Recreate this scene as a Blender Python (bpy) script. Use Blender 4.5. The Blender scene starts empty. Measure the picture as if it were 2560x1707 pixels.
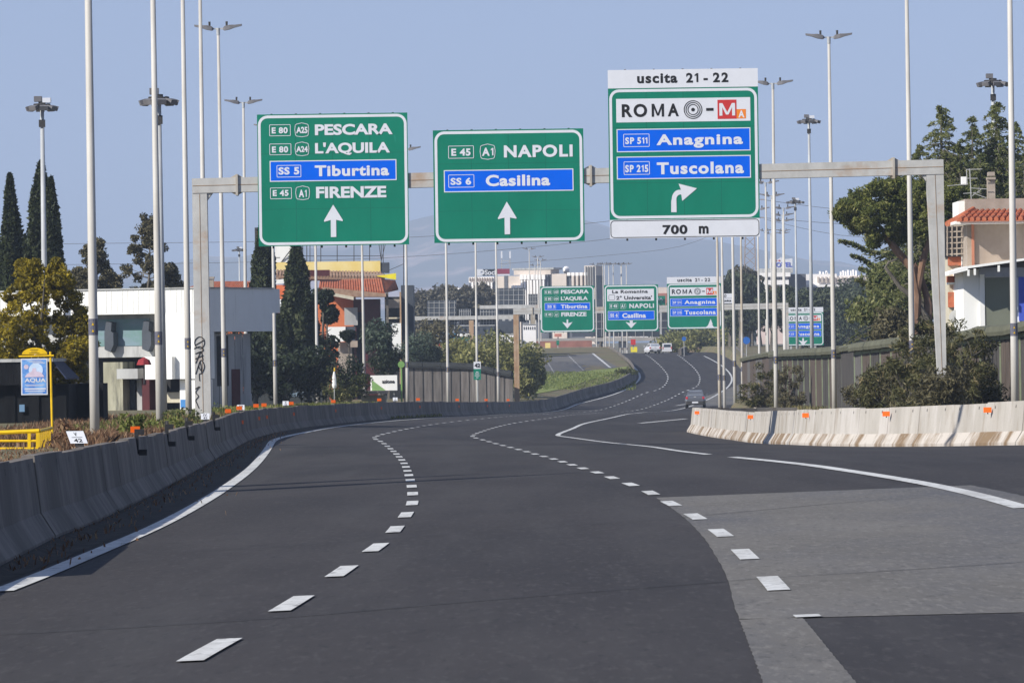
import bpy, math, random
import numpy as np
from mathutils import Vector, Matrix

random.seed(7)
RNG = np.random.default_rng(11)
scene = bpy.context.scene
COL = scene.collection

# ------------------------------------------------------------------ camera
F_PX, CX, CY = 14000.0, 1280.0, 853.5          # telephoto: 197 mm on a 36 mm sensor
ROLL, PITCH = 0.0140, 21.5 / 14000.0
CAM = Vector((0.0, 0.0, 2.0))
fw = Vector((0, math.cos(PITCH), math.sin(PITCH)))
up0 = Vector((0, -math.sin(PITCH), math.cos(PITCH)))
rt0 = Vector((1, 0, 0))
RT = rt0 * math.cos(ROLL) - up0 * math.sin(ROLL)
UP = rt0 * math.sin(ROLL) + up0 * math.cos(ROLL)
cd = bpy.data.cameras.new('camera')
cd.sensor_width = 36.0
cd.lens = F_PX * 36.0 / 2560.0
cd.clip_start = 1.0
cd.clip_end = 30000.0
cam = bpy.data.objects.new('camera', cd)
COL.objects.link(cam)
M = Matrix((RT, UP, -fw)).transposed().to_4x4()
M.translation = CAM
cam.matrix_world = M
scene.camera = cam

# ------------------------------------------------------------------ sky, sun, exposure
SUN_EL, SUN_AZ = math.radians(33), math.radians(55)     # sun behind the camera, to its left
world = bpy.data.worlds.new('World')
scene.world = world
world.use_nodes = True
wn, wl = world.node_tree.nodes, world.node_tree.links
wn.clear()
sky = wn.new('ShaderNodeTexSky')
sky.sky_type = 'NISHITA'
sky.sun_disc = False
sky.sun_elevation = SUN_EL
sky.sun_rotation = math.pi + SUN_AZ
sky.altitude = 0
sky.air_density = 1.0
sky.dust_density = 0.0
sky.ozone_density = 1.0
# the strip of sky in view is clear spring blue right down to the hills: read the sky a little higher up, slightly violet
tcw = wn.new('ShaderNodeTexCoord')
va = wn.new('ShaderNodeVectorMath'); va.operation = 'ADD'; va.inputs[1].default_value = (0, 0, 0.20)
vn = wn.new('ShaderNodeVectorMath'); vn.operation = 'NORMALIZE'
wl.new(tcw.outputs['Generated'], va.inputs[0]); wl.new(va.outputs[0], vn.inputs[0]); wl.new(vn.outputs[0], sky.inputs[0])
tint = wn.new('ShaderNodeMix'); tint.data_type = 'RGBA'; tint.blend_type = 'MULTIPLY'
tint.inputs['Factor'].default_value = 1.0; tint.inputs['B'].default_value = (1.155, .98, 1.0, 1)
bg = wn.new('ShaderNodeBackground')
bg.inputs['Strength'].default_value = 0.122
wo = wn.new('ShaderNodeOutputWorld')
wl.new(sky.outputs[0], tint.inputs['A'])
wl.new(tint.outputs['Result'], bg.inputs['Color'])
wl.new(bg.outputs[0], wo.inputs['Surface'])
sd = bpy.data.lights.new('sun', 'SUN')
sd.energy = 5.0
sd.angle = math.radians(0.5)
sd.color = (1.0, 0.955, 0.88)
sun = bpy.data.objects.new('sun', sd)
COL.objects.link(sun)
LD = Vector((math.sin(SUN_AZ) * math.cos(SUN_EL), math.cos(SUN_AZ) * math.cos(SUN_EL), -math.sin(SUN_EL)))
sun.rotation_euler = LD.to_track_quat('-Z', 'Y').to_euler()
sun.location = (-60, -60, 80)
scene.view_settings.view_transform = 'Standard'
scene.view_settings.look = 'None'
scene.view_settings.exposure = 0.30
scene.view_settings.gamma = 1.0
scene.view_settings.use_curve_mapping = False
scene.cycles.max_bounces = 6
scene.cycles.volume_bounces = 0
scene.cycles.transparent_max_bounces = 8

# ------------------------------------------------------------------ picture <-> place
def U(px, py, d):
    """Point at distance d (metres along the view) seen at photo pixel px, py."""
    D = fw + RT * ((px - CX) / F_PX) + UP * ((CY - py) / F_PX)
    return CAM + D * (d / D.y)

def lerp_tab(tab, x):
    if x <= tab[0][0]: return tab[0][1]
    for (a, va), (b, vb) in zip(tab, tab[1:]):
        if x <= b:
            t = (x - a) / (b - a)
            return va + (vb - va) * t
    return tab[-1][1]

def smooth_tab(tab):
    """monotone cubic through a table -> dense table"""
    xs = np.array([a for a, _ in tab], float); ys = np.array([b for _, b in tab], float)
    h = np.diff(xs); s = np.diff(ys) / h
    m = np.zeros(len(xs)); m[0] = s[0]; m[-1] = s[-1]
    for i in range(1, len(xs) - 1):
        m[i] = 0 if s[i-1] * s[i] <= 0 else 2 * s[i-1] * s[i] / (s[i-1] + s[i])
    def f(x):
        if x <= xs[0]: return float(ys[0] + m[0] * (x - xs[0]))
        if x >= xs[-1]: return float(ys[-1])
        i = int(np.searchsorted(xs, x) - 1); i = max(0, min(i, len(h) - 1))
        t = (x - xs[i]) / h[i]
        return float((2*t**3-3*t**2+1)*ys[i] + (t**3-2*t**2+t)*h[i]*m[i] + (-2*t**3+3*t**2)*ys[i+1] + (t**3-t**2)*h[i]*m[i+1])
    return f

ZC = smooth_tab([(20,.25),(33,.15),(48,.04),(63,-.07),(92,-.27),(136,-.67),(175,-1.0),(215,-1.3),(280,-1.75),(350,-2.2),
                 (440,-3.05),(510,-3.6),(560,-3.3),(610,-2.5),(660,-1.4),(720,0.0),(780,1.1),(815,1.3),(850,1.0),(900,-.5),(960,-2.5),
                 (1100,-2.5),(1300,-1.0),(2000,2.0),(4000,6.0),(12000,12.0)])
def ss(t):
    t = max(0.0, min(1.0, t)); return t * t * (3 - 2 * t)
BANK = smooth_tab([(60,.030),(95,.030),(110,.026),(133,.016),(150,.006),(165,0.0),(200,-.018),(300,-.018),(400,0.0),(900,0.0)])
def gz(X, Y):
    """height of the road surface (banked in the near left-hand bend)"""
    return ZC(Y) + BANK(Y) * max(-12, min(14, X + 1.5))
def G(px, py, fn=gz, d0=24.0, d1=1200.0):
    """point of the ground seen at photo pixel px, py"""
    d = d0; prev = d0
    while d < d1:
        p = U(px, py, d)
        if p.z < fn(p.x, p.y): break
        prev = d; d *= 1.004
    a, b = prev, min(d, d1)
    for _ in range(30):
        c = (a + b) / 2; p = U(px, py, c)
        if p.z < fn(p.x, p.y): b = c
        else: a = c
    return U(px, py, b)

def catmull(pts, n=8):
    out = []
    P = [pts[0]] + list(pts) + [pts[-1]]
    for i in range(1, len(P) - 2):
        p0, p1, p2, p3 = [np.array(q, float) for q in P[i-1:i+3]]
        for k in range(n):
            t = k / n
            out.append(0.5 * ((2*p1) + (-p0+p2)*t + (2*p0-5*p1+4*p2-p3)*t*t + (-p0+3*p1-3*p2+p3)*t**3))
    out.append(np.array(pts[-1], float))
    return out
def ground_path(pix, n=8, fn=gz, smooth=2):
    P = np.array([tuple(G(q[0], q[1], fn)) for q in catmull(pix, n)])
    for _ in range(smooth):
        Q = P.copy(); Q[1:-1] = (P[:-2] + 2 * P[1:-1] + P[2:]) / 4; P = Q
    for q in P: q[2] = fn(q[0], q[1])
    return P
def xtab(P):
    """X as a function of Y along a ground path"""
    tab = []
    for q in sorted(P.tolist(), key=lambda q: q[1]):
        if not tab or q[1] > tab[-1][0] + 0.2: tab.append((q[1], q[0]))
    return tab
def xat(tab, y):
    if y < tab[0][0]:
        (a, va), (b, vb) = tab[0], tab[min(6, len(tab)-1)]
        return va + (vb - va) / (b - a) * (y - a)
    return lerp_tab(tab, y)

# lines read off the picture: left edge line, two dashed lines, right edge line, foot of the left barrier
PIX_E = [(0,1480),(120,1433),(250,1378),(390,1318),(490,1265),(560,1222),(615,1182),(650,1148),(672,1118),(690,1098),(720,1083),(800,1071),(950,1061),(1055,1053),(1228,1040),(1320,1032),(1390,1024),(1450,1008),(1535,986),(1580,965),(1600,945),(1592,925),(1564,901),(1540,886)]
PIX_A = [(420,1690),(500,1640),(690,1535),(822,1452),(905,1394),(962,1353),(993,1318),(1017,1285),(1030,1262),(1032,1243),(1030,1220),(1024,1195),(1015,1168),(1003,1148),(980,1125),(955,1105),(938,1091),(945,1079),(1000,1068),(1120,1057),(1270,1046),(1400,1036),(1480,1025),(1545,1008),(1600,987),(1640,976),(1662,963),(1670,945),(1664,930),(1642,907),(1612,886)]
PIX_B = [(2105,1640),(1998,1541),(1935,1462),(1870,1395),(1817,1345),(1764,1308),(1711,1277),(1658,1250),(1617,1228),(1577,1212),(1535,1197),(1500,1184),(1462,1173),(1425,1161),(1388,1149),(1350,1139),(1308,1127),(1250,1112),(1205,1099),(1180,1089),(1182,1080),(1240,1071),(1340,1062),(1450,1050),(1540,1033),(1610,1004),(1665,994),(1700,983),(1740,968),(1750,948),(1742,928),(1718,905),(1690,886)]
PIX_R = [(2560,1271),(2450,1240),(2330,1213),(2200,1190),(2090,1173),(1960,1156),(1830,1143),(1740,1133),(1620,1116),(1500,1104),(1420,1093),(1393,1087),(1400,1079),(1470,1066),(1580,1054),(1690,1040),(1745,1010),(1790,988),(1817,970),(1830,950),(1822,930),(1795,908),(1760,890)]
PIX_L = [(-60,1455),(0,1424),(75,1385),(150,1346),(225,1318),(290,1288),(380,1243),(450,1203),(520,1163),(580,1128),(630,1102),(690,1082),(780,1069),(950,1056),(1055,1048),(1228,1034),(1320,1026),(1386,1017),(1450,1001),(1530,980),(1574,961),(1592,945),(1584,925),(1556,901),(1530,886)]
def world_path(P, n=6, smooth=3):
    P = np.array([tuple(q) for q in catmull([tuple(p) for p in P], n)])
    for _ in range(smooth):
        Q = P.copy(); Q[1:-1] = (P[:-2] + 2 * P[1:-1] + P[2:]) / 4; P = Q
    for q in P: q[2] = gz(q[0], q[1])
    return P
def at_d(px, d):
    x = (px - CX) * d / F_PX
    return (x, d, gz(x, d))
near = lambda pix, ymin: [tuple(G(*q)) for q in pix if q[1] > ymin]
far = lambda pix, i: [tuple(G(*q)) for q in pix[i:]]
# in the dip the view skims the road, so distances come from the heights of the barrier there
DIP = [(690,228),(800,270),(950,320),(1055,352),(1150,400),(1228,448),(1310,486),(1386,521)]
PATH_L = world_path(near(PIX_L, 1083) + [at_d(*q) for q in DIP] + far(PIX_L, PIX_L.index((1450,1001))))
_xl = xtab(PATH_L)
side = lambda o, ys: [(xat(_xl, y) + o, y, gz(xat(_xl, y) + o, y)) for y in ys]
YD = (262, 300, 350, 400, 450, 490, 520)
PATH_E = world_path(near(PIX_E, 1090) + side(.95, (225,) + YD) + far(PIX_E, PIX_E.index((1450,1008))))
PATH_A = world_path(near(PIX_A, 1085) + side(4.7, YD) + far(PIX_A, PIX_A.index((1600,987))))
PATH_B = world_path(near(PIX_B, 1085) + side(8.45, YD) + far(PIX_B, PIX_B.index((1700,983))))
PATH_R = world_path(near(PIX_R, 1086) + side(12.2, YD) + far(PIX_R, PIX_R.index((1790,988))))
PATH_RB = world_path([at_d(*q) for q in ((2760,122),(2660,127),(2560,133),(2400,140),(2200,150),(2080,157),(2000,165),(1920,180),(1850,199),(1760,222),(1714,243))])
NOSE = world_path([tuple(PATH_RB[-1]), (7.75, 245.2, 0), (8.6, 247.0, 0), (10.2, 248.6, 0), (12.5, 250, 0)], 4, 1)
XL = xtab(PATH_L)
_rb = xtab(PATH_RB)
XR = [(30, 17.5), (90, 15.2)] + [(y, x + .1) for y, x in _rb] + [(246, 8.2), (250, 10.5), (260, 11.2), (300, 12.0), (350, 13.2), (440, 17.5),
      (520, 20.5), (600, 25.5), (660, 27.5), (720, 28.6), (800, 28.6), (900, 25.0)]
def terr(X, Y):
    """height of the open ground on either side of the road"""
    xl, xr = xat(XL, Y), xat(XR, Y)
    if Y > 830: return gz(X, Y)
    if X < xl:
        o = xl - X
        b = ss((Y - 505) / 60) * (1 - ss((Y - 640) / 60))
        return gz(xl, Y) + 0.92 * ss(o / 0.7) + 1.5 * b * ss((o - 1) / 9)
    if X > xr:
        o = X - xr
        return gz(xr, Y) + 0.85 * ss(o / 0.7)
    return gz(X, Y)

# ------------------------------------------------------------------ scene helpers
def tag(o, label=None, cat=None, group=None, kind=None):
    if label: o['label'] = label
    if cat: o['category'] = cat
    if group: o['group'] = group
    if kind: o['kind'] = kind
    return o
def thing(name, label, cat, loc=(0, 0, 0), group=None, rz=0.0):
    o = bpy.data.objects.new(name, None)
    o.empty_display_size = 0.3
    COL.objects.link(o)
    o.location = loc; o.rotation_euler = (0, 0, rz)
    return tag(o, label, cat, group)
def relabel(o, label, group=None):
    o['label'] = label
    if group: o['group'] = group
def kids(o): return [c for c in COL.objects if c.parent == o]
def dup(root, loc, rz=0.0, label=None, group=None, scale=None):
    def cp(o, parent):
        c = o.copy(); COL.objects.link(c)
        if parent: c.parent = parent
        for ch in list(o.children): cp(ch, c)
        return c
    r = cp(root, None)
    r.location = loc; r.rotation_euler = (0, 0, rz)
    if scale: r.scale = scale
    if label: r['label'] = label
    if group: r['group'] = group
    return r

class MB:
    def __init__(s): s.v = []; s.f = []; s.m = []
    def add(s, vs, fs, mi=0):
        b = len(s.v); s.v += [tuple(v) for v in vs]
        s.f += [tuple(i + b for i in f) for f in fs]; s.m += [mi] * len(fs)
        return s
    def box(s, x0, x1, y0, y1, z0, z1, mi=0):
        vs = [(x, y, z) for z in (z0, z1) for y in (y0, y1) for x in (x0, x1)]
        return s.add(vs, [(0,2,3,1),(4,5,7,6),(0,1,5,4),(2,6,7,3),(0,4,6,2),(1,3,7,5)], mi)
    def bar(s, a, b, w, h=None, mi=0):
        """rectangular bar from a to b, w wide, h high"""
        h = h or w
        a, b = Vector(a), Vector(b); d = (b - a).normalized()
        u = Vector((0, 0, 1)) if abs(d.z) < 0.95 else Vector((0, 1, 0))
        r = d.cross(u).normalized(); u = r.cross(d).normalized()
        vs = [p + r * (sx * w / 2) + u * (sz * h / 2) for p in (a, b) for sx, sz in ((-1,-1),(1,-1),(1,1),(-1,1))]
        return s.add(vs, [(3,2,1,0),(4,5,6,7),(0,1,5,4),(1,2,6,5),(2,3,7,6),(3,0,4,7)], mi)
    def tube(s, pts, rs, n=10, mi=0, cap=True):
        pts = [Vector(p) for p in pts]; vs = []; fs = []
        if not isinstance(rs, (list, tuple)): rs = [rs] * len(pts)
        for i, p in enumerate(pts):
            d = (pts[min(i+1, len(pts)-1)] - pts[max(i-1, 0)]).normalized()
            u = Vector((1, 0, 0)) if abs(d.x) < 0.9 else Vector((0, 1, 0))
            r = d.cross(u).normalized(); u = r.cross(d).normalized()
            for k in range(n):
                a = 2 * math.pi * k / n
                vs.append(p + r * (rs[i] * math.cos(a)) + u * (rs[i] * math.sin(a)))
        for i in range(len(pts) - 1):
            for k in range(n):
                k2 = (k + 1) % n
                fs.append((i*n+k, i*n+k2, (i+1)*n+k2, (i+1)*n+k))
        if cap:
            fs.append(tuple(range(n))[::-1]); fs.append(tuple((len(pts)-1)*n + k for k in range(n)))
        return s.add(vs, fs, mi)
    def prism(s, poly, y0, y1, mi=0):
        """outline in x,z pushed from y0 (front) to y1"""
        n = len(poly)
        vs = [(x, y0, z) for x, z in poly] + [(x, y1, z) for x, z in poly]
        fs = [tuple(range(n)), tuple(range(2*n-1, n-1, -1))]
        fs += [(i, i+n, (i+1) % n + n, (i+1) % n) for i in range(n)]
        return s.add(vs, fs, mi)
    def loft(s, rings, mi=0, closed=True, caps=True):
        n = len(rings[0]); vs = [p for r in rings for p in r]; fs = []
        for i in range(len(rings) - 1):
            for k in range(n if closed else n - 1):
                k2 = (k + 1) % n
                fs.append((i*n+k, i*n+k2, (i+1)*n+k2, (i+1)*n+k))
        if caps and closed:
            fs.append(tuple(range(n))[::-1]); fs.append(tuple((len(rings)-1)*n + k for k in range(n)))
        return s.add(vs, fs, mi)
    def build(s, name, mats, parent=None, local=False, smooth=False):
        me = bpy.data.meshes.new(name)
        vs = s.v
        if parent is not None and not local:
            L = parent.location if parent.parent is None else parent.parent.location
            if parent.parent is not None and parent.parent.parent is not None: L = parent.parent.parent.location
            vs = [(a - L.x, b - L.y, c - L.z) for a, b, c in vs]
        me.from_pydata(vs, [], s.f)
        if not isinstance(mats, (list, tuple)): mats = [mats]
        for m in mats: me.materials.append(m)
        if len(mats) > 1: me.polygons.foreach_set('material_index', s.m)
        if smooth: me.polygons.foreach_set('use_smooth', [True] * len(me.polygons))
        me.update()
        o = bpy.data.objects.new(name, me); COL.objects.link(o)
        if parent is not None: o.parent = parent
        return o
def solo(mb, name, mats, label, cat, origin, group=None, smooth=False):
    """a top-level thing that is one mesh, its origin at its base"""
    o = mb.build(name, mats, smooth=smooth)
    O = Vector(origin)
    o.data.transform(Matrix.Translation(-O)); o.location = O
    return tag(o, label, cat, group)
def struct(mb, name, mats, smooth=False, kind='structure'):
    o = mb.build(name, mats, smooth=smooth); o['kind'] = kind; return o

def PX(x, d, y=900): return U(x, y, d).x
def PZ(y, d, x=1280): return U(x, y, d).z
def pbox(mb, x0, x1, y0, y1, d, dep=0.3, proud=0.0, mi=0, z0=None):
    """box whose front face covers photo pixels x0..x1, y0..y1 at distance d"""
    xm, ym = (x0 + x1) / 2, (y0 + y1) / 2
    a = z0 if z0 is not None else U(xm, y1, d).z
    mb.box(U(x0, ym, d).x, U(x1, ym, d).x, d - proud, d + dep, a, U(xm, y0, d).z, mi)
    return mb

# ------------------------------------------------------------------ materials
def newmat(name):
    m = bpy.data.materials.new(name); m.use_nodes = True
    nt = m.node_tree; b = nt.nodes['Principled BSDF']
    return m, nt, b
def mat(name, col, rough=0.75, var=0.12, scale=1.5, stretch=(1, 1, 1), metal=0.0, col2=None, bump=0.0, bscale=30, detail=5, spec=0.3, lo=0.35, hi=0.68, world=True):
    m, nt, b = newmat(name); N, L = nt.nodes, nt.links
    b.inputs['Roughness'].default_value = rough; b.inputs['Metallic'].default_value = metal
    b.inputs['Specular IOR Level'].default_value = spec
    if world:
        tc = N.new('ShaderNodeNewGeometry'); src = tc.outputs['Position']
    else:
        tc = N.new('ShaderNodeTexCoord'); src = tc.outputs['Object']
    mp = N.new('ShaderNodeMapping'); mp.inputs['Scale'].default_value = stretch
    nz = N.new('ShaderNodeTexNoise'); nz.inputs['Scale'].default_value = scale; nz.inputs['Detail'].default_value = detail
    nz.inputs['Roughness'].default_value = 0.62
    cr = N.new('ShaderNodeValToRGB')
    c2 = col2 or tuple(min(1, c * (1 + var)) for c in col)
    c1 = tuple(c * (1 - var) for c in col) if col2 is None else col
    cr.color_ramp.elements[0].color = (*c1, 1); cr.color_ramp.elements[1].color = (*c2, 1)
    cr.color_ramp.elements[0].position = lo; cr.color_ramp.elements[1].position = hi
    L.new(src, mp.inputs['Vector']); L.new(mp.outputs[0], nz.inputs['Vector'])
    L.new(nz.outputs['Fac'], cr.inputs['Fac']); L.new(cr.outputs['Color'], b.inputs['Base Color'])
    if bump:
        n2 = N.new('ShaderNodeTexNoise'); n2.inputs['Scale'].default_value = bscale; n2.inputs['Detail'].default_value = 4
        bp = N.new('ShaderNodeBump'); bp.inputs['Strength'].default_value = bump; bp.inputs['Distance'].default_value = 0.02
        L.new(src, n2.inputs['Vector']); L.new(n2.outputs['Fac'], bp.inputs['Height']); L.new(bp.outputs[0], b.inputs['Normal'])
    m['ramp'] = cr.name
    return m
def layer(m, col, scale, stretch=(1,1,1), lo=0.5, hi=0.7, fac=1.0, zlo=None, zhi=None, detail=6):
    """mix another noise-shaped stain or tint over a material's base colour"""
    nt = m.node_tree; N, L = nt.nodes, nt.links; b = N['Principled BSDF']
    old = b.inputs['Base Color'].links[0].from_socket
    g = N.new('ShaderNodeNewGeometry')
    mp = N.new('ShaderNodeMapping'); mp.inputs['Scale'].default_value = stretch
    nz = N.new('ShaderNodeTexNoise'); nz.inputs['Scale'].default_value = scale; nz.inputs['Detail'].default_value = detail
    nz.inputs['Roughness'].default_value = 0.65
    mr = N.new('ShaderNodeMapRange'); mr.inputs['From Min'].default_value = lo; mr.inputs['From Max'].default_value = hi
    mr.inputs['To Max'].default_value = fac
    mx = N.new('ShaderNodeMix'); mx.data_type = 'RGBA'
    L.new(g.outputs['Position'], mp.inputs['Vector']); L.new(mp.outputs[0], nz.inputs['Vector']); L.new(nz.outputs['Fac'], mr.inputs['Value'])
    L.new(mr.outputs[0], mx.inputs['Factor']); L.new(old, mx.inputs['A']); mx.inputs['B'].default_value = (*col, 1)
    L.new(mx.outputs['Result'], b.inputs['Base Color'])
    return m
def leafmat(name, c1, c2, c3=None, trans=0.25):
    m, nt, b = newmat(name); N, L = nt.nodes, nt.links
    at = N.new('ShaderNodeAttribute'); at.attribute_name = 'rnd'
    cr = N.new('ShaderNodeValToRGB'); e = cr.color_ramp.elements
    e[0].color = (*c1, 1); e[1].color = (*c2, 1); e[0].position = 0.1; e[1].position = 0.75 if c3 else 0.95
    if c3:
        k = e.new(0.97); k.color = (*c3, 1)
    b.inputs['Roughness'].default_value = 0.6; b.inputs['Specular IOR Level'].default_value = 0.25
    L.new(at.outputs['Fac'], cr.inputs['Fac']); L.new(cr.outputs['Color'], b.inputs['Base Color'])
    tr = N.new('ShaderNodeBsdfTranslucent'); L.new(cr.outputs['Color'], tr.inputs['Color'])
    mx = N.new('ShaderNodeMixShader'); mx.inputs[0].default_value = trans
    L.new(b.outputs[0], mx.inputs[1]); L.new(tr.outputs[0], mx.inputs[2])
    L.new(mx.outputs[0], N['Material Output'].inputs['Surface'])
    return m

asphalt = mat('asphalt', (.037,.0335,.0340), .88, .16, .35, (1,.25,1), bump=.25, bscale=60, spec=.25, col2=(.048,.044,.0445))
layer(asphalt, (.026,.0245,.0265), .20, (1,.16,1), lo=.44, hi=.62, fac=.8)
layer(asphalt, (.056,.053,.053), .9, (1,.05,1), lo=.48, hi=.66, fac=.6)
layer(asphalt, (.075,.071,.070), 16, (1,.12,1), lo=.53, hi=.68, fac=.55, detail=9)
layer(asphalt, (.018,.018,.019), 11, (1,.14,1), lo=.56, hi=.70, fac=.6, detail=9)
layer(asphalt, (.020,.019,.019), .55, (1,.30,1), lo=.64, hi=.70, fac=.5, detail=8)
asphalt_old = mat('asphalt_worn', (.125,.118,.108), .9, .14, .5, (1,.3,1), bump=.3, bscale=50, spec=.2, col2=(.155,.147,.136))
layer(asphalt_old, (.095,.096,.104), .22, (1,.2,1), lo=.45, hi=.62, fac=.8)
layer(asphalt_old, (.22,.21,.195), 18, (1,.12,1), lo=.52, hi=.68, fac=.6, detail=9)
layer(asphalt_old, (.060,.058,.058), 13, (1,.14,1), lo=.55, hi=.70, fac=.6, detail=9)
road_paint = mat('road_paint', (.50,.50,.48), .7, .1, 6, col2=(.66,.66,.64))
layer(road_paint, (.17,.165,.16), 7, (1,.3,1), lo=.54, hi=.66, fac=.8, detail=9)
layer(road_paint, (.38,.37,.35), 1.2, (1,.15,1), lo=.50, hi=.64, fac=.7)
seam_tar = mat('seam_tar', (.022,.022,.024), .8, .2, 4)  # painted shadow colour for overhead wires
shaded_soil = mat('verge_soil', (.016,.014,.012), .95, .5, 3, bump=.6, bscale=14, col2=(.055,.048,.040))  # gutter dirt with the barrier's shade put into its dark tone
earth = mat('dry_earth', (.12,.095,.055), .95, .3, .7, col2=(.21,.17,.10), bump=.5, bscale=5)
layer(earth, (.09,.11,.035), .35, lo=.48, hi=.62, fac=.8)
grass_green = mat('verge_grass', (.15,.20,.04), .95, .3, 1.2, col2=(.29,.31,.085), bump=.5, bscale=4)
conc_shaded = mat('barrier_concrete_grey', (.145,.128,.112), .9, .25, 1.2, (1,1,.7), bump=.3, bscale=25, col2=(.245,.218,.19))  # barrier concrete with grime, its shaded side put into the darker colour
layer(conc_shaded, (.045,.041,.037), 1.1, (1.3,.8,.30), lo=.54, hi=.70, fac=.7, detail=8)
layer(conc_shaded, (.030,.027,.024), 4.5, (1.2,1.2,.12), lo=.63, hi=.72, fac=.7, detail=4)
layer(conc_shaded, (.088,.076,.065), .35, (1,1,.6), lo=.45, hi=.6, fac=.7)
conc_lit = mat('barrier_concrete_pale', (.37,.34,.295), .9, .2, .5, (1.0,1.0,.6), bump=.3, bscale=25, col2=(.49,.455,.405))  # sunlit copy of the barrier concrete, paler in its own colour
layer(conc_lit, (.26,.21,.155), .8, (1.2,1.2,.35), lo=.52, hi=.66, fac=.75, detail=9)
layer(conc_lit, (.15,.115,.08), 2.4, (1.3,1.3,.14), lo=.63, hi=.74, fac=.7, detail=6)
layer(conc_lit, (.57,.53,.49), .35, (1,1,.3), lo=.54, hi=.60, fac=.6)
mud = mat('mud_stained_concrete', (.21,.145,.085), .9, .3, .55, (1.2,1.2,.4), col2=(.50,.455,.40), lo=.42, hi=.54, bump=.3)
layer(mud, (.14,.10,.065), 2.4, (1.4,1.4,.25), lo=.56, hi=.68, fac=.7, detail=8)
layer(mud, (.46,.42,.37), 5.0, (1.4,1.4,.2), lo=.58, hi=.68, fac=.6, detail=8)
steel = mat('galvanised_steel', (.34,.34,.33), .6, .12, 1.2, (1,1,.5), metal=.0, spec=.4, col2=(.44,.44,.425))
beamsteel = mat('gantry_steel', (.40,.39,.365), .65, .1, 2.5, (1,1,.6), spec=.4, col2=(.50,.49,.46))
layer(beamsteel, (.36,.20,.085), .45, (1,1,1.6), lo=.56, hi=.68, fac=.6)
rust = mat('rusty_steel', (.34,.20,.11), .8, .25, 2.0, (1,1,.5), col2=(.48,.36,.24))
rust2 = mat('weathered_steel', (.36,.30,.22), .8, .2, 1.5, (1,1,.4), col2=(.46,.44,.40))
seamline = mat('weld_seam', (.20,.16,.11), .8, .3, 3, col2=(.38,.21,.09))
pole_white = mat('pole_galvanised', (.36,.368,.37), .55, .08, 1.0, (1,1,.6), spec=.4, col2=(.47,.485,.49))
layer(pole_white, (.34,.32,.28), 1.6, (1,1,.25), lo=.58, hi=.70, fac=.6)
pole_warm = mat('pole_weathered', (.42,.395,.35), .6, .08, .9, (1,1,.35), spec=.35, col2=(.54,.52,.48))
dark_metal = mat('dark_metal', (.045,.042,.040), .6, .2, 3)
lamp_grey = mat('lamp_housing', (.15,.145,.15), .55, .15, 3)
black = mat('sign_black', (.014,.014,.015), .6, .15, 4)
white_sign = mat('sign_white', (.66,.67,.70), .5, .03, 3)
green_sign = mat('sign_green', (.003,.168,.103), .55, .10, .8, (1,1,.5), col2=(.004,.198,.122), spec=.2)
layer(green_sign, (.03,.30,.215), 3.2, (1,1,.35), lo=.66, hi=.76, fac=.5)
green_seam = mat('sign_seam', (.002,.115,.078), .6, .1, 2)
blue_sign = mat('sign_blue', (.001,.115,.70), .6, .04, 1, spec=.08)
red_sign = mat('sign_red', (.52,.035,.035), .5, .05, 2)
orange_sign = mat('sign_orange', (.80,.22,.02), .5, .05, 2)
orange_refl = mat('reflector_orange', (.85,.13,.005), .45, .06, 6)
yellow = mat('yellow_paint', (.75,.47,.005), .5, .1, 5)
sticker_blue = mat('sticker_blue', (.075,.08,.13), .5, .3, 20, col2=(.16,.15,.15))
back_dark = mat('sign_back', (.060,.070,.085), .6, .12, 1)
white_wall = mat('white_wall', (.80,.79,.74), .85, .05, .8, (1,1,.4), col2=(.86,.855,.81))
layer(white_wall, (.50,.47,.40), 1.8, (1.6,1.6,.16), lo=.60, hi=.78, fac=.5)
white_far = mat('pale_facade', (.84,.80,.76), .85, .06, .3, col2=(.90,.87,.84))
beige_far = mat('beige_facade', (.60,.52,.45), .85, .1, .3)
grey_wall = mat('grey_wall', (.33,.33,.32), .9, .2, 1.0, (1.5,1.5,.3), col2=(.48,.48,.46))
layer(grey_wall, (.12,.12,.115), 1.4, (1.5,1.5,.25), lo=.56, hi=.72, fac=.7)
blue_wall = mat('blue_panel', (.02,.05,.30), .7, .2, 2)
orange_wall = mat('orange_plaster', (.56,.155,.055), .9, .15, 1, col2=(.66,.21,.085))
tile = mat('roof_tile', (.36,.10,.048), .9, .25, 3, col2=(.50,.165,.085))
layer(tile, (.22,.13,.09), 2.2, lo=.54, hi=.68, fac=.7)
tile_old = mat('roof_tile_old', (.26,.155,.10), .9, .25, 2, col2=(.40,.27,.185))
yellow_board = mat('yellow_fascia', (.74,.56,.17), .7, .1, .6, col2=(.80,.66,.30))
yellow_bright = mat('yellow_canvas', (.80,.68,.03), .7, .08, 1)
maroon = mat('maroon_paint', (.075,.014,.016), .7, .2, 2)
dark_void = mat('dark_opening', (.018,.018,.020), .8, .3, 2)
shed_dark = mat('dark_shed_paint', (.007,.0075,.009), .85, .5, 1.5, (3,3,.3), col2=(.016,.017,.019), spec=.1)  # near-black all over, tone varied at random
glass_dark = mat('window_glass', (.03,.04,.055), .15, .2, 2, spec=.5)
cream = mat('cream_render', (.55,.50,.38), .9, .12, 1.2, (1.5,1.5,.4))
beige_wall = mat('beige_render', (.33,.258,.20), .9, .12, 1.1, col2=(.42,.34,.27), bump=.2)
layer(beige_wall, (.26,.215,.18), .9, (1.2,1.2,.35), lo=.53, hi=.68, fac=.7, detail=8)
stone_grey = mat('weathered_render', (.30,.25,.20), .95, .2, 2, col2=(.40,.34,.28))
shutter = mat('olive_shutter', (.17,.18,.135), .7, .06, 1)
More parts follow.
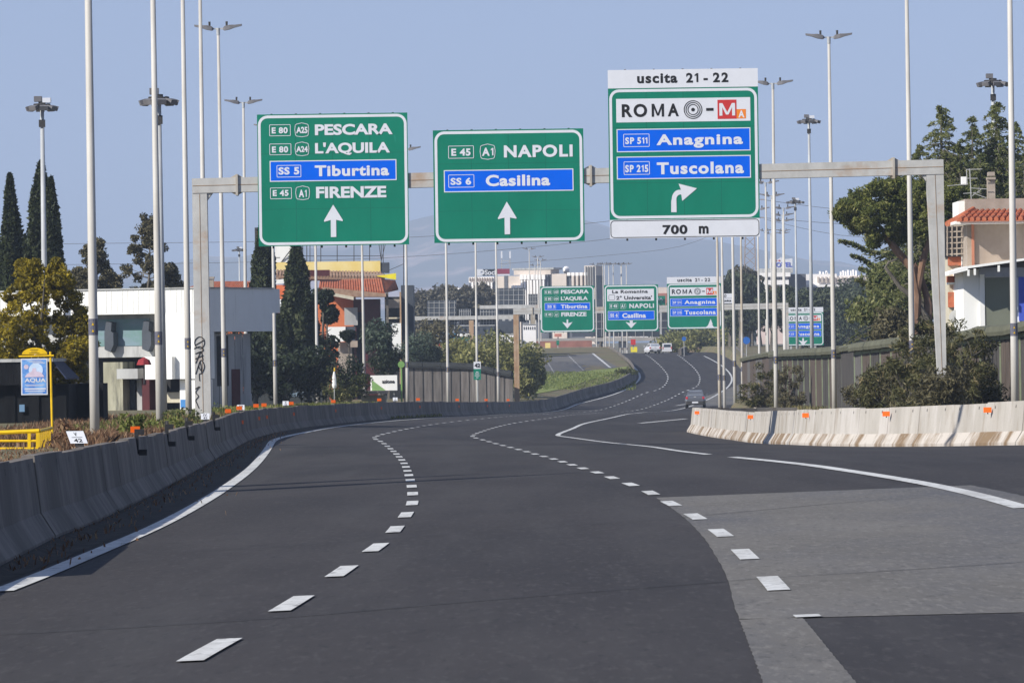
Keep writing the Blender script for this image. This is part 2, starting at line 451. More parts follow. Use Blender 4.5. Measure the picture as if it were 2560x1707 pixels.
bluewin = mat('blue_shutter', (.06,.10,.50), .6, .1, 1)
wood = mat('weathered_timber', (.058,.045,.036), .9, .35, 2.2, (2.5,2.5,.35), col2=(.130,.102,.083))
wood_far = mat('weathered_timber_pale', (.085,.075,.068), .9, .3, 1.4, (2.5,2.5,.2), col2=(.19,.17,.155))
wood_brown = mat('timber_brown', (.070,.052,.043), .9, .35, 2.2, (2.5,2.5,.35), col2=(.125,.098,.083))
wood_grey = mat('timber_grey', (.085,.080,.076), .9, .35, 2.2, (2.5,2.5,.35), col2=(.165,.155,.148))
wood_dark = mat('timber_dark', (.040,.036,.033), .9, .35, 2.2, (2.5,2.5,.35), col2=(.090,.082,.076))
cap_green = mat('barrier_cap', (.085,.085,.055), .8, .2, 1.4, col2=(.135,.135,.088))
cap_dark = mat('barrier_cap_dark', (.022,.024,.024), .8, .25, 1.4)
trim_green = mat('barrier_trim', (.22,.255,.165), .8, .2, 2)
bark = mat('bark', (.17,.095,.060), .95, .3, 3, (1,1,.3), col2=(.30,.19,.125), bump=.6, bscale=9)
bark_grey = mat('bark_grey', (.13,.115,.095), .95, .3, 3, (1,1,.3), bump=.5, bscale=9)
L_cyp = leafmat('leaf_cypress', (.012,.020,.007), (.045,.058,.020), (.075,.080,.032), .12)
L_dark = leafmat('leaf_dark', (.007,.012,.006), (.024,.036,.015), (.04,.055,.024), .1)  # leaf colour darkened to carry the deep shade below the cypresses
L_cedar = leafmat('leaf_cedar', (.075,.10,.032), (.215,.225,.082), (.36,.33,.15), .35)
L_pine = leafmat('leaf_pine', (.055,.080,.018), (.19,.20,.05), (.32,.30,.11), .3)
L_yel = leafmat('leaf_golden', (.075,.070,.010), (.36,.275,.02), (.60,.45,.04), .35)
L_oliv = leafmat('leaf_olive', (.065,.060,.030), (.155,.135,.070), (.23,.20,.12), .25)
L_bush = leafmat('leaf_shrub', (.035,.050,.014), (.110,.125,.040), (.26,.20,.10), .25)
L_scrub = leafmat('leaf_scrub', (.040,.045,.016), (.125,.118,.045), (.34,.26,.14), .25)
L_blue = leafmat('leaf_blue_green', (.030,.050,.036), (.085,.115,.075), (.13,.15,.10), .2)
L_far = leafmat('leaf_far', (.030,.042,.022), (.075,.090,.048), (.11,.12,.07), .2)
L_farg = leafmat('leaf_far_grey', (.08,.075,.05), (.15,.135,.095), (.20,.175,.13), .2)
L_slope = leafmat('leaf_slope', (.12,.13,.04), (.28,.27,.09), (.40,.35,.16), .3)
L_dry = leafmat('dry_weed', (.10,.052,.028), (.26,.145,.080), (.38,.26,.15), .3)
L_weed = leafmat('green_weed', (.07,.095,.02), (.19,.21,.05), (.32,.28,.11), .3)

def d_at(px, off, lo=180, hi=540):
    """distance at which a line kept off metres left of the left barrier crosses photo column px"""
    best = min((abs(CX + F_PX*(xat(XL, y) - off)/y - px), y) for y in np.linspace(lo, hi, 1400))
    return float(best[1])
# ------------------------------------------------------------------ lettering
_tx = {}
M_LETTER = ([(0,0),(.19,0),(.19,.66),(.42,.08),(.58,.08),(.81,.66),(.81,0),(1,0),(1,1),(.80,1),(.5,.27),(.20,1),(0,1)], [(0,1,2,11,12), (2,3,10,11), (3,4,10), (4,5,9,10), (5,6,7,8,9)])
_one = ([(.13,0),(.27,0),(.27,.70),(.15,.70),(0,.57),(0,.46),(.13,.53)], [(0,1,2,6), (2,3,4,5,6)], .27)
def raw_glyph(ch, bold):
    c = bpy.data.curves.new('lettering', 'FONT'); c.body = ch; c.size = 1.0; c.offset = bold; c.resolution_u = 4
    o = bpy.data.objects.new('lettering', c); me = bpy.data.meshes.new_from_object(o)
    vs = [(v.co.x, v.co.y) for v in me.vertices]; fs = [tuple(p.vertices) for p in me.polygons]
    x0 = min(v[0] for v in vs); x1 = max(v[0] for v in vs)
    bpy.data.objects.remove(o); bpy.data.curves.remove(c); bpy.data.meshes.remove(me)
    return [(a - x0, b) for a, b in vs], fs, x1 - x0
def glyphs(s, bold=0.03, spacing=1.0):
    if s == 'M': return M_LETTER
    key = (s, bold, spacing)
    if key not in _tx:
        if '1' in s and len(s) > 1:
            V, Fc, x = [], [], 0.0
            for ch in s:
                if ch == ' ': x += .26; continue
                vs, fs, w = _one if ch == '1' else raw_glyph(ch, bold)
                V0 = len(V); V += [(a + x, b) for a, b in vs]; Fc += [tuple(i + V0 for i in f) for f in fs]; x += w + .11 * spacing
            x0 = min(v[0] for v in V); x1 = max(v[0] for v in V); y0 = min(v[1] for v in V); y1 = max(v[1] for v in V)
            _tx[key] = ([((a-x0)/(x1-x0), (b-y0)/(y1-y0)) for a, b in V], Fc); return _tx[key]
        c = bpy.data.curves.new('lettering', 'FONT'); c.body = s; c.size = 1.0; c.offset = bold
        c.space_character = spacing; c.resolution_u = 4
        o = bpy.data.objects.new('lettering', c)
        me = bpy.data.meshes.new_from_object(o)
        vs = [tuple(v.co) for v in me.vertices]; fs = [tuple(p.vertices) for p in me.polygons]
        x0 = min(v[0] for v in vs); x1 = max(v[0] for v in vs); y0 = min(v[1] for v in vs); y1 = max(v[1] for v in vs)
        _tx[key] = ([((v[0]-x0)/(x1-x0), (v[1]-y0)/(y1-y0)) for v in vs], fs)
        bpy.data.objects.remove(o); bpy.data.curves.remove(c); bpy.data.meshes.remove(me)
    return _tx[key]
def text_into(mb, s, x0, x1, z0, z1, y, bold=0.018, spacing=1.0, lean=0.0):
    vs, fs = glyphs(s, bold, spacing)
    mb.add([(x0 + a * (x1-x0) + lean * b, y, z0 + b * (z1-z0)) for a, b in vs], fs)
def round_rect(x0, x1, z0, z1, r, n=6):
    P = []
    for cx, cz, a0 in ((x1-r, z1-r, 0), (x0+r, z1-r, 90), (x0+r, z0+r, 180), (x1-r, z0+r, 270)):
        for k in range(n + 1):
            a = math.radians(a0 + 90 * k / n); P.append((cx + r * math.cos(a), cz + r * math.sin(a)))
    return P
def badge_outline(x0, x1, z0, z1):
    w, h = x1-x0, z1-z0; cx = (x0+x1)/2
    return [(cx, z1), (x1-.12*w, z1-.09*h), (x1-.04*w, z1-.16*h), (x1, (z0+z1)/2+.02*h), (x1-.05*w, z0+.15*h), (x1-.13*w, z0+.06*h), (cx, z0),
            (x0+.13*w, z0+.06*h), (x0+.05*w, z0+.15*h), (x0, (z0+z1)/2+.02*h), (x0+.04*w, z1-.16*h), (x0+.12*w, z1-.09*h)]
def ring(mb, P, wd, y):
    """flat closed band of width wd just inside outline P, facing -y"""
    n = len(P); c = Vector((sum(p[0] for p in P)/n, sum(p[1] for p in P)/n)); Q = []
    for i in range(n):
        a, b, d = Vector(P[i-1]), Vector(P[i]), Vector(P[(i+1) % n])
        e1 = (b-a); e2 = (d-b)
        t = (e1.normalized() + e2.normalized()) if e1.length > 1e-9 and e2.length > 1e-9 else (e1 + e2)
        t.normalize(); nn = Vector((-t.y, t.x))
        if nn.dot(c - b) < 0: nn = -nn
        Q.append(b + nn * wd)
    mb.add([(p[0], y, p[1]) for p in P] + [(q[0], y, q[1]) for q in Q],
           [(i, (i+1) % n, (i+1) % n + n, i+n) for i in range(n)])
def disc(mb, cx, cz, r, y, n=28, r_in=0.0, mi=0):
    o = [(cx + r*math.cos(2*math.pi*k/n), y, cz + r*math.sin(2*math.pi*k/n)) for k in range(n)]
    if r_in <= 0: mb.add(o, [tuple(range(n))], mi)
    else:
        i_ = [(cx + r_in*math.cos(2*math.pi*k/n), y, cz + r_in*math.sin(2*math.pi*k/n)) for k in range(n)]
        mb.add(o + i_, [(k, (k+1) % n, (k+1) % n + n, k+n) for k in range(n)], mi)

class Sign:
    """a sign built in its own metres: x right, z up, origin at the panel's top-left corner"""
    def __init__(s, name, label, loc, k, tl, xs, ys, cat='road sign', group=None):
        s.root = thing(name, label, cat, loc, group); s.k, s.tl, s.xs, s.ys = k, tl, xs, ys
    def P(s, zx, zy):
        """picture point -> sign metres (taking out the picture's roll)"""
        dx, dy = zx - s.tl[0], zy - s.tl[1]
        return ((dx - dy * s.xs) / s.k, -(dy + dx * s.ys) / s.k)
    def box(s, b):
        cx, cz = s.P((b[0]+b[2])/2, (b[1]+b[3])/2)
        w = (b[2]-b[0]) / s.k; h = ((b[3]-b[1]) - (b[2]-b[0]) * abs(s.ys)) / s.k
        return cx - w/2, cx + w/2, cz - h/2, cz + h/2
    def plate(s, name, b, m, y, parent=None, th=.006):
        x0, x1, z0, z1 = b if len(b) == 4 and b[1] > b[0] and b[3] > b[2] and b[2] <= 0 else s.box(b)
        mb = MB(); mb.box(x0, x1, y, y + th, z0, z1)
        return mb.build(name, m, parent or s.root, local=True)
    def frame(s, name, x0, x1, z0, z1, r, wd, m, y, parent=None):
        mb = MB(); ring(mb, round_rect(x0, x1, z0, z1, r), wd, y)
        return mb.build(name, m, parent or s.root, local=True)
    def text(s, t, b, m, parent=None, y=-.012, bold=.038, spacing=1.0):
        mb = MB(); x0, x1, z0, z1 = s.box(b)
        text_into(mb, t, x0, x1, z0, z1, y, bold, spacing)
        return mb.build('lettering', m, parent or s.root, local=True)
    def badge(s, t, tb, ob, m, parent=None, kind='rect', y=-.011):
        """a small outlined route number"""
        mb = MB(); x0, x1, z0, z1 = s.box(ob)
        ring(mb, round_rect(x0, x1, z0, z1, .03) if kind == 'rect' else badge_outline(x0, x1, z0, z1), .018, y)
        a, b_, c, d = s.box(tb)
        text_into(mb, t, a, b_, c, d, y, .04, 1.1 if ' ' in t else 1.0)
        return mb.build('route_badge', m, parent or s.root, local=True)
    def blue(s, b):
        x0, x1, z0, z1 = s.box(b)
        p = MB(); p.box(x0, x1, -.007, -.001, z0, z1); p = p.build('blue_plate', blue_sign, s.root, local=True)
        e = MB(); ring(e, [(x0, z0), (x1, z0), (x1, z1), (x0, z1)], .042, -.0095); e.build('plate_edge', white_sign, p, local=True)
        return p
    def shape(s, name, pts, m, y=-.012):
        mb = MB(); P = [s.P(*q) for q in pts]
        mb.add([(a, y, b) for a, b in P], [tuple(range(len(P)))])
        return mb.build(name, m, s.root, local=True)
    def stiffeners(s, w, z0, z1, n=6):
        mb = MB()
        for i in range(n):
            x = w * (i + .6) / (n + .2); mb.box(x - .03, x + .03, .046, .12, z0 - .07, z1 + .02)
        return mb.build('stiffeners', dark_metal, s.root, local=True)

# ------------------------------------------------------------------ foliage
def leaf_mesh(name, P, size, m, parent=None, aspect=0.55, origin=None, updown=None, seed=0, bias=None):
    rng = np.random.default_rng(seed + len(P))
    P = np.asarray(P, float); n = len(P)
    if origin is not None: P = P - np.array(origin)
    t = rng.normal(size=(n, 3))
    if updown is not None: t[:, 2] = t[:, 2] * updown[0] + updown[1]
    t /= np.linalg.norm(t, axis=1)[:, None] + 1e-9
    q = rng.normal(size=(n, 3)); b = np.cross(t, q); b /= np.linalg.norm(b, axis=1)[:, None] + 1e-9
    sz = size * rng.uniform(.6, 1.45, size=(n, 1))
    a = t * sz; b = b * sz * aspect
    V = np.stack([P - a, P - b * .9 + a * .1, P + a, P + b * .9 - a * .1], axis=1).reshape(-1, 3)
    me = bpy.data.meshes.new(name)
    me.vertices.add(4 * n); me.vertices.foreach_set('co', V.ravel())
    me.loops.add(4 * n); me.loops.foreach_set('vertex_index', np.arange(4 * n, dtype=np.int32))
    me.polygons.add(n); me.polygons.foreach_set('loop_start', np.arange(0, 4 * n, 4, dtype=np.int32))
    me.update()
    at = me.attributes.new('rnd', 'FLOAT', 'FACE')
    r = rng.uniform(0, 1, n)
    if bias is not None: r = np.clip(r * .6 + bias * .4, 0, 1)
    at.data.foreach_set('value', r.astype(np.float32))
    me.materials.append(m); me.validate()
    o = bpy.data.objects.new(name, me); COL.objects.link(o)
    if parent is not None: o.parent = parent
    return o
def ball_points(rng, c, r, n, shell=0.55):
    d = rng.normal(size=(n, 3)); d /= np.linalg.norm(d, axis=1)[:, None]
    rad = shell + (1 - shell) * rng.uniform(0, 1, (n, 1)) ** .5
    r = np.array(r if isinstance(r, (tuple, list)) else (r, r, r))
    return np.array(c) + d * rad * r
def clump_cloud(rng, c, r, n_cl, cl_r, n_leaf, shell=.35, zmin=None):
    """clumps scattered through an ellipsoid, leaves on each clump"""
    out = []; bias = []
    C = ball_points(rng, c, r, n_cl, shell)
    for q in C:
        rr = cl_r * rng.uniform(.6, 1.35)
        p = ball_points(rng, q, (rr, rr, rr * .75), n_leaf, .45); out.append(p)
        bias.append(np.full(n_leaf, rng.uniform()))
    P = np.concatenate(out); B = np.concatenate(bias)
    if zmin is not None:
        k = P[:, 2] > zmin; P, B = P[k], B[k]
    return P, B
def trunk_mb(base, top, r0, r1, bends=0.15, seed=1, n=6):
    rr = random.Random(seed); b, t = Vector(base), Vector(top); pts = []; rs = []
    for i in range(n + 1):
        f = i / n; p = b.lerp(t, f)
        if 0 < i: p += Vector((rr.uniform(-1, 1), rr.uniform(-1, 1), 0)) * bends * (1 if i < n else .5)
        pts.append(p); rs.append(r0 + (r1 - r0) * f)
    mb = MB(); mb.tube(pts, rs, 9); return mb, pts
def cypress(px, ybase, ytop, d, rad, label, group=None, seed=0, n=9000, lean=0.0, prof=2.0, z0=None):
    b = U(px, ybase, d); t = U(px, ytop, d); zb = terr(b.x, d) - .1 if z0 is None else z0
    H = t.z - zb; rng = np.random.default_rng(seed)
    root = thing('cypress_tree', label, 'tree', (b.x, d, zb), group)
    h = rng.uniform(0.04, 1, n) ** 0.85; a = rng.uniform(0, 2*math.pi, n)
    ph = rng.uniform(0, 6.28, 8)
    prf = np.minimum(1, (h / .10) ** .5) * (1 - h ** prof) ** .75 + .02
    lump = 1 + .13*np.sin(3*a + 9*h + ph[0]) + .10*np.sin(5*a - 17*h + ph[1]) + .09*np.sin(2*a + 31*h + ph[2])
    r = rad * prf * lump * rng.uniform(.80, 1.06, n)
    P = np.stack([r*np.cos(a) + lean*h, r*np.sin(a), h*H], 1)
    bias = np.clip(.5 + .8*(lump - 1)*3 + rng.normal(0, .15, n), 0, 1)
    leaf_mesh('crown', P, rad * .115 + .05, L_cyp, root, aspect=.5, updown=(.5, .8), seed=seed, bias=bias)
    core = MB(); rings = []
    for i in range(9):
        f = .05 + .9*i/8; rr = rad * .74 * (min(1, (f/.1)**.7) * (1-f**prof)**.75 + .01)
        rings.append([(rr*math.cos(k*.6283) + lean*f, rr*math.sin(k*.6283), f*H) for k in range(10)])
    core.loft(rings); core.build('inner_foliage', L_cyp, root, local=True)
    tr, _ = trunk_mb((0, 0, 0), (lean*.3, 0, H*.3), rad*.16, rad*.1, 0, seed); tr.build('trunk', bark_grey, root, local=True)
    return root
def round_tree(name, px, py, d, w, h, m, label, group=None, seed=0, n_cl=40, n_leaf=90, leaf=.16, clr=.22, trunk=True, base=None, shell=.45, cat='tree', dep=None):
    """tree whose crown is centred at photo px,py, w x h metres"""
    c = U(px, py, d); zb = (terr(c.x, d) if base is None else base) - .05; rng = np.random.default_rng(seed + 100)
    root = thing(name, label, cat, (c.x, d, zb), group); cz = c.z - zb
    P, B = clump_cloud(rng, (0, 0, cz), (w/2*.85, (dep or w)/2*.85, h/2*.85), n_cl, clr*w, n_leaf, shell, zmin=.02)
    leaf_mesh('crown', P, leaf, m, root, seed=seed, bias=B)
    if trunk:
        mb, pts = trunk_mb((0, 0, 0), (0, 0, cz), .035*w + .06, .02*w + .02, .03*w, seed)
        for k in range(5):
            a = k * 1.26 + seed; s = pts[3 + k % 3]
            mb.tube([s, s + Vector((math.cos(a)*w*.18, math.sin(a)*w*.18, h*.12)), s + Vector((math.cos(a)*w*.32, math.sin(a)*w*.32, h*.28))], [.016*w+.02, .010*w+.015, .008], 6)
        mb.build('trunk', bark_grey, root, local=True)
    return root
def cedar(base, H, Lmax, label, seed=0, tiers=26, per=7, m=None, dens=1.0, top_t=0.0, group=None, zstart=.06):
    rng = np.random.default_rng(seed + 50); m = m or L_cedar
    root = thing('cedar_tree', label, 'tree', base, group); P = []; Bi = []; br = MB()
    for i in range(tiers):
        f = zstart + (1 - zstart) * (i / (tiers - 1)) ** .9
        L = Lmax * (1 - f) ** .72 + .25
        for k in range(per if f < .85 else 4):
            a = rng.uniform(0, 2*math.pi); l = L * rng.uniform(.55, 1.12); z0 = H*f*.98 + rng.uniform(-.2, .2)
            n = int(125 * dens * max(.35, l/3)); t = rng.uniform(.05, 1, n) ** .8
            rise = .16*l; droop = .46*l
            wdt = .15*l*(1 - .80*t) + .03
            s = rng.uniform(-1, 1, n) * wdt; x = l * t
            z = z0 + rise*t - droop*t**2.2 - .25*np.abs(s) - rng.exponential(.085, n)*(1.2 - .6*t)
            P.append(np.stack([x*math.cos(a) - s*math.sin(a), x*math.sin(a) + s*math.cos(a), z], 1))
            Bi.append(np.clip(np.full(n, rng.uniform(.1, .8)) + .3*(t - .4), 0, 1))
            if f < .9:
                br.tube([(0, 0, z0), (l*.5*math.cos(a), l*.5*math.sin(a), z0 + rise*.5 - droop*.5**2.2), (l*.9*math.cos(a), l*.9*math.sin(a), z0 + rise*.9 - droop*.9**2.2)], [.05*(1-f)+.02, .03, .008], 5)
    P = np.concatenate(P); leaf_mesh('crown', P, .105, m, root, aspect=.30, updown=(.55, -.35), seed=seed, bias=np.concatenate(Bi))
    br.tube([(0, 0, 0), (0, 0, H*.5), (0, 0, H*.97)], [.24*H/12, .15*H/12, .02], 9); br.build('trunk', bark_grey, root, local=True)
    return root
def blades(name, P, h, m, label=None, lean=.35, wd=.02, seed=0, cat=None):
    """upright grass blades: thin triangles"""
    rng = np.random.default_rng(seed + 9); P = np.asarray(P, float); n = len(P)
    a = rng.uniform(0, 2*math.pi, n); hh = h * rng.uniform(.4, 1.4, n)
    w = wd * rng.uniform(.6, 1.5, n); ln = rng.normal(0, lean, (n, 2)) * hh[:, None]
    side = np.stack([np.cos(a)*w, np.sin(a)*w, np.zeros(n)], 1)
    tip = P + np.concatenate([ln, hh[:, None]], 1)
    mid = P + np.concatenate([ln*.35, hh[:, None]*.6], 1)
    V = np.stack([P - side, P + side, mid + side*.8, tip, mid - side*.8], 1).reshape(-1, 3)
    me = bpy.data.meshes.new(name)
    me.vertices.add(5*n); me.vertices.foreach_set('co', V.ravel())
    me.loops.add(5*n); me.loops.foreach_set('vertex_index', np.arange(5*n, dtype=np.int32))
    me.polygons.add(n); me.polygons.foreach_set('loop_start', np.arange(0, 5*n, 5, dtype=np.int32)); me.update()
    at = me.attributes.new('rnd', 'FLOAT', 'FACE'); at.data.foreach_set('value', rng.uniform(0, 1, n).astype(np.float32))
    me.materials.append(m); me.validate()
    o = bpy.data.objects.new(name, me); COL.objects.link(o); o['kind'] = 'stuff'
    if label: o['label'] = label
    if cat: o['category'] = cat
    return o

# ------------------------------------------------------------------ SETTING: ground, road, markings
def ribbon(name, P, w, m, lift, off=0.0, fn=gz, kind='structure', mb=None):
    own = mb is None; mb = mb or MB(); n = len(P); L = []; R = []
    for i in range(n):
        t = np.array(P[min(i+1, n-1)]) - np.array(P[max(i-1, 0)]); t[2] = 0; t /= np.linalg.norm(t) + 1e-9
        s = np.array((t[1], -t[0], 0)); c = np.array(P[i])
        for lst, o in ((L, off - w/2), (R, off + w/2)):
            q = c + s*o; lst.append((q[0], q[1], fn(q[0], q[1]) + lift))
    mb.add(L + R, [(i, i+n, i+n+1, i+1) for i in range(n-1)])
    return struct(mb, name, m) if own else mb
ys = [20 + 3*i for i in range(64)] + [212 + 6*i for i in range(104)]
ys = [y for y in ys if y < 830] + [830, 840, 850, 860, 880, 900, 930, 960, 1000, 1100, 1200, 1300, 1500, 1800, 2300, 3000, 4000, 5500, 8000, 12000, 17000]
offL = [4200, 1500, 500, 160, 70, 35, 20, 11, 6, 3, 1.6, .9, .7, .5, .3, .15, 0]
offR = [0, .15, .3, .5, .7, .9, 1.6, 3, 6, 11, 20, 35, 70, 160, 500, 1500, 4200]
mb = MB(); V = []; nc = len(offL) + len(offR) + 3
for y in ys:
    xl, xr = xat(XL, y), xat(XR, y); row = []
    for o in offL: row.append((xl - o, y, terr(xl - o, y) - (.05 if o == 0 else 0)))
    for f in (.25, .5, .75): row.append((xl + (xr-xl)*f, y, gz(xl + (xr-xl)*f, y) - .05))
    for o in offR: row.append((xr + o, y, terr(xr + o, y) - (.05 if o == 0 else 0)))
    V += row
mb.add(V, [(i*nc+k, i*nc+k+1, (i+1)*nc+k+1, (i+1)*nc+k) for i in range(len(ys)-1) for k in range(nc-1)])
struct(mb, 'ground', earth, smooth=True)
# carriageway: one sheet from just inside the left barrier to the right boundary
mb = MB(); V = []; yr = [y for y in ys if y <= 960]; nc = 13
for y in yr:
    a, b = xat(XL, y) - .05, xat(XR, y) + .05
    for k in range(nc):
        x = a + (b - a) * k / (nc - 1); V.append((x, y, gz(x, y)))
mb.add(V, [(i*nc+k, i*nc+k+1, (i+1)*nc+k+1, (i+1)*nc+k) for i in range(len(yr)-1) for k in range(nc-1)])
struct(mb, 'road', asphalt, smooth=True)
# worn paler paving of the right-hand lane
_rg = random.Random(21)
def ragged(i, amp=.016):
    return amp*.22*(_rg.uniform(-1, 1) + .8*math.sin(i*.5))
def ground_poly(name, pix, m, lift, fn=gz, rows=240):
    """paving patch between two chains of picture points (left chain, right chain)"""
    left, right = [ground_path(c, 8, fn, 1) for c in pix]
    tl, tr = xtab(left), xtab(right)
    y0 = max(tl[0][0], tr[0][0]); y1 = min(tl[-1][0], tr[-1][0])
    mb = MB(); V = []; nc = 7
    for i in range(rows + 1):
        y = y0 + (y1 - y0) * i / rows; a, b = xat(tl, y) + ragged(i), xat(tr, y) + ragged(i + 50, .012)
        for k in range(nc):
            x = a + (b-a)*k/(nc-1); V.append((x, y, fn(x, y) + lift))
    mb.add(V, [(i*nc+k, i*nc+k+1, (i+1)*nc+k+1, (i+1)*nc+k) for i in range(rows) for k in range(nc-1)])
    return struct(mb, name, m, smooth=True)
PW = [(1925,1760),(1905,1700),(1868,1600),(1838,1520),(1820,1450),(1795,1400),(1760,1345),(1715,1298),(1670,1264),(1640,1244)]
ground_poly('worn_paving', [PW, [(2180,1760),(2135,1700),(2085,1640),(2045,1590),(2020,1560),(2004,1541)]], asphalt_old, .004)
yb = G(2004, 1541).y
mb = MB(); lw = xtab(ground_path(PW, 8, gz, 1)); V = []; rows = 240; nc = 40
yt = lw[-1][0]
tR = xtab(PATH_R)
q0, q1, q2, q3 = G(1650,1244), G(2335,1217), G(2010,1541), G(2555,1528)
st, sb = (q1.y-q0.y)/(q1.x-q0.x), (q3.y-q2.y)/(q3.x-q2.x)
for i in range(rows + 1):
    y = yb + (yt - yb) * i / rows + 0.0
    a, b = xat(lw, y) + ragged(i), min(xat(tR, y) + .45, 18) + ragged(i + 90, .04)
    for k in range(nc):
        x = a + (b-a)*k/(nc-1); yy = y + (x - a) * (st * i / rows + sb * (1 - i / rows)) + (ragged(k*3, .10) if i == rows else 0)
        V.append((x, yy, gz(x, yy) + .004))
mb.add(V, [(i*nc+k, i*nc+k+1, (i+1)*nc+k+1, (i+1)*nc+k) for i in range(rows) for k in range(nc-1)])
struct(mb, 'worn_paving', asphalt_old, smooth=True)
# dirt strip between the edge line and the left barrier, darkened to hold the barrier's shade
mb = MB(); V = []; yy = [y for y in ys if 20 <= y <= 480]; nc = 5; te = xtab(PATH_E)
for y in yy:
    a, b = xat(XL, y) - .02, xat(te, y) - .22
    for k in range(nc):
        x = a + (b-a)*k/(nc-1); V.append((x, y, gz(x, y) + .006 + (.05 if k == 1 else .03 if k == 0 else 0)))
mb.add(V, [(i*nc+k, i*nc+k+1, (i+1)*nc+k+1, (i+1)*nc+k) for i in range(len(yy)-1) for k in range(nc-1)])
struct(mb, 'gutter_dirt', shaded_soil, smooth=True)
# painted lines
ribbon('edge_marking', PATH_E, .24, road_paint, .012)
yq0, yq1 = G(1832, 1143).y, G(1772, 1137).y        # the right edge line has a gap
ribbon('edge_marking', [q for q in PATH_R if q[1] < yq0], .24, road_paint, .012)
ribbon('edge_marking', [q for q in PATH_R if q[1] > yq1], .20, road_paint, .012)
def dashes(P, start, dash=3.0, period=7.5, w=.17, smin=0.0):
    P = np.asarray(P); seg = np.linalg.norm(np.diff(P, axis=0), axis=1); S = np.concatenate([[0], np.cumsum(seg)])
    at = lambda s: [float(np.interp(s, S, P[:, k])) for k in range(3)]
    s0 = float(np.interp(start, P[:, 1], S)) if P[0, 1] < P[-1, 1] else 0
    s0 -= period * math.floor(s0 / period); mb = MB(); s = s0
    while s + dash < S[-1]:
        if at(s)[1] < smin: s += period; continue
        ribbon('', [at(s + dash*k/4) for k in range(5)], w, None, .012, mb=mb); s += period
    return struct(mb, 'lane_marking', road_paint)
dashes(PATH_A, G(482, 1655).y); dashes(PATH_B, G(1945, 1478).y, smin=G(1945, 1478).y - 1.5)
ribbon('lane_marking', [tuple(G(2022 - 4*i, 1545 - 3*i)) for i in range(3)], .17, road_paint, .012)
for chain in ([(-20,1588),(380,1566),(760,1540),(1200,1502),(1840,1452),(2200,1430),(2580,1405)], [(310,1389),(600,1372),(900,1352),(1300,1322),(1690,1295),(2100,1258),(2300,1246)],
              [(380,1360),(520,1352),(630,1344)]):
    ribbon('road_seam', ground_path(chain, 6), .035, seam_tar, .009)  # thin dark lines painted as the shadows of wires across the road
# far part: opposite carriageway, its lines, the grass verge between
def flat_poly(name, pix, m, lift, fn=terr, kind='structure', div=10):
    """sheet over a quad of picture points (tl, tr, br, bl), draped on the ground"""
    tl, tr, br, bl = [G(q[0], q[1], fn) for q in pix]; mb = MB(); V = []
    for i in range(div + 1):
        for k in range(div + 1):
            p = bl.lerp(tl, i/div).lerp(br.lerp(tr, i/div), k/div); V.append((p.x, p.y, fn(p.x, p.y) + lift))
    n = div + 1
    mb.add(V, [(i*n+k, i*n+k+1, (i+1)*n+k+1, (i+1)*n+k) for i in range(div) for k in range(div)])
    return struct(mb, name, m, kind=kind)
flat_poly('opposite_road', [(1362,892),(1482,884),(1544,918),(1362,946)], asphalt_old, .03)
for a, b, w in (((1368,904),(1386,934),.17), ((1420,888),(1460,928),.17), ((1482,884),(1526,920),.30)):
    P = [tuple(G(a[0] + (b[0]-a[0])*i/24, a[1] + (b[1]-a[1])*i/24, terr)) for i in range(25)]
    if w > .2: ribbon('edge_marking', P, w, road_paint, .045, fn=terr)
    else:
        mb = MB()
        for i in range(0, 24, 2): ribbon('', P[i:i+2], w, None, .045, fn=terr, mb=mb)
        struct(mb, 'lane_marking', road_paint)
flat_poly('grass_verge', [(1335,948),(1545,920),(1600,930),(1340,985)], grass_green, .05)
# paler ramp paving and hatched nose to the right of the far carriageway
flat_poly('ramp_paving', [(1765,990),(1850,960),(1850,1010),(1715,1018)], asphalt_old, .004, fn=gz)
mb = MB()
for a, b, w in (((1600,1058),(1715,1047),.35), ((1690,1014),(1722,1009),.25)):
    P = [tuple(G(a[0] + (b[0]-a[0])*i/8, a[1] + (b[1]-a[1])*i/8)) for i in range(9)]
    ribbon('', P, w, None, .012, mb=mb)
struct(mb, 'hatched_marking', road_paint)
# mountains: a ridge far beyond the town
mb = MB(); V = []; nx = 130; YM = 11000
for j, (dy, fz) in enumerate(((-3800, 0), (-2700, .2), (-1700, .48), (-800, .77), (0, 1.0), (1200, .6))):
    for i in range(nx):
        x = -4500 + 9000 * i / (nx-1); px = 1280 + x / YM * F_PX
        top = lerp_tab([(-5000, 40), (-600, 55), (300, 80), (800, 118), (1000, 138), (1250, 146), (1480, 138), (1700, 120), (1950, 95), (2250, 72), (2600, 55), (6000, 40)], px)
        nz_ = math.sin(i*1.7 + j*2.1)*.5 + math.sin(i*.63 + j*1.3) + .6*math.sin(i*3.9 + j*.7)
        V.append((x, YM + dy + 240*math.sin(i*.9 + j), 12 + (top*1.78 + nz_*7) * fz))
mb.add(V, [(j*nx+i, j*nx+i+1, (j+1)*nx+i+1, (j+1)*nx+i) for j in range(5) for i in range(nx-1)])
hill = mat('mountain', (.085,.10,.075), .95, .3, .0011, (1,1,2), col2=(.15,.14,.11))
layer(hill, (.66,.48,.42), .0019, (1,.6,3), lo=.56, hi=.66, fac=.8)
struct(mb, 'mountains', hill, smooth=True)
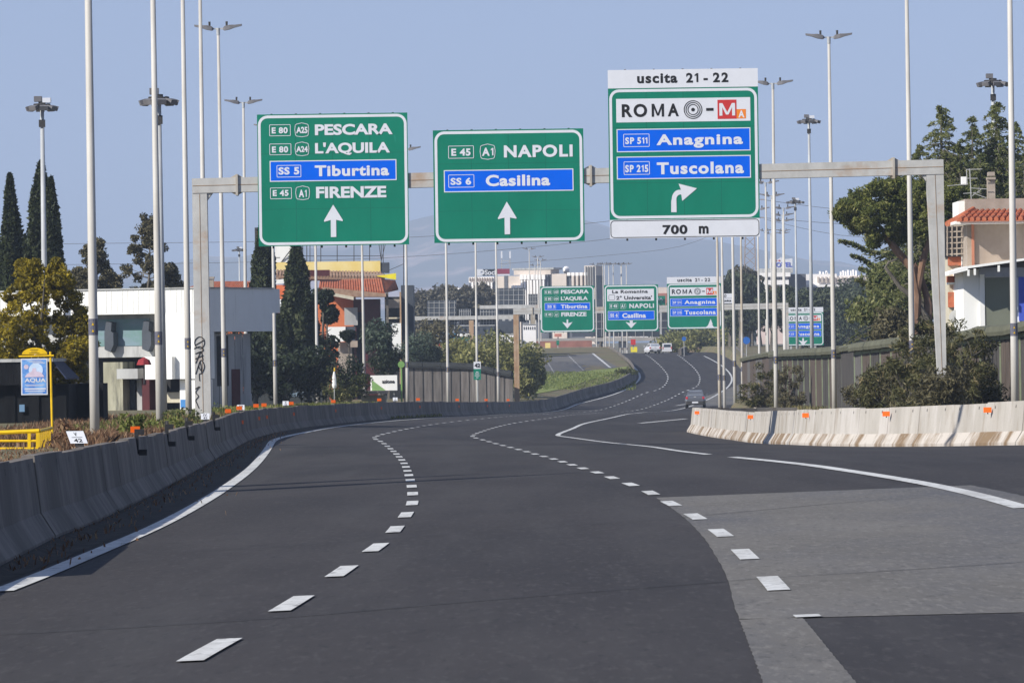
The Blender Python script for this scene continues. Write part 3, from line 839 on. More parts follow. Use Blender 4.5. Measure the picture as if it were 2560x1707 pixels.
# ------------------------------------------------------------------ concrete barriers
def barrier(label, P, mats, seg=6.0, side=-1, gap=.045, H=1.05, cat='barrier', name='concrete_barrier', maxn=99):
    """New Jersey barrier along foot path P, body on the given side of it (-1 left, +1 right when walking along P)"""
    P = np.asarray(P); sg = np.linalg.norm(np.diff(P, axis=0), axis=1); S = np.concatenate([[0], np.cumsum(sg)])
    def at(s):
        p = np.array([np.interp(s, S, P[:, k]) for k in range(3)])
        q = np.array([np.interp(min(s+.4, S[-1]), S, P[:, k]) - np.interp(max(s-.4, 0), S, P[:, k]) for k in range(3)])
        q[2] = 0; q /= np.linalg.norm(q) + 1e-9
        return p, np.array((q[1], -q[0], 0)) * side
    prof = [(0, -.12), (0, .07), (.17, .34), (.25, H), (.41, H), (.47, .34), (.62, .07), (.62, -.12)]
    n = min(maxn, int(S[-1] / seg)); seg = S[-1] / n
    p0, _ = at(0); root = thing(name, label, cat, tuple(p0)); rr = random.Random(3); out = []
    for i in range(n):
        a, b = i*seg + gap/2, (i+1)*seg - gap/2; mb = MB(); rings = []; jog = rr.uniform(-.012, .012); jz = rr.uniform(-.02, .02)
        for k in range(5):
            p, s = at(a + (b-a)*k/4)
            rings.append([tuple(p + s*(o + jog) + np.array((0, 0, z + (jz if z > .5 else 0)))) for o, z in prof])
        m = len(prof); vs = [q for r in rings for q in r]; fs = []; mi = []
        for j in range(4):
            for k in range(m):
                k2 = (k+1) % m
                f = (j*m+k, j*m+k2, (j+1)*m+k2, (j+1)*m+k)
                fs.append(f if side < 0 else f[::-1]); mi.append(1 if k in (0, 1) else 0)
        fs += [tuple(range(m)), tuple(4*m + k for k in range(m))[::-1]]; mi += [0, 0]
        for hf in (.22, .78):        # lifting holes near the top edge
            p, s = at(a + (b-a)*hf); q0, q1 = at(a + (b-a)*hf - .035)[0], at(a + (b-a)*hf + .035)[0]; n0 = len(vs)
            for q, z in ((q0, H*.86), (q1, H*.86), (q1, H*.86 + .07), (q0, H*.86 + .07)):
                o = .17 + (z - .34)/(H - .34)*.08 - .003; vs.append(tuple(q + s*(o + jog) + np.array((0, 0, z))))
            f = (n0, n0+1, n0+2, n0+3); fs.append(f if side < 0 else f[::-1]); mi.append(2)
        mb.v, mb.f, mb.m = vs, fs, mi
        mb.build('barrier_segment', mats, root)
        out.append((at((a+b)/2), H + jz))
    return root, at, S[-1]
PL_near = [q for q in PATH_L if q[1] < 486]; PL_far = [q for q in PATH_L if q[1] >= 484 and q[1] < 800]
barL, atL, lenL = barrier('long shaded grey concrete barrier along the left edge of the near road', PL_near, [conc_shaded, conc_shaded, dark_void], seg=5.0, H=1.02)
barF, atF, lenF = barrier('distant concrete barrier curving round the green verge on the left', PL_far, [conc_shaded, conc_shaded, dark_void])
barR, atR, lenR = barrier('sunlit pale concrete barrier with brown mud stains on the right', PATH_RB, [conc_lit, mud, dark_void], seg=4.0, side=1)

L_lawn = leafmat('lawn', (.085,.12,.025), (.19,.22,.06), (.27,.27,.09), .3)
L_island = leafmat('island_weed', (.075,.075,.025), (.21,.185,.07), (.33,.27,.14), .3)
barN, _, _ = barrier('rounded concrete nose closing the far end of the pale barrier', NOSE, [conc_lit, mud, dark_void], seg=2.0, side=1)
# weeds growing behind the barriers
def strip_points(tab, y0, y1, o0, o1, n, sgn, seed, dense=1.6):
    rng = np.random.default_rng(seed); out = []
    for _ in range(n):
        y = y0 + (y1 - y0) * rng.uniform() ** dense; o = o0 + (o1 - o0) * rng.uniform() ** 1.3
        x = xat(tab, y) + sgn*o; out.append((x, y, terr(x, y) - .02))
    return out
blades('dry_weeds', [q for q in strip_points(XL, 50, 190, .75, 5.5, 20000, -1, 1) if not (50 < q[1] < 90 and CX + F_PX*q[0]/q[1] < 150)], .15, L_dry, 'dry brown weeds growing behind the shaded barrier', wd=.012, cat='weeds')
blades('green_weeds', strip_points(XL, 130, 330, .7, 3.5, 6000, -1, 2, 1.0), .17, L_weed, 'green and yellow weeds along the far left barrier', wd=.02, cat='weeds')
blades('island_weeds', strip_points(XR, 138, 208, .8, 5.0, 9000, 1, 3, 1.0) + strip_points(XR, 270, 390, 2.2, 8, 5000, 1, 4, 1.0), .17, L_island, 'weeds and grass on the island behind the pale barrier', wd=.022, cat='weeds')
blades('verge_grass', [(lambda p: (p.x, p.y, terr(p.x, p.y)))(G(random.uniform(1340,1590), random.uniform(930,975), terr, 560)) for _ in range(6000)], .16, L_lawn, 'bright green grass on the verge inside the far bend', wd=.045, cat='grass')
blades('foot_weeds', [(lambda y, o: (xat(XL, y)+o, y, gz(xat(XL, y)+o, y)))(random.uniform(55, 230), .06 + random.expovariate(5)) for _ in range(1500)], .075, L_dry, 'sparse dry weeds in the dirt at the foot of the near barrier', wd=.012, cat='weeds')
blades('gutter_weeds', [(lambda y: (xat(XL, y)+.12, y, gz(xat(XL, y)+.12, y)))(random.uniform(325, 372)) for _ in range(260)], .22, L_weed, 'small weeds sprouting at the foot of the left barrier', wd=.03, cat='weeds')
blades('short_dry_grass', [q for q in strip_points(XL, 50, 92, .45, 5.5, 9000, -1, 6) if CX + F_PX*q[0]/q[1] < 170], .055, L_dry, 'short dry grass behind the nearest part of the shaded barrier', wd=.010, cat='grass')
for i, (px, py, d, w, h, m) in enumerate(((335,1062,112,.6,.55,L_weed), (410,1066,140,1.0,.5,L_weed), (460,1050,158,1.4,.45,L_bush), (165,1083,96,.5,.4,L_dry), (545,1035,215,1.4,.5,L_weed))):
    round_tree('weed_clump', px, py, d, w, h, m, ['leafy green weed clump beside the second pole', 'low green weeds between the second and third poles', 'straggly weeds at the foot of the rusty gantry post', 'dry flowering weed behind the tilted V 42 plate', 'green weeds at the foot of the fifth left pole'][i], seed=i, n_cl=10, n_leaf=45, leaf=.05, trunk=False, cat='plant')

# orange reflectors
def reflector(p, nrm, label, group, m=orange_refl, up=True, sc=1.0):
    """plate on a small bracket, facing nrm"""
    r = thing('barrier_reflector', label, 'reflector', tuple(p), group); n = Vector(nrm).normalized(); s = Vector((0, 0, 1)).cross(n)
    mb = MB(); w, h = .13*sc, .085*sc
    c = Vector((0, 0, .0)); vs = []
    for dn in (.0, .03):
        for a, b in ((-w, -h), (w, -h), (w, h), (-w, h)): vs.append(c + n*dn + s*a + Vector((0, 0, b)))
    mb.add(vs, [(3,2,1,0),(4,5,6,7),(0,1,5,4),(1,2,6,5),(2,3,7,6),(3,0,4,7)])
    mb.build('reflector_plate', m, r, local=True)
    b = MB(); b.bar(c - n*.001 + Vector((0, 0, -h*1.6)), c - n*.001 + Vector((0, 0, h)), .035*sc, .012); b.bar(c + Vector((0, 0, -h*1.4)), c - n*.05 + Vector((0, 0, -h*1.4)), .03*sc, .012)
    b.build('bracket', dark_metal, r, local=True)
    return r
view = Vector((0, -1, 0))
def barrier_at_px(P, px, dz=0, H=1.05, back=.3, sgn=-1):
    """point on top of the barrier whose foot path P is seen at photo column px"""
    best = None
    P = np.asarray(P)
    for i in range(len(P)-1):
        a, b = P[i], P[i+1]
        f = lambda q: CX + F_PX*(Vector(q) - CAM).dot(RT)/((Vector(q) - CAM).dot(fw))
        xa, xb = f(a + np.array((sgn*back, 0, H))), f(b + np.array((sgn*back, 0, H)))
        if (xa - px)*(xb - px) <= 0 and abs(xa-xb) > 1e-6:
            t = (px - xa)/(xb - xa); q = a + (b-a)*t
            return Vector((q[0] + sgn*back, q[1], q[2] + H + dz))
    return None
gl = 'orange reflectors along the left barrier'
for i, px in enumerate((338, 570, 598, 640, 660, 728, 833, 948, 1045, 1143, 1215, 1270, 1325, 1384)):
    p = barrier_at_px(PL_near, px, .12)
    if p:
        rn = ['nearest orange reflector standing on the left barrier beside the V 42 plate', 'orange reflector on the left barrier just past the IV plate', 'orange reflector in front of the III plate', 'left one of two close orange reflectors before the fifth pole', 'right one of two close orange reflectors before the fifth pole'][i] if i < 5 else 'small orange reflector on top of the far part of the left barrier'
        reflector(p, (.15, -1, 0), rn, gl, sc=.50 + min(.45, p.y/800))
        if i in (2, 3, 4, 5, 6, 7, 8, 9, 10, 11):
            q = p + Vector((.07, -.02, -.48))
            reflector(q, (1, -.6, 0), 'lower orange reflector fixed on the road face of the left barrier', 'orange reflectors low on the left barrier', sc=.5 + min(.4, p.y/800))
for i, px in enumerate((415, 465, 533)):
    p = barrier_at_px(PL_near, px, .10)
    reflector(p, (1, .25, 0), ['blackened reflector seen from its dark back, beside the second pole', 'blackened reflector midway between the second and third poles', 'blackened reflector on the left barrier beside the IV plate'][i], 'dark reflectors on the left barrier', m=dark_metal, sc=1.15)
# tall dark L-shaped brackets on the road face of the near barrier
for i, px in enumerate((340, 416, 466, 534)):
    p = barrier_at_px(PL_near, px, 0, back=.25); s = 1
    r = thing('reflector_bracket', ['black L shaped bracket below the nearest orange reflector', 'black L shaped bracket on the left barrier beside the second pole', 'black L shaped bracket between the second and third poles', 'black L shaped bracket beside the IV plate'][i], 'bracket', tuple(p), 'brackets on the near left barrier')
    mb = MB(); mb.box(-.02, .05, -.12, -.08, -.30, .13); mb.box(.052, .19, -.14, -.02, -.32, -.22); mb.box(.052, .15, -.12, -.06, .03, .13); mb.build('bracket_plate', dark_void, r, local=True)
for px, dx in ((2455,0), (2203,0), (2003,0), (1867,0), (1735,0)):
    p = barrier_at_px(PATH_RB, px, -.17, back=.0, sgn=1) 
    if p:
        p.x += .12; p.y -= .20
        reflector(p, (-.3, -1, 0), ['orange reflector on the pale barrier below the rightmost pole', 'orange reflector on the pale barrier beside the striped shadow', 'orange reflector on the pale barrier below the lamp pole with spread arms', 'orange reflector at the middle of the pale barrier', 'orange reflector on the nose end of the pale barrier'][[2455,2203,2003,1867,1735].index(px)], 'orange reflectors along the right barrier', sc=.75)

# distance plates standing on the barrier
def km_plate(px, rows, label, sc=1.0, tilt=0.0):
    p = barrier_at_px(PL_near, px, .02)
    r = thing('distance_plate', label, 'distance marker', tuple(p), 'distance plates on the left barrier'); w, h = .14*sc, .20*sc
    mb = MB(); T = lambda x, z, y=0: (x - tilt*z, y + z*.25, z + .02)
    vs = [T(x, z, y) for y in (0, .012) for x, z in ((-w,0),(w,0),(w,h*1.0),(-w,h*1.0))]
    mb.add(vs, [(0,1,2,3),(7,6,5,4),(0,4,5,1),(1,5,6,2),(2,6,7,3),(3,7,4,0)]); pl = mb.build('plate', white_sign, r, local=True)
    if rows:
        t = MB()
        for s, x0, x1, z0, z1 in rows:
            if s == '-': t.add([(x0*w, 0, z0*h), (x1*w, 0, z0*h), (x1*w, 0, z1*h), (x0*w, 0, z1*h)], [(0,1,2,3)])
            else: text_into(t, s, x0*w, x1*w, z0*h, z1*h, 0, .015)
        t.v = [T(x, z, y - .004) for x, y, z in t.v]
        t.build('lettering', black, r, local=True)
    s = MB(); s.box(-w*.5, w*.5, .02, .10, -.03, .04); s.build('foot', dark_metal, r, local=True)
km_plate(198, [('V', -.22, .12, .60, .90), ('-', -.62, .62, .48, .51), ('42', -.5, .5, .10, .38)], 'tilted white plate reading V over 42 on the near barrier', .85, .38)
km_plate(513, [('IV', -.42, .42, .56, .90), ('-', -.62, .62, .47, .51), ('42', -.46, .5, .08, .38)], 'white plate reading IV over 42 beside the gantry post', .82, 0)
km_plate(602, [('III', -.45, .45, .50, .90), ('42', -.46, .5, .06, .38)], 'small white plate reading III just past the gantry', .9, 0)
km_plate(714, [('II', -.2, .2, .5, .88), ('42', -.46, .5, .06, .38)], 'white plate reading II between the sixth and seventh poles', .95, 0)
km_plate(988, [('I', -.1, .1, .5, .88), ('42', -.46, .5, .06, .38)], 'farthest white plate reading I near the timber screen', 1.0, 0)

# ------------------------------------------------------------------ gantry with its couplings
def gantry(label, d, xl, xr, yl, yr, bh, legw, ml, mr, flanges, zl=None, foot_l=None, foot_r=None, hook=True):
    """portal: beam from photo column xl to xr; yl, yr = beam's centre rows; sizes in metres"""
    A, B = U(xl, yl, d), U(xr, yr, d); root = thing('sign_gantry', label, 'gantry', (A.x, d, gz(A.x, d)))
    mb = MB(); mb.bar(A + Vector((0, .25, 0)), B + Vector((0, .25, 0)), .5, bh); bm = mb.build('beam', beamsteel, root)
    s = MB(); s.bar(A + Vector((.02, -.004, 0)), B + Vector((-.02, -.004, 0)), .012, .016); s.build('weld_seam', seamline, bm)
    for P, w, m, x in ((A, legw[0], ml, 1), (B, legw[1], mr, -1)):
        zb = terr(P.x, d) - .3; zt = P.z - bh/2 - .003; x0 = P.x if x > 0 else P.x - w[0]
        x0b = P.x if x > 0 else P.x - w[1]
        if x > 0: top = [(x0, zt), (x0 + w[0], zt)]; bot = [(x0b, zb), (x0b + w[1], zb)]
        else: top = [(P.x - w[0], zt), (P.x, zt)]; bot = [(P.x - w[1], zb), (P.x, zb)]
        l = MB(); l.prism([bot[0], bot[1], top[1], top[0]], d + .02, d + .48); lg = l.build('post', m, root)
        if hook:
            g = MB(); xa = top[1][0] if x > 0 else top[0][0]
            g.prism([(xa, zt), (xa + x*.17, zt), (xa, zt - .22)] if x > 0 else [(xa, zt), (xa, zt - .22), (xa + x*.17, zt)], d + .06, d + .44); g.build('gusset', m, lg)
        s = MB(); s.bar((( bot[0][0]+bot[1][0])/2, d + .016, zb), ((top[0][0]+top[1][0])/2, d + .016, zt - .02), .014, .010); s.build('weld_seam', seamline, lg)
    for fx in flanges:
        t = (fx - xl)/(xr - xl); p = A.lerp(B, t) + Vector((0, .25, 0)); f = MB()
        f.box(p.x - .035, p.x + .035, d - .07, d + .57, p.z - bh/2 - .10, p.z + bh/2 + .10)
        for sg in (-1, 1):
            f.prism([(p.x + sg*.035, p.z + bh/2 + .001), (p.x + sg*.20, p.z + bh/2 + .001), (p.x + sg*.035, p.z + bh/2 + .09)][::sg], d + .05, d + .07)
            f.prism([(p.x + sg*.035, p.z - bh/2 - .001), (p.x + sg*.035, p.z - bh/2 - .09), (p.x + sg*.20, p.z - bh/2 - .001)][::sg], d + .05, d + .07)
            f.prism([(p.x + sg*.035, p.z + bh/2 + .001), (p.x + sg*.20, p.z + bh/2 + .001), (p.x + sg*.035, p.z + bh/2 + .09)][::sg], d + .44, d + .46)
        f.build('coupling_flange', rust2, root)
    return root
GD = 175.0
g1 = gantry('pale steel portal gantry carrying the three large near signs', GD, 480, 2359, 465, 417, .46, ((.46, .50), (.54, .20)), beamsteel, beamsteel, (592, 1477, 2234))
# spray-painted scribble on the gantry's left post
gr = MB()
for st in ([(487,850),(497,842),(508,846),(511,858),(504,870),(492,868),(486,858),(488,850)], [(489,862),(510,850)], [(484,872),(500,866),(508,876),(488,884),(503,878)], [(489,908),(502,880),(507,900)], [(488,897),(508,888)], [(489,935),(500,905),(504,935)],
           [(505,930),(496,915),(503,900),(511,915),(505,932),(498,935),(499,952)], [(488,972),(499,966),(489,980),(496,990),(489,1000),(493,1010),(497,1020)]):
    gr.tube([U(a, b, GD + .01) for a, b in catmull(st, 4)], .013, 5)
go = gr.build('graffiti', black, [c for c in g1.children if c.name.startswith('post')][0])

# ------------------------------------------------------------------ the three near signs
def arrow_up(s, tip, hl, hr, hy, sl, sr, bot, m=None):
    s.shape('arrow', [(tip[0], tip[1]), (hl, hy), (hl + 4, hy + 12), (sl, hy - 6), (sl + 2, bot), (sr + 2, bot - 2), (sr, hy - 8), (hr - 2, hy + 6), (hr, hy - 6)][::-1], white_sign)
def panel(s, w, h, m=None, z0=0.0, n=6):
    mb = MB(); mb.box(0, w, 0, .045, -z0 - h, -z0); p = mb.build('panel', m or green_sign, s.root, local=True)
    q = MB()
    for f in (.253, .5, .747): q.box(w*f - .006, w*f + .006, -.0022, -.0005, -z0 - h + .01, -z0 - .01)
    for f in (.30, .72): q.box(.01, w - .01, -.0018, -.0004, -z0 - h*f - .005, -z0 - h*f + .005)
    q.build('panel_seams', green_seam, p, local=True); return p
def rows_sign1(s):
    T = lambda t, b, **k: s.text(t, b, white_sign, **k)
    T('PESCARA', (690,203,1492,327)); T("L'AQUILA", (692,392,1465,534)); T('FIRENZE', (703,848,1428,975))
    s.badge('E 80', (245,242,410,308), (220,213,440,335), white_sign); s.badge('A25', (497,238,615,306), (480,194,630,346), white_sign, kind='b')
    s.badge('E 80', (248,438,415,505), (222,410,447,530), white_sign); s.badge('A24', (497,437,617,500), (483,391,632,541), white_sign, kind='b')
    s.badge('E 45', (257,888,420,953), (230,863,453,983), white_sign); s.badge('A1', (525,885,607,965), (490,844,640,994), white_sign, kind='b')
    b = s.blue((225,573,1533,805)); s.text('Tiburtina', (690,627,1455,750), white_sign, b, spacing=1.1); s.badge('SS 5', (315,652,530,732), (297,631,549,760), white_sign, b)
def rows_sign2(s, dz=0):
    s.text('NAPOLI', (978,293+dz,1820,460+dz), white_sign, spacing=1.15); s.badge('E 45', (335,348+dz,570,442+dz), (297,313+dz,610,475+dz), white_sign); s.badge('A1', (710,338+dz,850,440+dz), (683,289+dz,875,487+dz), white_sign, kind='b')
    b = s.blue((243,588,1830,888)); s.text('Casilina', (755,658,1543,812), white_sign, b, spacing=1.08); s.badge('SS 6', (325,705,577,797), (298,666,615,830), white_sign, b)
def rows_sign3(s):
    wp = s.plate('white_plate', s.box((198,335,1293,545)), white_sign, -.006)
    mb = MB()
    for ch, b4 in (('RO', (243,391,450,503)), ('M', (487,390,588,497)), ('A', (618,388,709,494))):
        x0, x1, z0, z1 = s.box(b4); text_into(mb, ch, x0, x1, z0, z1, -.012, .035, 1.25)
    mb.build('lettering', black, wp, local=True)
    mb = MB(); cx, cz = s.P(825, 438)
    for r in (76, 61, 45): disc(mb, cx, cz, r/s.k, -.012, r_in=(r-7)/s.k)
    disc(mb, cx, cz, 15/s.k, -.012); x0, x1, z0, z1 = s.box((932,424,992,448)); mb.add([(x0,-.012,z0),(x1,-.012,z0),(x1,-.012,z1),(x0,-.012,z1)], [(0,1,2,3)]); mb.build('ring_emblem', black, wp, local=True)
    s.plate('metro_square', s.box((1025,355,1180,514)), red_sign, -.010, wp, .004); s.plate('line_square', s.box((1181,432,1257,510)), orange_sign, -.010, wp, .004)
    s.text('M', (1040,383,1168,487), white_sign, wp, -.014); s.text('A', (1195,443,1245,502), white_sign, wp, -.014)
    for b, t, tb, n, nb, ob in (((202,581,1295,788), 'Anagnina', (527,630,1232,755), 'SP 511', (272,663,453,722), (257,635,470,745)), ((203,806,1298,1010), 'Tuscolana', (530,858,1240,968), 'SP 215', (272,888,460,952), (260,860,472,972))):
        p = s.blue(b); s.text(t, tb, white_sign, p, spacing=1.15); s.badge(n, nb, ob, white_sign, p)
def exit_plate(s, w, hh):
    p = s.plate('exit_plate', (0, w, -hh, 0), white_sign, -.004, th=.049)
    s.text('uscita', (368,140,697,226), black, p, -.009, spacing=1.15); s.text('21 - 22', (768,133,1113,219), black, p, -.009, spacing=1.1)

k1 = 4.127*80; s1 = Sign('direction_sign', 'large green near sign for Pescara and Firenze with an up arrow', U(642.3, 287.1, GD-.06), k1, (92, 112), .0155, .0125)
w1, h1 = 1551/k1, 1358/k1; panel(s1, w1, h1); s1.frame('border', .025, w1-.025, -h1+.03, -.035, .30, .085, white_sign, -.004); rows_sign1(s1)
arrow_up(s1, (880,1040), 785, 980, 1205, 855, 911, 1375); s1.stiffeners(w1, -h1, 0)
k2 = 4.9*80; s2 = Sign('direction_sign', 'large green sign for Napoli and Casilina with an up arrow', U(1060+108/4.9, 300+130/4.9, GD-.06), k2, (108, 130), .0130, .0180)
w2, h2 = 1842/k2, 1378/k2; panel(s2, w2, h2); s2.frame('border', .045, w2-.04, -h2+.03, -.04, .30, .085, white_sign, -.004); rows_sign2(s2)
arrow_up(s2, (1013,997), 903, 1132, 1200, 985, 1052, 1398); s2.stiffeners(w2, -h2, 0)
k3 = 3.267*80; s3 = Sign('direction_sign', 'tallest near green sign with a curved arrow above a white 700 m plate', U(1480+128/3.267, 140+118/3.267, GD-.06), k3, (128, 118), .0150, .0165)
w3 = 1225/k3; hw, h3 = 150/k3, 1072/k3
panel(s3, w3, h3, z0=hw); exit_plate(s3, w3, hw); s3.frame('border', .035, w3-.035, -hw-h3+.03, -hw-.035, .30, .085, white_sign, -.004); rows_sign3(s3)
pts = [(648,1275), (648,1185)] + [(652 + 62*(1-math.cos(a)), 1170 - 78*math.sin(a)) for a in [i*math.pi/16 for i in range(0, 9)]] + [(727,1092), (708,1042), (858,1080), (738,1183), (730,1132), (722,1130)] + [(724 - 34*math.sin(a), 1168 - 38*math.cos(a)) for a in [i*math.pi/16 for i in range(1, 9)]] + [(692,1275)]
s3.shape('arrow', pts[::-1], white_sign)
bp = s3.plate('distance_plate', (0.0, w3, -hw-h3-.585, -hw-h3-.004), white_sign, -.004, th=.049)
s3.frame('plate_edge', .02, w3-.02, -hw-h3-.565, -hw-h3-.022, .12, .022, black, -.0075, bp)
s3.text('700', (577,1376,780,1457), black, bp, -.010, spacing=1.1); s3.text('m', (873,1385,952,1450), black, bp, -.010)
s3.stiffeners(w3, -hw-h3-.585, 0, 5)

# ------------------------------------------------------------------ second gantry and its signs
D2 = 487.0
gantry('second, more distant gantry with rust brown left post', D2, 1283, 1971, 779, 764, .5, ((.46, .46), (.55, .4)), rust, beamsteel, (1331, 1800))
def down_arrow(s, cx, y0, y1, hw):
    s.shape('arrow', [(cx-22,y0), (cx-25,y0+(y1-y0)*.42), (cx-hw,y0+(y1-y0)*.28), (cx,y1), (cx+hw,y0+(y1-y0)*.28), (cx+25,y0+(y1-y0)*.42), (cx+22,y0)], white_sign)
def sign_at(label, px, py, k, tl, xs, ys): return Sign('direction_sign', label, U(px, py, D2-.06), k, tl, xs, ys)
a = sign_at('smaller distant green sign for Pescara and Firenze with a down arrow', 1350, 716, k1, (92,112), .0155, .0125)
panel(a, w1, 4.0); a.frame('border', .04, w1-.04, -3.96, -.04, .34, .10, white_sign, -.006); rows_sign1(a); down_arrow(a, 880, 1060, 1320, 150); a.stiffeners(w1, -4.0, 0)
k = 131.6; b = sign_at('distant green sign with a white La Romanina and 2a Universita plate', 1510, 713, k, (950,335), .016, .035)
panel(b, w1, 4.05); b.frame('border', .04, w1-.04, -4.01, -.04, .34, .10, white_sign, -.006)
wp = b.plate('white_plate', b.box((985,362,1522,518)), white_sign, -.007)
b.text('La Romanina', (1043,375,1452,428), black, wp, spacing=1.1); b.text("2\u00b0 Universita'", (1090,440,1500,500), black, wp, spacing=1.05)
mb = MB(); x0, x1, z0, z1 = b.box((1003,440,1075,505)); ring(mb, round_rect(x0, x1, z0, z1, .12), .03, -.012); mb.build('route_badge', black, wp, local=True)
b.text('NAPOLI', (1240,530,1522,592), white_sign, spacing=1.15); b.badge('E 45', (1025,552,1100,590), (1013,538,1112,604), white_sign); b.badge('A1', (1147,548,1190,590), (1135,535,1205,604), white_sign, kind='b')
p = b.blue((995,612,1528,735)); b.text('Casilina', (1160,642,1430,706), white_sign, p, spacing=1.05); b.badge('SS 6', (1022,655,1108,698), (1010,640,1120,712), white_sign, p)
b.shape('arrow', [(1243,733),(1247,762),(1197,750),(1262,820),(1325,750),(1279,762),(1281,733)], white_sign); b.stiffeners(w1, -4.05, 0)
c = sign_at('distant green exit 21 - 22 sign partly behind two lamp poles', 1667, 693, k3, (128,118), .0150, .0165)
panel(c, w3, 3.95, z0=hw); exit_plate(c, w3, hw); c.frame('border', .04, w3-.04, -hw-3.91, -hw-.04, .34, .10, white_sign, -.006); rows_sign3(c)
c.shape('arrow', [(1075,1190), (1125,1060), (1175,1190), (1150,1180), (1215,1270), (985,1275), (1050,1225)], white_sign); c.stiffeners(w3, -hw-3.95, 0)
e = Sign('information_sign', 'white sign standing on the second gantry between lamp poles', U(1806, 734, D2-.06), 100, (0, 0), 0, 0)
mb = MB(); mb.box(0, .85, 0, .04, -.85, 0); mb.build('panel', white_sign, e.root, local=True)
e.text('LO', (5,8,34,32), black, y=-.01); e.text('onica', (8,52,76,72), black, y=-.01); e.plate('divider', (.02, .8, -.42, -.40), black, -.008)
# exit sign beyond, on two posts
D3 = 650.0
f = Sign('direction_sign', 'farthest green exit 21 - 22 sign with a white down arrow, beyond the timber screen', U(1957, 769, D3), k3, (128,118), .0150, .0165)
panel(f, w3, 3.85, z0=hw); exit_plate(f, w3, hw); f.frame('border', .04, w3-.04, -hw-3.81, -hw-.04, .34, .10, white_sign, -.006); rows_sign3(f); down_arrow(f, 745, 1040, 1270, 140)
mb = MB()
for x in (.9, 3.7): mb.box(x-.12, x+.12, .08, .30, -12, -.4)
mb.build('posts', steel, f.root, local=True)

# ------------------------------------------------------------------ lamp poles
LAMP_H = 16.0
proto = thing('street_lamp', 'x', 'street lamp', (0, 0, 0), 'street lamps along the motorway')
mb = MB(); mb.tube([(0,0,-.4), (0,0,2.0), (0,0,LAMP_H)], [.112, .107, .062], 14); mb.build('pole', pole_white, proto, local=True, smooth=True)
mb = MB(); mb.tube([(0,0,2.25), (0,0,2.62)], [.1115, .1105], 14, cap=False); st = mb.build('sticker', sticker_blue, proto, local=True)
mb = MB()
for z in (2.32, 2.47):
    mb.add([(-.028,-.1145,z), (.028,-.1145,z), (.0,-.1145,z+.06)], [(0,1,2)])
mb.build('warning_mark', yellow, st, local=True)
mb = MB(); mb.tube([(0,0,LAMP_H-.25), (0,0,LAMP_H+.05)], .075, 12); mb.bar((-.30,0,LAMP_H+.02), (.30,0,LAMP_H+.02), .06); mb.build('head_bracket', pole_white, proto, local=True)
for sx in (-1, 1):
    mb = MB(); rings = []
    for t, hw_, zt, zb in ((.20,.08,.05,-.03), (.26,.13,.12,-.06), (.48,.16,.17,-.02), (.70,.14,.17,.06), (.98,.09,.20,.12), (1.0,.05,.20,.14)):
        rings.append([(sx*t,-hw_,LAMP_H+zb), (sx*t,hw_,LAMP_H+zb), (sx*t,hw_*.8,LAMP_H+zt), (sx*t,-hw_*.8,LAMP_H+zt)])
    mb.loft(rings); lu = mb.build('luminaire', lamp_grey, proto, local=True)
    k = MB(); k.tube([(sx*.36,0,LAMP_H+.14), (sx*.36,0,LAMP_H+.32)], [.045,.05], 8); k.build('photocell', dark_metal, lu, local=True)
def lamp_d(ytop, px=1280, side=.9, lo=150, hi=900):
    h = 875 - (px-1280)*math.tan(ROLL)
    best = None
    for i in range(1500):
        d = lo + (hi-lo)*i/1500
        y = h - (LAMP_H + side + .1 + ZC(d) - 2.0)*F_PX/d
        if best is None or abs(y-ytop) < best[0]: best = (abs(y-ytop), d)
    return best[1]
POLES = []
first = [True]
def lamp(px, py, d, label, sc=1.0, m=None, rz=None):
    """px, py: where the pole is seen; d its distance"""
    x = U(px, py, d).x; z = terr(x, d)
    if first[0]:
        o = proto; o.location = (x, d, z); o['label'] = label; first[0] = False
    else: o = dup(proto, (x, d, z), random.uniform(-.08, .08) if rz is None else rz, label)
    if sc != 1.0: o.scale = (1, 1, sc)
    o.rotation_euler.x = random.uniform(-.004, .004); o.rotation_euler.y = random.uniform(-.004, .004)
    if m:
        for c in o.children:
            if c.name.startswith('pole'):
                c.data = c.data.copy(); c.data.materials[0] = m
    POLES.append(o); return o
lamp(236, 1000, 127, 'thickest lamp pole, nearest on the left, in front of the white shop', m=pole_warm)
lamp(399, 1000, 158, 'second lamp pole from the left, in front of the shop pillar', m=pole_warm)
lamp(471, 960, 186, 'lamp pole just left of the gantry post', m=pole_warm)
lamp(514, 960, 208, 'lamp pole seen right behind the gantry post')
lamp(549, 77, lamp_d(77, 549), 'tallest complete lamp with spread arms at the upper left')
lamp(606, 260, lamp_d(260, 606), 'second complete lamp with spread arms, left of the Pescara sign')
lamp(688, 960, 322, 'lamp pole in front of the dark cypress trees')
FARL = 'lamp pole rising behind the near green signs'
lamp(793, 960, 352, 'lamp pole before the orange building, left of its wall'); lamp(911, 960, 385, 'lamp pole in front of the orange wall')
lamp(1018, 940, d_at(1018, 1.0), 'lamp pole at the left end of the timber screen')
for px in (1119, 1192, 1245): lamp(px, 900, d_at(px, 1.0), FARL)
lamp(1322, 607, lamp_d(607, 1317), 'highest of the lamps showing just below the Napoli sign'); lamp(1345, 627, lamp_d(627, 1343), 'lamp just right of and below the highest one under the Napoli sign')
lamp(2530, 500, 163, 'rightmost lamp pole, close to the tiled house'); lamp(2275, 500, 196, 'lamp pole just left of the right gantry post')
lamp(2073, 80, lamp_d(80, 2073, .85), 'tallest complete lamp with spread arms at the upper right')
lamp(1929, 193, lamp_d(193, 1929, .85), 'lamp with spread arms right of the exit 21 - 22 sign')
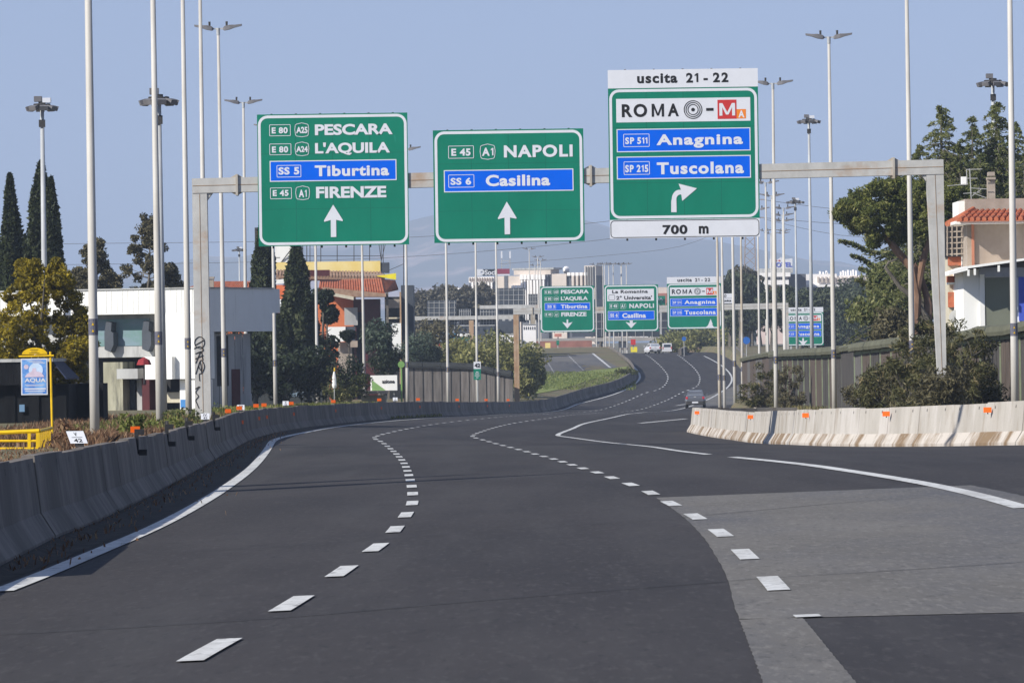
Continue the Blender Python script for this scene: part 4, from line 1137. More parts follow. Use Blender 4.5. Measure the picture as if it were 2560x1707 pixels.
lamp(1799, 960, 372, 'left one of two close poles before the distant exit sign', m=rust2); lamp(1811, 960, 392, 'right one of two close poles before the distant exit sign')
lamp(1837, 950, 350, 'single white pole left of the right timber screen'); lamp(1855, 900, 430, 'brownish pole at the left end of the right timber screen', m=rust2)
lamp(1897, 800, 470, 'white pole behind the right timber screen')
RSTACK = 'lamp in the stack of spread arms right of the exit sign'
for px, py in ((1930,495), (1958,526), (1956,543), (1957,557), (1959,580), (1958,628), (1927,644), (1912,580), (1914,463)):
    lamp(px, py, lamp_d(py, px, .6, 280, 800), RSTACK)
CST = 'tiny far lamp in the cluster above the distant green signs'
for px, py in ((1489,657), (1512,654), (1532,655), (1554,665), (1565,664), (1552,674), (1521,681), (1508,687), (1350,645), (1338,664)):
    lamp(px, py, lamp_d(py, px, .3, 560, 900), CST)
# high floodlight masts
def floodmast(px, ytop, d, label, r=.62, zb=None, white=True, seed=0):
    t = U(px, ytop, d); zb = terr(t.x, d) if zb is None else zb; H = t.z - zb
    root = thing('floodlight_mast', label, 'floodlight mast', (t.x, d, zb), 'high floodlight masts'); rr = random.Random(seed)
    mb = MB(); mb.tube([(0,0,-.3), (0,0,H)], [.17, .09], 12); mb.build('mast', pole_white, root, local=True, smooth=True)
    mb = MB(); mb.tube([(0,0,H-.05), (0,0,H+.25)], r*.35, 10)
    for k in range(8):
        a = k*math.pi/4; mb.bar((0,0,H+.1), (math.cos(a)*r*1.1, math.sin(a)*r*1.1, H), .05)
    mb.tube([(math.cos(k*.3927)*r*.75, math.sin(k*.3927)*r*.75, H+.12) for k in range(17)], .04, 6, cap=False); cr = mb.build('head_frame', dark_metal, root, local=True)
    for k in range(8):
        a = k*math.pi/4 + .2; c = Vector((math.cos(a)*r*1.05, math.sin(a)*r*1.05, H - .02)); u = Vector((math.cos(a), math.sin(a), -.35)); s = Vector((-math.sin(a), math.cos(a), 0)); n = u.cross(s)
        mb = MB(); P = []
        for f, w, h in ((-.16,.10,.05), (0,.17,.09), (.22,.20,.10)):
            P.append([c + u*f + s*(i*w) + n*(j*h) for i, j in ((-1,-1),(1,-1),(1,1),(-1,1))])
        mb.loft(P); mb.build('floodlight', lamp_grey, root, local=True)
    mb = MB(); mb.box(-.36, .0, -.2, .2, H+.25, H+.5); mb.build('control_box', lamp_grey, root, local=True)
    if white:
        mb = MB(); mb.box(.04, .42, -.22, .2, H+.2, H+.42); mb.build('cabinet', white_sign, root, local=True)
    mb = MB(); mb.box(-.15, .15, -.14, -.1, H-.95, H-.6); mb.build('plate', dark_metal, root, local=True)
    return root
floodmast(105, 268, 262, 'floodlight mast rising behind the pair of cypress trees', r=.49)
floodmast(397, 252, 225, 'floodlight mast half hidden behind the second lamp pole', r=.52, white=False, seed=1)
floodmast(2482, 208, 300, 'floodlight mast behind the tall cedar on the right', r=.60, white=False, seed=2)
floodmast(2022, 303, 430, 'slim floodlight mast right of the exit 21 - 22 sign', r=.64, seed=3)
floodmast(1988, 505, 620, 'small far floodlight mast among the stacked lamps', r=.75, seed=4)
floodmast(598, 625, 800, 'faint far floodlight mast left of the Pescara sign', r=.8, seed=5)
# ------------------------------------------------------------------ timber noise screens
def screen(label, path, wallm, capm, trimm, caph, trim=True, seed=0, post_every=4):
    """path: (px, d, ytop) along the screen; boards stand on the ground, a rounded cap overhangs the road side"""
    P = [np.array((U(px, y, d).x, d, U(px, y, d).z)) for px, d, y in path]
    P = [np.array(q) for q in catmull([tuple(q) for q in P], 6)]
    root = thing('noise_screen', label, 'noise barrier', (P[0][0], P[0][1], terr(P[0][0], P[0][1])))
    Q = np.array(P); sg = np.linalg.norm(np.diff(Q[:, :2], axis=0), axis=1); S = np.concatenate([[0], np.cumsum(sg)])
    at = lambda s: np.array([np.interp(s, S, Q[:, k]) for k in range(3)])
    rr = random.Random(seed); n = max(12, min(96, int(S[-1] / 5.0))); step = S[-1] / n
    for i in range(n):
        a, b = at(i*step), at((i+1)*step); mb = MB(); nb = 9
        for k in range(nb):
            f0, f1 = (k + (.04 if trim else .12))/nb, (k + .96)/nb; p, q = a + (b-a)*f0, a + (b-a)*f1; o = rr.uniform(0, .02)
            zb = terr(p[0], p[1]) - .2; zt = min(p[2], q[2]) - caph*.6
            t = (b - a)[:2] / (np.linalg.norm((b-a)[:2]) + 1e-9); nx, ny = t[1], -t[0]
            if ny > 0: nx, ny = -nx, -ny
            c = [(p[0]+nx*o, p[1]+ny*o), (q[0]+nx*o, q[1]+ny*o), (q[0]-nx*.06, q[1]-ny*.06), (p[0]-nx*.06, p[1]-ny*.06)]
            vs = [(x, y, z) for z in (zb, zt) for x, y in c]
            mb.add(vs, [(0,1,2,3), (7,6,5,4), (0,4,5,1), (1,5,6,2), (2,6,7,3), (3,7,4,0)])
        mb.build('board_panel', wallm if not trim else rr.choice((wood, wood, wood_brown, wood_grey, wood_dark)), root)
    # posts and cap
    for i in range(0, n + 1, 1):
        mb = MB(); p = at(min(S[-1], i*step)); zb = terr(p[0], p[1]) - .2; q_ = at(min(S[-1], i*step + .3)) - at(max(0, i*step - .3)); q_ /= np.linalg.norm(q_[:2]) + 1e-9; nx, ny = (q_[1], -q_[0]) if q_[0] > 0 else (-q_[1], q_[0]); mb.bar((p[0]+nx*.035, p[1]+ny*.035, zb), (p[0]+nx*.035, p[1]+ny*.035, p[2]-caph*.6), .055)
        mb.build('post', trimm, root)
    for i in range(0, n, 2):
        rings = []; s0, s1 = i*step + .03, min(S[-1], (i+2)*step) - .03
        for k in range(5):
            p = at(s0 + (s1-s0)*k/4); a, b = at(max(0, s0-.5)), at(min(S[-1], s1+.5)); t = (b-a)[:2]; t = t/(np.linalg.norm(t)+1e-9); nx, ny = t[1], -t[0]
            if ny > 0: nx, ny = -nx, -ny
            w = .32; jz = rr.uniform(-.01, .01)
            rings.append([(p[0]+nx*u, p[1]+ny*u, p[2]+v+jz) for u, v in ((-w*.6,-caph*.75), (w,-caph*.95), (w*1.1,-caph*.6), (w*.85,-caph*.15), (w*.3,0), (-w*.4,-.03), (-w*.75,-caph*.3))])
        m = MB(); m.loft(rings); m.build('cap_section', capm, root)
    if trim:
        m = MB()
        for i in range(n):
            a, b = at(i*step), at((i+1)*step); m.bar((a[0], a[1]-.14, a[2]-caph*1.12), (b[0], b[1]-.14, b[2]-caph*1.12), .06, .14)
        m.build('trim_rail', trimm, root)
    return root
screen('long grey timber noise screen with olive cap behind the pale barrier', [(1857,372,893),(1934,322,877),(2084,268,866),(2157,246,855),(2248,228,843),(2340,215,832),(2420,205,826),(2453,201,815),(2523,194,811),(2580,188,799),(2700,176,785)], wood, cap_green, trim_green, .40, seed=1)
screen('dark capped timber noise screen left of the far barrier', [(1010,487,904),(1124,486.5,906),(1176,486,908),(1207,485.5,914),(1247,485,922),(1282,484.5,927)], wood_far, cap_dark, cap_dark, .55, trim=False, seed=2)

# ------------------------------------------------------------------ white roadside shop (left)
DS = 262.0
SR = math.radians(25); SX = U(250, 900, DS).x
def zx(px, d=DS): return SX + (U(px, 900, d).x - SX) / math.cos(SR)      # the front is turned 25 degrees to the left
def zz(py, px=300, d=DS): return U(px, py, d).z
gb = terr(zx(250), DS) - .3
shop = thing('roadside_shop', 'long low white shop with a blue green mural panel behind the first poles', 'shop', (zx(250), DS, gb))
mb = MB(); x0, xc, d1 = zx(-320), zx(510), DS + 7.2; x1 = xc + .01
zt, zm = zz(725), zz(786)
# main volume: front parapet band, return wall on the right
mb.box(x0, xc, DS, DS + 8, zm, zt); mb.build('parapet', white_wall, shop)
mb = MB(); mb.prism([(0,0),(1,0),(1,1),(0,1)], 0, 1); zs = U(590, 832, 280).z
a, b = (xc + .002, DS + .02), (x1, d1); zt2 = U(590, 728, 278).z
mb = MB(); mb.add([(a[0],a[1],zs),(b[0],b[1],zs),(b[0],b[1],zt2),(a[0],a[1],zt2),(a[0]-5,a[1]+8.2,zs),(b[0]-5,b[1]+1.2,zs),(b[0]-5,b[1]+1.2,zt2),(a[0]-5,a[1]+8.2,zt2)], [(0,1,2,3),(3,2,6,7),(1,5,6,2),(0,4,5,1),(4,7,6,5),(0,3,7,4)])
mb.build('side_wall', white_wall, shop)
mb = MB(); rr = random.Random(4)
zg = zz(1075, 580, 280)
for i in range(7):     # panels of the recessed side wall below
    f0, f1 = i/7*.78, (i+.94)/7*.78; p = [a[0]-.35 + (b[0]-a[0])*f for f in (f0, f1)]; q = [a[1] + (b[1]-a[1])*f for f in (f0, f1)]
    mb.add([(p[0],q[0],gb),(p[1],q[1],gb),(p[1],q[1],zs-.1),(p[0],q[0],zs-.1)], [(0,1,2,3)])
mb.build('recessed_wall', grey_wall, shop)
for f0, f1, m, top, bot, nm in ((.30,.46,dark_void,.95,.35,'window'), (.50,.62,maroon,.55,.0,'gate'), (.12,.2,dark_void,.45,.3,'window'), (.62,.78,blue_wall,.25,.02,'door')):
    p = [a[0]-.33 + (b[0]-a[0])*f for f in (f0, f1)]; q = [a[1] + (b[1]-a[1])*f - .02 for f in (f0, f1)]; h = zs - gb; mb = MB()
    mb.add([(p[0],q[0],gb+h*bot),(p[1],q[1],gb+h*bot),(p[1],q[1],gb+h*top),(p[0],q[0],gb+h*top)], [(0,1,2,3)]); mb.build(nm, m if nm != 'door' else grey_wall, shop)
porch = mat('stained_porch', (.26,.25,.18), .9, .2, 1.2, (1.5,1.5,.4), col2=(.40,.38,.28)); layer(porch, (.07,.07,.06), 1.6, (1.5,1.5,.2), lo=.5, hi=.66, fac=.85)  # dirt and shade are both mixed into this dull olive
rib = MB()
for i in range(60):
    x = x0 + (xc - x0)*(i + .5)/60; rib.box(x-.012, x+.012, DS - .02, DS - .001, zm + .05, zt - .05)
rib.build('panel_joints', white_wall, shop)
mb = MB(); mb.box(x0, xc + .06, DS - .08, DS + 7.3, zt + .001, zt + .06); mb.build('coping', grey_wall, shop)
# recessed first floor wall with mural
mb = MB(); mb.box(x0, zx(410), DS + 1.2, DS + 6, zz(892), zm - .002); mb.build('upper_wall', grey_wall, shop)
mural = mat('mural_paint', (.13,.235,.215), .7, .3, .5, (1,1,2.2), col2=(.22,.27,.36)); layer(mural, (.30,.34,.40), 1.0, (1,1,.4), lo=.62, hi=.75, fac=.7)
mb = MB(); mb.box(zx(176), zx(348), DS + 1.0, DS + 1.18, zz(865), zz(797)); mb.build('mural_panel', mural, shop)
mb = MB(); mb.box(zx(176), zx(362), DS + .95, DS + 1.17, zz(893), zz(866)); mb.build('fascia_board', grey_wall, shop)
for k, x in enumerate((261, 358)):
    mb = MB(); mb.prism([(zx(x-11),zz(873)),(zx(x+4),zz(880)),(zx(x+12),zz(862)),(zx(x+12),zz(832)),(zx(x+6),zz(828)),(zx(x+8),zz(806)),(zx(x-6),zz(803)),(zx(x-11),zz(830))], DS + .45, DS + .9); mb.build('projecting_sign', back_dark, shop)
# pillar block, ground floor
mb = MB(); mb.box(zx(411), xc - .002, DS + .02, DS + 1.3, zz(949), zm - .002); mb.build('front_pillar', white_wall, shop)
mb = MB(); mb.box(zx(445), zx(466), DS + .35, DS + 1.2, gb, zz(951)); mb.box(zx(470), xc - .01, DS + .1, DS + 1.1, gb, zz(951)); mb.build('ground_floor_wall', white_wall, shop)
mb = MB(); mb.box(zx(372), zx(444), DS - .35, DS + 1, zz(949), zz(893)); mb.build('awning_box', white_wall, shop)
mb = MB(); mb.box(zx(378), zx(444), DS + .9, DS + 3, zz(1008), zz(982)); mb.build('counter', cream, shop)
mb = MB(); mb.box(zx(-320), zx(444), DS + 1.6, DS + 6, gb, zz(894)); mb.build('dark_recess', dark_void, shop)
mb = MB(); mb.box(zx(250), zx(300), DS + .3, DS + 1.5, gb, zz(905)); mb.build('porch_wall', porch, shop)
mb = MB(); mb.box(zx(298), zx(352), DS - .2, DS + 1.5, zz(947), zz(922)); mb.build('canopy', grey_wall, shop)
for x in (302, 320, 338):
    mb = MB(); mb.box(zx(x), zx(x+13), DS + .9, DS + 1.0, gb, zz(949)); mb.build('glass_door', glass_dark if x != 320 else grey_wall, shop)
mb = MB(); mb.box(zx(352), zx(371), DS + .2, DS + .9, gb, zz(946)); mb.build('column', maroon, shop)
mb = MB(); mb.box(zx(448), zx(464), DS + .28, DS + .34, zz(1020), zz(1000)); mb.build('blue_stripe', mat('blue_paint', (.06,.22,.50)), shop)
shop.rotation_euler = (0, 0, -SR)
maroon_cloth = mat('red_cloth', (.26,.025,.03), .8, .2, 4)
# closed red parasol by the shop
px_ = U(360, 900, 250); mb = MB(); mb.tube([(px_.x,250,zz(960,360,250)),(px_.x,250,zz(912,360,250))], .04, 6); pr = thing('parasol', 'red parasol beside the shop canopy', 'parasol', (px_.x, 250, zz(960,360,250)))
mb.build('pole', dark_metal, pr)
mb = MB(); zc = zz(912,360,250); mb.loft([[(px_.x + .34*math.cos(k*.785), 250 + .34*math.sin(k*.785), zc) for k in range(8)], [(px_.x + .25*math.cos(k*.785), 250+.25*math.sin(k*.785), zc+.22) for k in range(8)], [(px_.x + .02*math.cos(k*.785), 250+.02*math.sin(k*.785), zc+.34) for k in range(8)]]); mb.build('canopy', maroon_cloth, pr)

# dark shed with its awning, yellow sign post and railing
dsd = 172.0; gs = terr(U(100,1000,dsd).x, dsd) - .2
shed = thing('dark_shed', 'low black painted shed with ribbed front under the golden tree', 'shed', (U(100,1000,dsd).x, dsd, gs))
mb = MB(); mb.box(U(-160,990,dsd).x, U(172,990,dsd).x, dsd, dsd + 5, gs, U(100,962,dsd).z); mb.build('wall', shed_dark, shed)
mb = MB(); z0, z1 = U(60,962,dsd).z, U(60,905,dsd).z
for i in range(40):
    x = U(-160,930,dsd).x + (U(132,930,dsd).x - U(-160,930,dsd).x)*i/40; mb.box(x, x+.085, dsd - .35, dsd + .1, z0, z1)
mb.build('ribbed_front', shed_dark, shed)
mb = MB(); mb.box(U(-160,900,dsd).x, U(134,900,dsd).x, dsd - .4, dsd + 5, z1 + .002, z1 + .10); mb.build('roof_edge', grey_wall, shed)
mb = MB(); xa, xb = U(134,930,dsd).x, U(172,960,dsd).x; mb.add([(xa,dsd-.1,z1),(xb,dsd-.9,z0+.2),(xb,dsd+4,z0+.2),(xa,dsd+4,z1),(xa,dsd-.1,z1-.05),(xb,dsd-.9,z0+.15),(xb,dsd+4,z0+.15),(xa,dsd+4,z1-.05)], [(0,1,2,3),(7,6,5,4),(0,4,5,1),(1,5,6,2),(2,6,7,3),(3,7,4,0)]); mb.build('awning', mat('dark_blue_awning', (.02,.028,.06)), shed)
mb = MB(); mb.box(U(172,980,dsd).x, U(240,980,dsd).x, dsd+3, dsd + 5, gs, U(200,960,dsd).z); mb.build('side_wall', shed_dark, shed)
for i, (x, m) in enumerate(((12,glass_dark),(72,glass_dark),(140,glass_dark))):
    mb = MB(); mb.box(U(x,1000,dsd).x, U(x+26,1000,dsd).x, dsd-.05, dsd+.02, gs+.15, U(x,985,dsd).z); mb.build('shutter_panel', shed_dark, shed)
mb = MB(); mb.box(U(49,1020,dsd).x, U(62,1020,dsd).x, dsd-.1, dsd-.06, U(55,1029,dsd).z, U(55,1011,dsd).z); pl = mb.build('notice', mat('notice_blue', (.16,.28,.42)), shed)
dy = 118.0
yp = thing('yellow_advert_post', 'yellow post with an arched top holding a blue poster reading AQUA', 'advertising sign', tuple(U(129,1085,dy)))
Z = lambda px, py: U(px, py, dy)
mb = MB(); mb.tube([Z(131,1092), Z(126,879)], .025, 10); mb.build('post', yellow, yp)
mb = MB(); mb.tube([Z(47,891) - Vector((0,.03,0)), Z(135,889) - Vector((0,.03,0))], .020, 10); mb.build('arm', yellow, yp)
mb = MB(); P = [(Z(55,886).x, Z(55,886).z)] + [(Z(87 - 32*math.cos(t), 886).x, Z(87, 886 - 17*math.sin(t)).z) for t in [i*math.pi/14 for i in range(1, 14)]] + [(Z(118,885).x, Z(118,885).z)]
mb.prism(P[::-1], dy-.05, dy-.01); ar = mb.build('arched_top', yellow, yp)
mb = MB()
for y, w in ((873.5, 10), (878, 8), (882, 13)): mb.box(Z(86-w,y).x, Z(86+w,y).x, dy-.054, dy-.051, Z(86,y+1.1).z, Z(86,y).z)
mb.build('small_print', black, ar)
mb = MB(); mb.box(Z(53,940).x, Z(119,940).x, dy-.045, dy-.005, Z(86,987).z, Z(86,896).z); po = mb.build('poster_frame', white_sign, yp)
poster = mat('poster_blue', (.05,.17,.55), .5, .3, 5, col2=(.22,.45,.78))
mb = MB(); mb.box(Z(56,940).x, Z(116,940).x, dy-.049, dy-.046, Z(86,984).z, Z(86,899).z); pa = mb.build('poster', poster, po)
pale = mat('poster_pale', (.62,.52,.62), .5, .1, 6); pblue = mat('poster_light', (.55,.68,.85), .5, .1, 6)
mb = MB(); text_into(mb, 'AQUA', Z(62,950).x, Z(115,950).x, Z(86,957).z, Z(86,945).z, dy-.053, .03); mb.build('lettering', white_sign, pa)
mb = MB(); c = Z(90,925); disc(mb, c.x, c.z, .15, dy-.051, 20); mb.build('light_disc', pblue, pa)
mb = MB(); c = Z(66,917); disc(mb, c.x, c.z, .05, dy-.0515, 16); c = Z(88,927)
mb.prism([(c.x-.22,c.z-.13),(c.x+.20,c.z-.13),(c.x+.13,c.z-.03),(c.x+.03,c.z-.01),(c.x+.02,c.z+.06),(c.x-.05,c.z+.06),(c.x-.07,c.z-.01),(c.x-.17,c.z-.06)], dy-.0530, dy-.0515)
mb.build('figure_shape', pale, pa)
mb = MB()
for y, x0_, x1_, h in ((901,68,104,1.2), (904,74,108,1.2), (907,82,112,1.4), (961,63,112,1.3), (964,66,108,1.0), (970,62,115,3.6), (976,64,113,2.2), (981,72,108,1.2)):
    mb.box(Z(x0_,y).x, Z(x1_,y).x, dy-.052, dy-.050, Z(86,y+h).z, Z(86,y).z)
mb.build('small_print', white_sign, pa)
dr = 89.0
rl = thing('yellow_railing', 'chipped yellow pipe railing below the poster at the left edge', 'railing', tuple(U(60,1125,dr)))
R_ = lambda px, py, dd=0: U(px, py, dr + dd)
mb = MB(); mb.tube([R_(-40,1081), R_(5,1081), R_(98,1077)], .034, 8); mb.tube([R_(98,1077), R_(128,1070,5)], .03, 8); mb.build('top_rail', yellow, rl)
mb = MB(); mb.tube([R_(-40,1102), R_(94,1102)], .02, 8); mb.tube([R_(-40,1121), R_(94,1121)], .02, 8); mb.build('lower_rail', yellow, rl)
for x in (73, 94):
    mb = MB(); mb.bar(R_(x,1130), R_(x,1080), .05, .04); mb.build('rail_post', yellow, rl)
for i in range(6):
    mb = MB(); mb.bar(R_(100+5*i,1122-i,1+i*.7), R_(100+5*i,1078-i*1.2,1+i*.7), .02); mb.build('baluster', yellow, rl)

# ------------------------------------------------------------------ orange restaurant building
DO = 520.0
gbo = terr(U(800,980,DO).x, DO) - .4
ob = thing('orange_building', 'orange building with tiled roofs and a yellow fascia behind the cypress trees', 'building', (U(800,980,DO).x, DO, gbo))
def P(nm, m, x0, x1, y0, y1, dd=0, dep=4, z0=None, par=None):
    mb = MB(); pbox(mb, x0, x1, y0, y1, DO + dd, dep, z0=z0); return mb.build(nm, m, par or ob)
def slab(nm, m, pts, dd=0, dep=.4, par=None):
    """flat facade piece of any outline in picture points"""
    mb = MB(); Q = [(U(x, y, DO+dd).x, U(x, y, DO+dd).z) for x, y in pts]; mb.prism(Q[::-1], DO + dd, DO + dd + dep); return mb.build(nm, m, par or ob)
wl_ = P('wall', orange_wall, 690, 884, 735, 815, 2, 8, gbo)
P('rear_wall', orange_wall, 690, 745, 712, 800, 5, 6, gbo)
def tiled(nm, m, pts, dd, dep, n):
    """roof slope: quad (eave l, eave r, ridge r, ridge l) leaning back, with ribs of tiles"""
    el, er, rr_, rl_ = [U(x, y, DO + dd + (dep if i > 1 else 0)) for i, (x, y) in enumerate(pts)]; mb = MB()
    for i in range(n):
        a, b = i/n, (i+.62)/n
        for u, v, h in ((a, b, .10), (b, (i+1)/n, .0)):
            q = [el.lerp(er, u), el.lerp(er, v), rl_.lerp(rr_, v), rl_.lerp(rr_, u)]; up_ = Vector((0, -h*.5, h))
            t = [w + up_ for w in q]; base = [w - Vector((0, 0, .25)) for w in q]
            mb.add([*base, *t], [(4,5,6,7),(0,1,5,4),(1,2,6,5),(3,0,4,7),(2,3,7,6),(3,2,1,0)])
    return mb.build(nm, m, ob)
tiled('main_roof', tile, [(796,727),(962,730),(955,698),(800,702)], 0, 2.5, 26)
mb = MB(); A_ = [U(962,730,DO), U(996,722,DO+5), U(988,700,DO+5), U(955,698,DO+2.5)]; mb.add(A_ + [q + Vector((0,.3,-.1)) for q in A_], [(0,1,2,3),(0,4,5,1),(1,5,6,2),(2,6,7,3),(3,7,4,0),(7,6,5,4)]); mb.build('roof_hip', tile, ob)
tiled('upper_roof', tile_old, [(690,688),(960,696),(955,681),(692,676)], 3.0, 2.0, 34)
P('roof_band', beige_wall, 690, 960, 686, 700, 3.6, 4)
P('yellow_fascia', yellow_board, 690, 951, 654, 682, 5.5, .5)
slab('yellow_side', back_dark, [(951,657),(972,656),(972,682),(951,681)], 5.6, 3)
slab('yellow_canvas', yellow_bright, [(940,690),(968,686),(990,683),(990,699),(975,697)], 2.6, .3)
P('red_panel', maroon, 772, 824, 675, 690, 1.5, .4)
slab('eave_board', white_wall, [(690,700),(730,694),(730,706),(690,710)], .6, .5)
slab('porch_roof', tile_old, [(806,718),(900,727),(965,734),(965,742),(880,742),(806,727)], -1.5, 4)
slab('porch_fascia', cream, [(806,727),(884,742),(884,750),(806,735)], -1.6, .3)
P('porch_recess', maroon, 884, 950, 748, 850, 1.0, 3, gbo)
P('dark_bay', dark_void, 962, 1000, 742, 810, .5, 4); P('bay_band', stone_grey, 962, 1000, 748, 770, .3, .2); P('bay_sill', cream, 965, 1000, 793, 797, .2, .3)
P('lower_bay', dark_void, 880, 1002, 815, 960, 1.5, 4, gbo)
mb = MB(); mb.box(U(966,800,DO).x, U(972,800,DO).x, DO-.8, DO-.5, gbo, U(969,730,DO).z); mb.build('porch_post', bark_grey, ob)
mb = MB(); mb.box(U(1000,800,DO).x, U(1004,800,DO).x, DO-.8, DO-.5, gbo, U(1002,730,DO).z); mb.build('porch_post', rust, ob)
P('side_slab', back_dark, 1003, 1034, 713, 830, 3, 6, gbo)
P('blue_wall', blue_wall, 891, 908, 780, 900, 1.0, .6, gbo)
P('grey_panel', grey_wall, 861, 894, 769, 813, .8, .2); P('white_sheet', white_wall, 818, 864, 817, 854, -.2, .2); P('grey_sheet', back_dark, 864, 888, 816, 852, -.1, .2); P('peach_wall', beige_wall, 876, 894, 852, 868, -.4, .3)
P('lower_wall', stone_grey, 845, 880, 855, 900, .8, 1, gbo)
P('low_orange_wall', orange_wall, 446, 640, 728, 800, 6, 5, gbo)
tiled('low_roof', tile, [(446,728),(640,724),(636,705),(520,706)], 4, 2.5, 34)
P('chimney', stone_grey, 519, 534, 698, 720, 3, .8); P('chimney_cap', stone_grey, 518, 535, 692, 697, 2.9, 1.0)
# white satellite dish
mb = MB(); c = U(698,763,DO-1); disc(mb, c.x, c.z, .52, c.y, 20); mb.v = [(x, y + ((x-c.x)**2 + (z-c.z)**2)*.5, z) for x, y, z in mb.v]
mb2 = MB(); rings = [[(c.x + r*math.cos(k*.3142), c.y + r*r*.5, c.z + r*math.sin(k*.3142)) for k in range(20)] for r in (.02, .3, .55)]
mb2.loft(rings); mb2.build('satellite_dish', white_wall, ob)
# free-standing white billboard and scaffold frame on the roof
bb = thing('billboard', 'white billboard and bare steel frame above the orange building', 'billboard', tuple(U(720,680,DO+8)))
mb = MB(); pbox(mb, 687, 733, 560, 660, DO+8, .15); mb.build('panel', white_wall, bb)
mb = MB(); D_ = DO + 8
for x in (757,767,775,786,802,843,885,924,953,958): mb.bar(U(x, 690, D_), U(x, 600, D_), .07)
mb.bar(U(757,640,D_), U(953,640,D_), .06); mb.bar(U(686,644,D_), U(700,644,D_), .05); mb.bar(U(700,660,D_), U(732,618,D_-.3), .08); mb.bar(U(953,652,D_), U(946,600,D_), .06); mb.bar(U(953,652,D_), U(966,600,D_), .06)
mb.build('steel_frame', dark_metal, bb)
ys_ = thing('yellow_billboard', 'black and yellow edge of a billboard behind the Pescara sign', 'billboard', tuple(U(645,616,DO+9)))
mb = MB(); pbox(mb, 637, 660, 569, 616, DO+9, .3); mb.build('frame', dark_metal, ys_); mb = MB(); pbox(mb, 643, 660, 576, 606, DO+8.95, .03); mb.build('panel', yellow, ys_)
# antenna mast on the right of the building
an = thing('antenna_mast', 'dark stayed antenna mast at the right end of the orange building', 'antenna', tuple(U(1010,700,DO+3)))
mb = MB(); mb.bar(U(1009,715,DO+3.2), U(1009,600,DO+3.2), .07); mb.bar(U(972,676,DO+3.2), U(1009,660,DO+3.2), .05); mb.build('mast', dark_metal, an)
# white roller banner standing before the shrubs
bn = thing('white_banner', 'tall blank white banner panel beside the blue green trees', 'banner', tuple(U(990,890,DO-8)))
mb = MB(); pbox(mb, 980, 1003, 808, 884, DO-8, .1); mb.build('panel', white_wall, bn); mb = MB(); mb.bar(U(1001,960,DO-7.8), U(1001,800,DO-7.8), .12); mb.build('post', rust, bn)
ad = thing('white_advert_board', 'white advertising board with black lettering left of the timber screen', 'advertising board', tuple(U(960,975,362)))
mb = MB(); pbox(mb, 926, 993, 938, 976, 362, .08); po = mb.build('panel', white_wall, ad)
mb = MB(); q = [U(932,958,361.98), U(987,950,361.98)]; text_into(mb, 'azione', U(955,950,362).x, U(986,950,362).x, U(960,958,362).z, U(960,949,362).z, 361.97, .03); mb.build('lettering', black, po)
mb = MB(); mb.prism([(U(930,976,362).x, U(930,976,362).z), (U(965,976,362).x, U(965,976,362).z), (U(930,950,362).x, U(930,950,362).z)], 361.96, 361.98); mb.build('green_wedge', mat('advert_green', (.20,.36,.12)), po)
mb = MB(); mb.bar(U(958,1005,362.2), U(958,970,362.2), .06); mb.bar(U(985,1005,362.2), U(985,970,362.2), .06); mb.build('legs', steel, ad)
kiosk = thing('low_kiosk', 'low kiosk with a tan roof and lit yellow front near the white board', 'kiosk', tuple(U(925,1000,358)))
mb = MB(); pbox(mb, 902, 965, 988, 1008, 360, 2, z0=terr(U(930,1000,360).x,360)-.2); mb.build('wall', cream, kiosk)
mb = MB(); pbox(mb, 884, 968, 977, 985, 359, 3); mb.build('roof', stone_grey, kiosk)
# shadowed wall with graffiti under the cypress trees, the shade put into its dark plaster colour
gw = thing('graffiti_wall', 'low dark wall with pale blue graffiti under the cypress trees', 'wall', tuple(U(710,1005,352)))
mb = MB(); pbox(mb, 622, 806, 972, 1010, 352, .3, z0=terr(U(710,1000,352).x,352)-.3); wq = mb.build('wall', mat('old_plaster', (.05,.055,.055), .95, .3, 1.5), gw)
mb = MB()
for st in ([(722,992),(732,978),(736,992),(726,986)], [(740,990),(744,978),(752,984),(746,990),(757,992)], [(728,986),(760,980)]): mb.tube([U(a, b, 351.95) for a, b in st], .035, 5)
mb.build('graffiti', mat('graffiti_blue', (.25,.33,.40)), wq)
ub = thing('closed_umbrella', 'tall closed white umbrella with a yellow tip before the shrubs', 'parasol', tuple(U(836,1000,355)))
mb = MB(); zb_, zt_ = U(836,970,355), U(836,927,355); mb.loft([[(zb_.x + r*math.cos(k*.785), 355 + r*math.sin(k*.785), zb_.z + (zt_.z - zb_.z)*f) for k in range(8)] for f, r in ((0,.10),(.15,.15),(.6,.12),(1,.05))]); mb.build('canopy', white_wall, ub)
mb = MB(); mb.tube([U(836,1003,355), U(836,920,355)], .035, 6); mb.build('pole', steel, ub); mb = MB(); mb.tube([U(836,928,355), U(836,919,355)], [.07,.03], 8); mb.build('tip', yellow, ub)

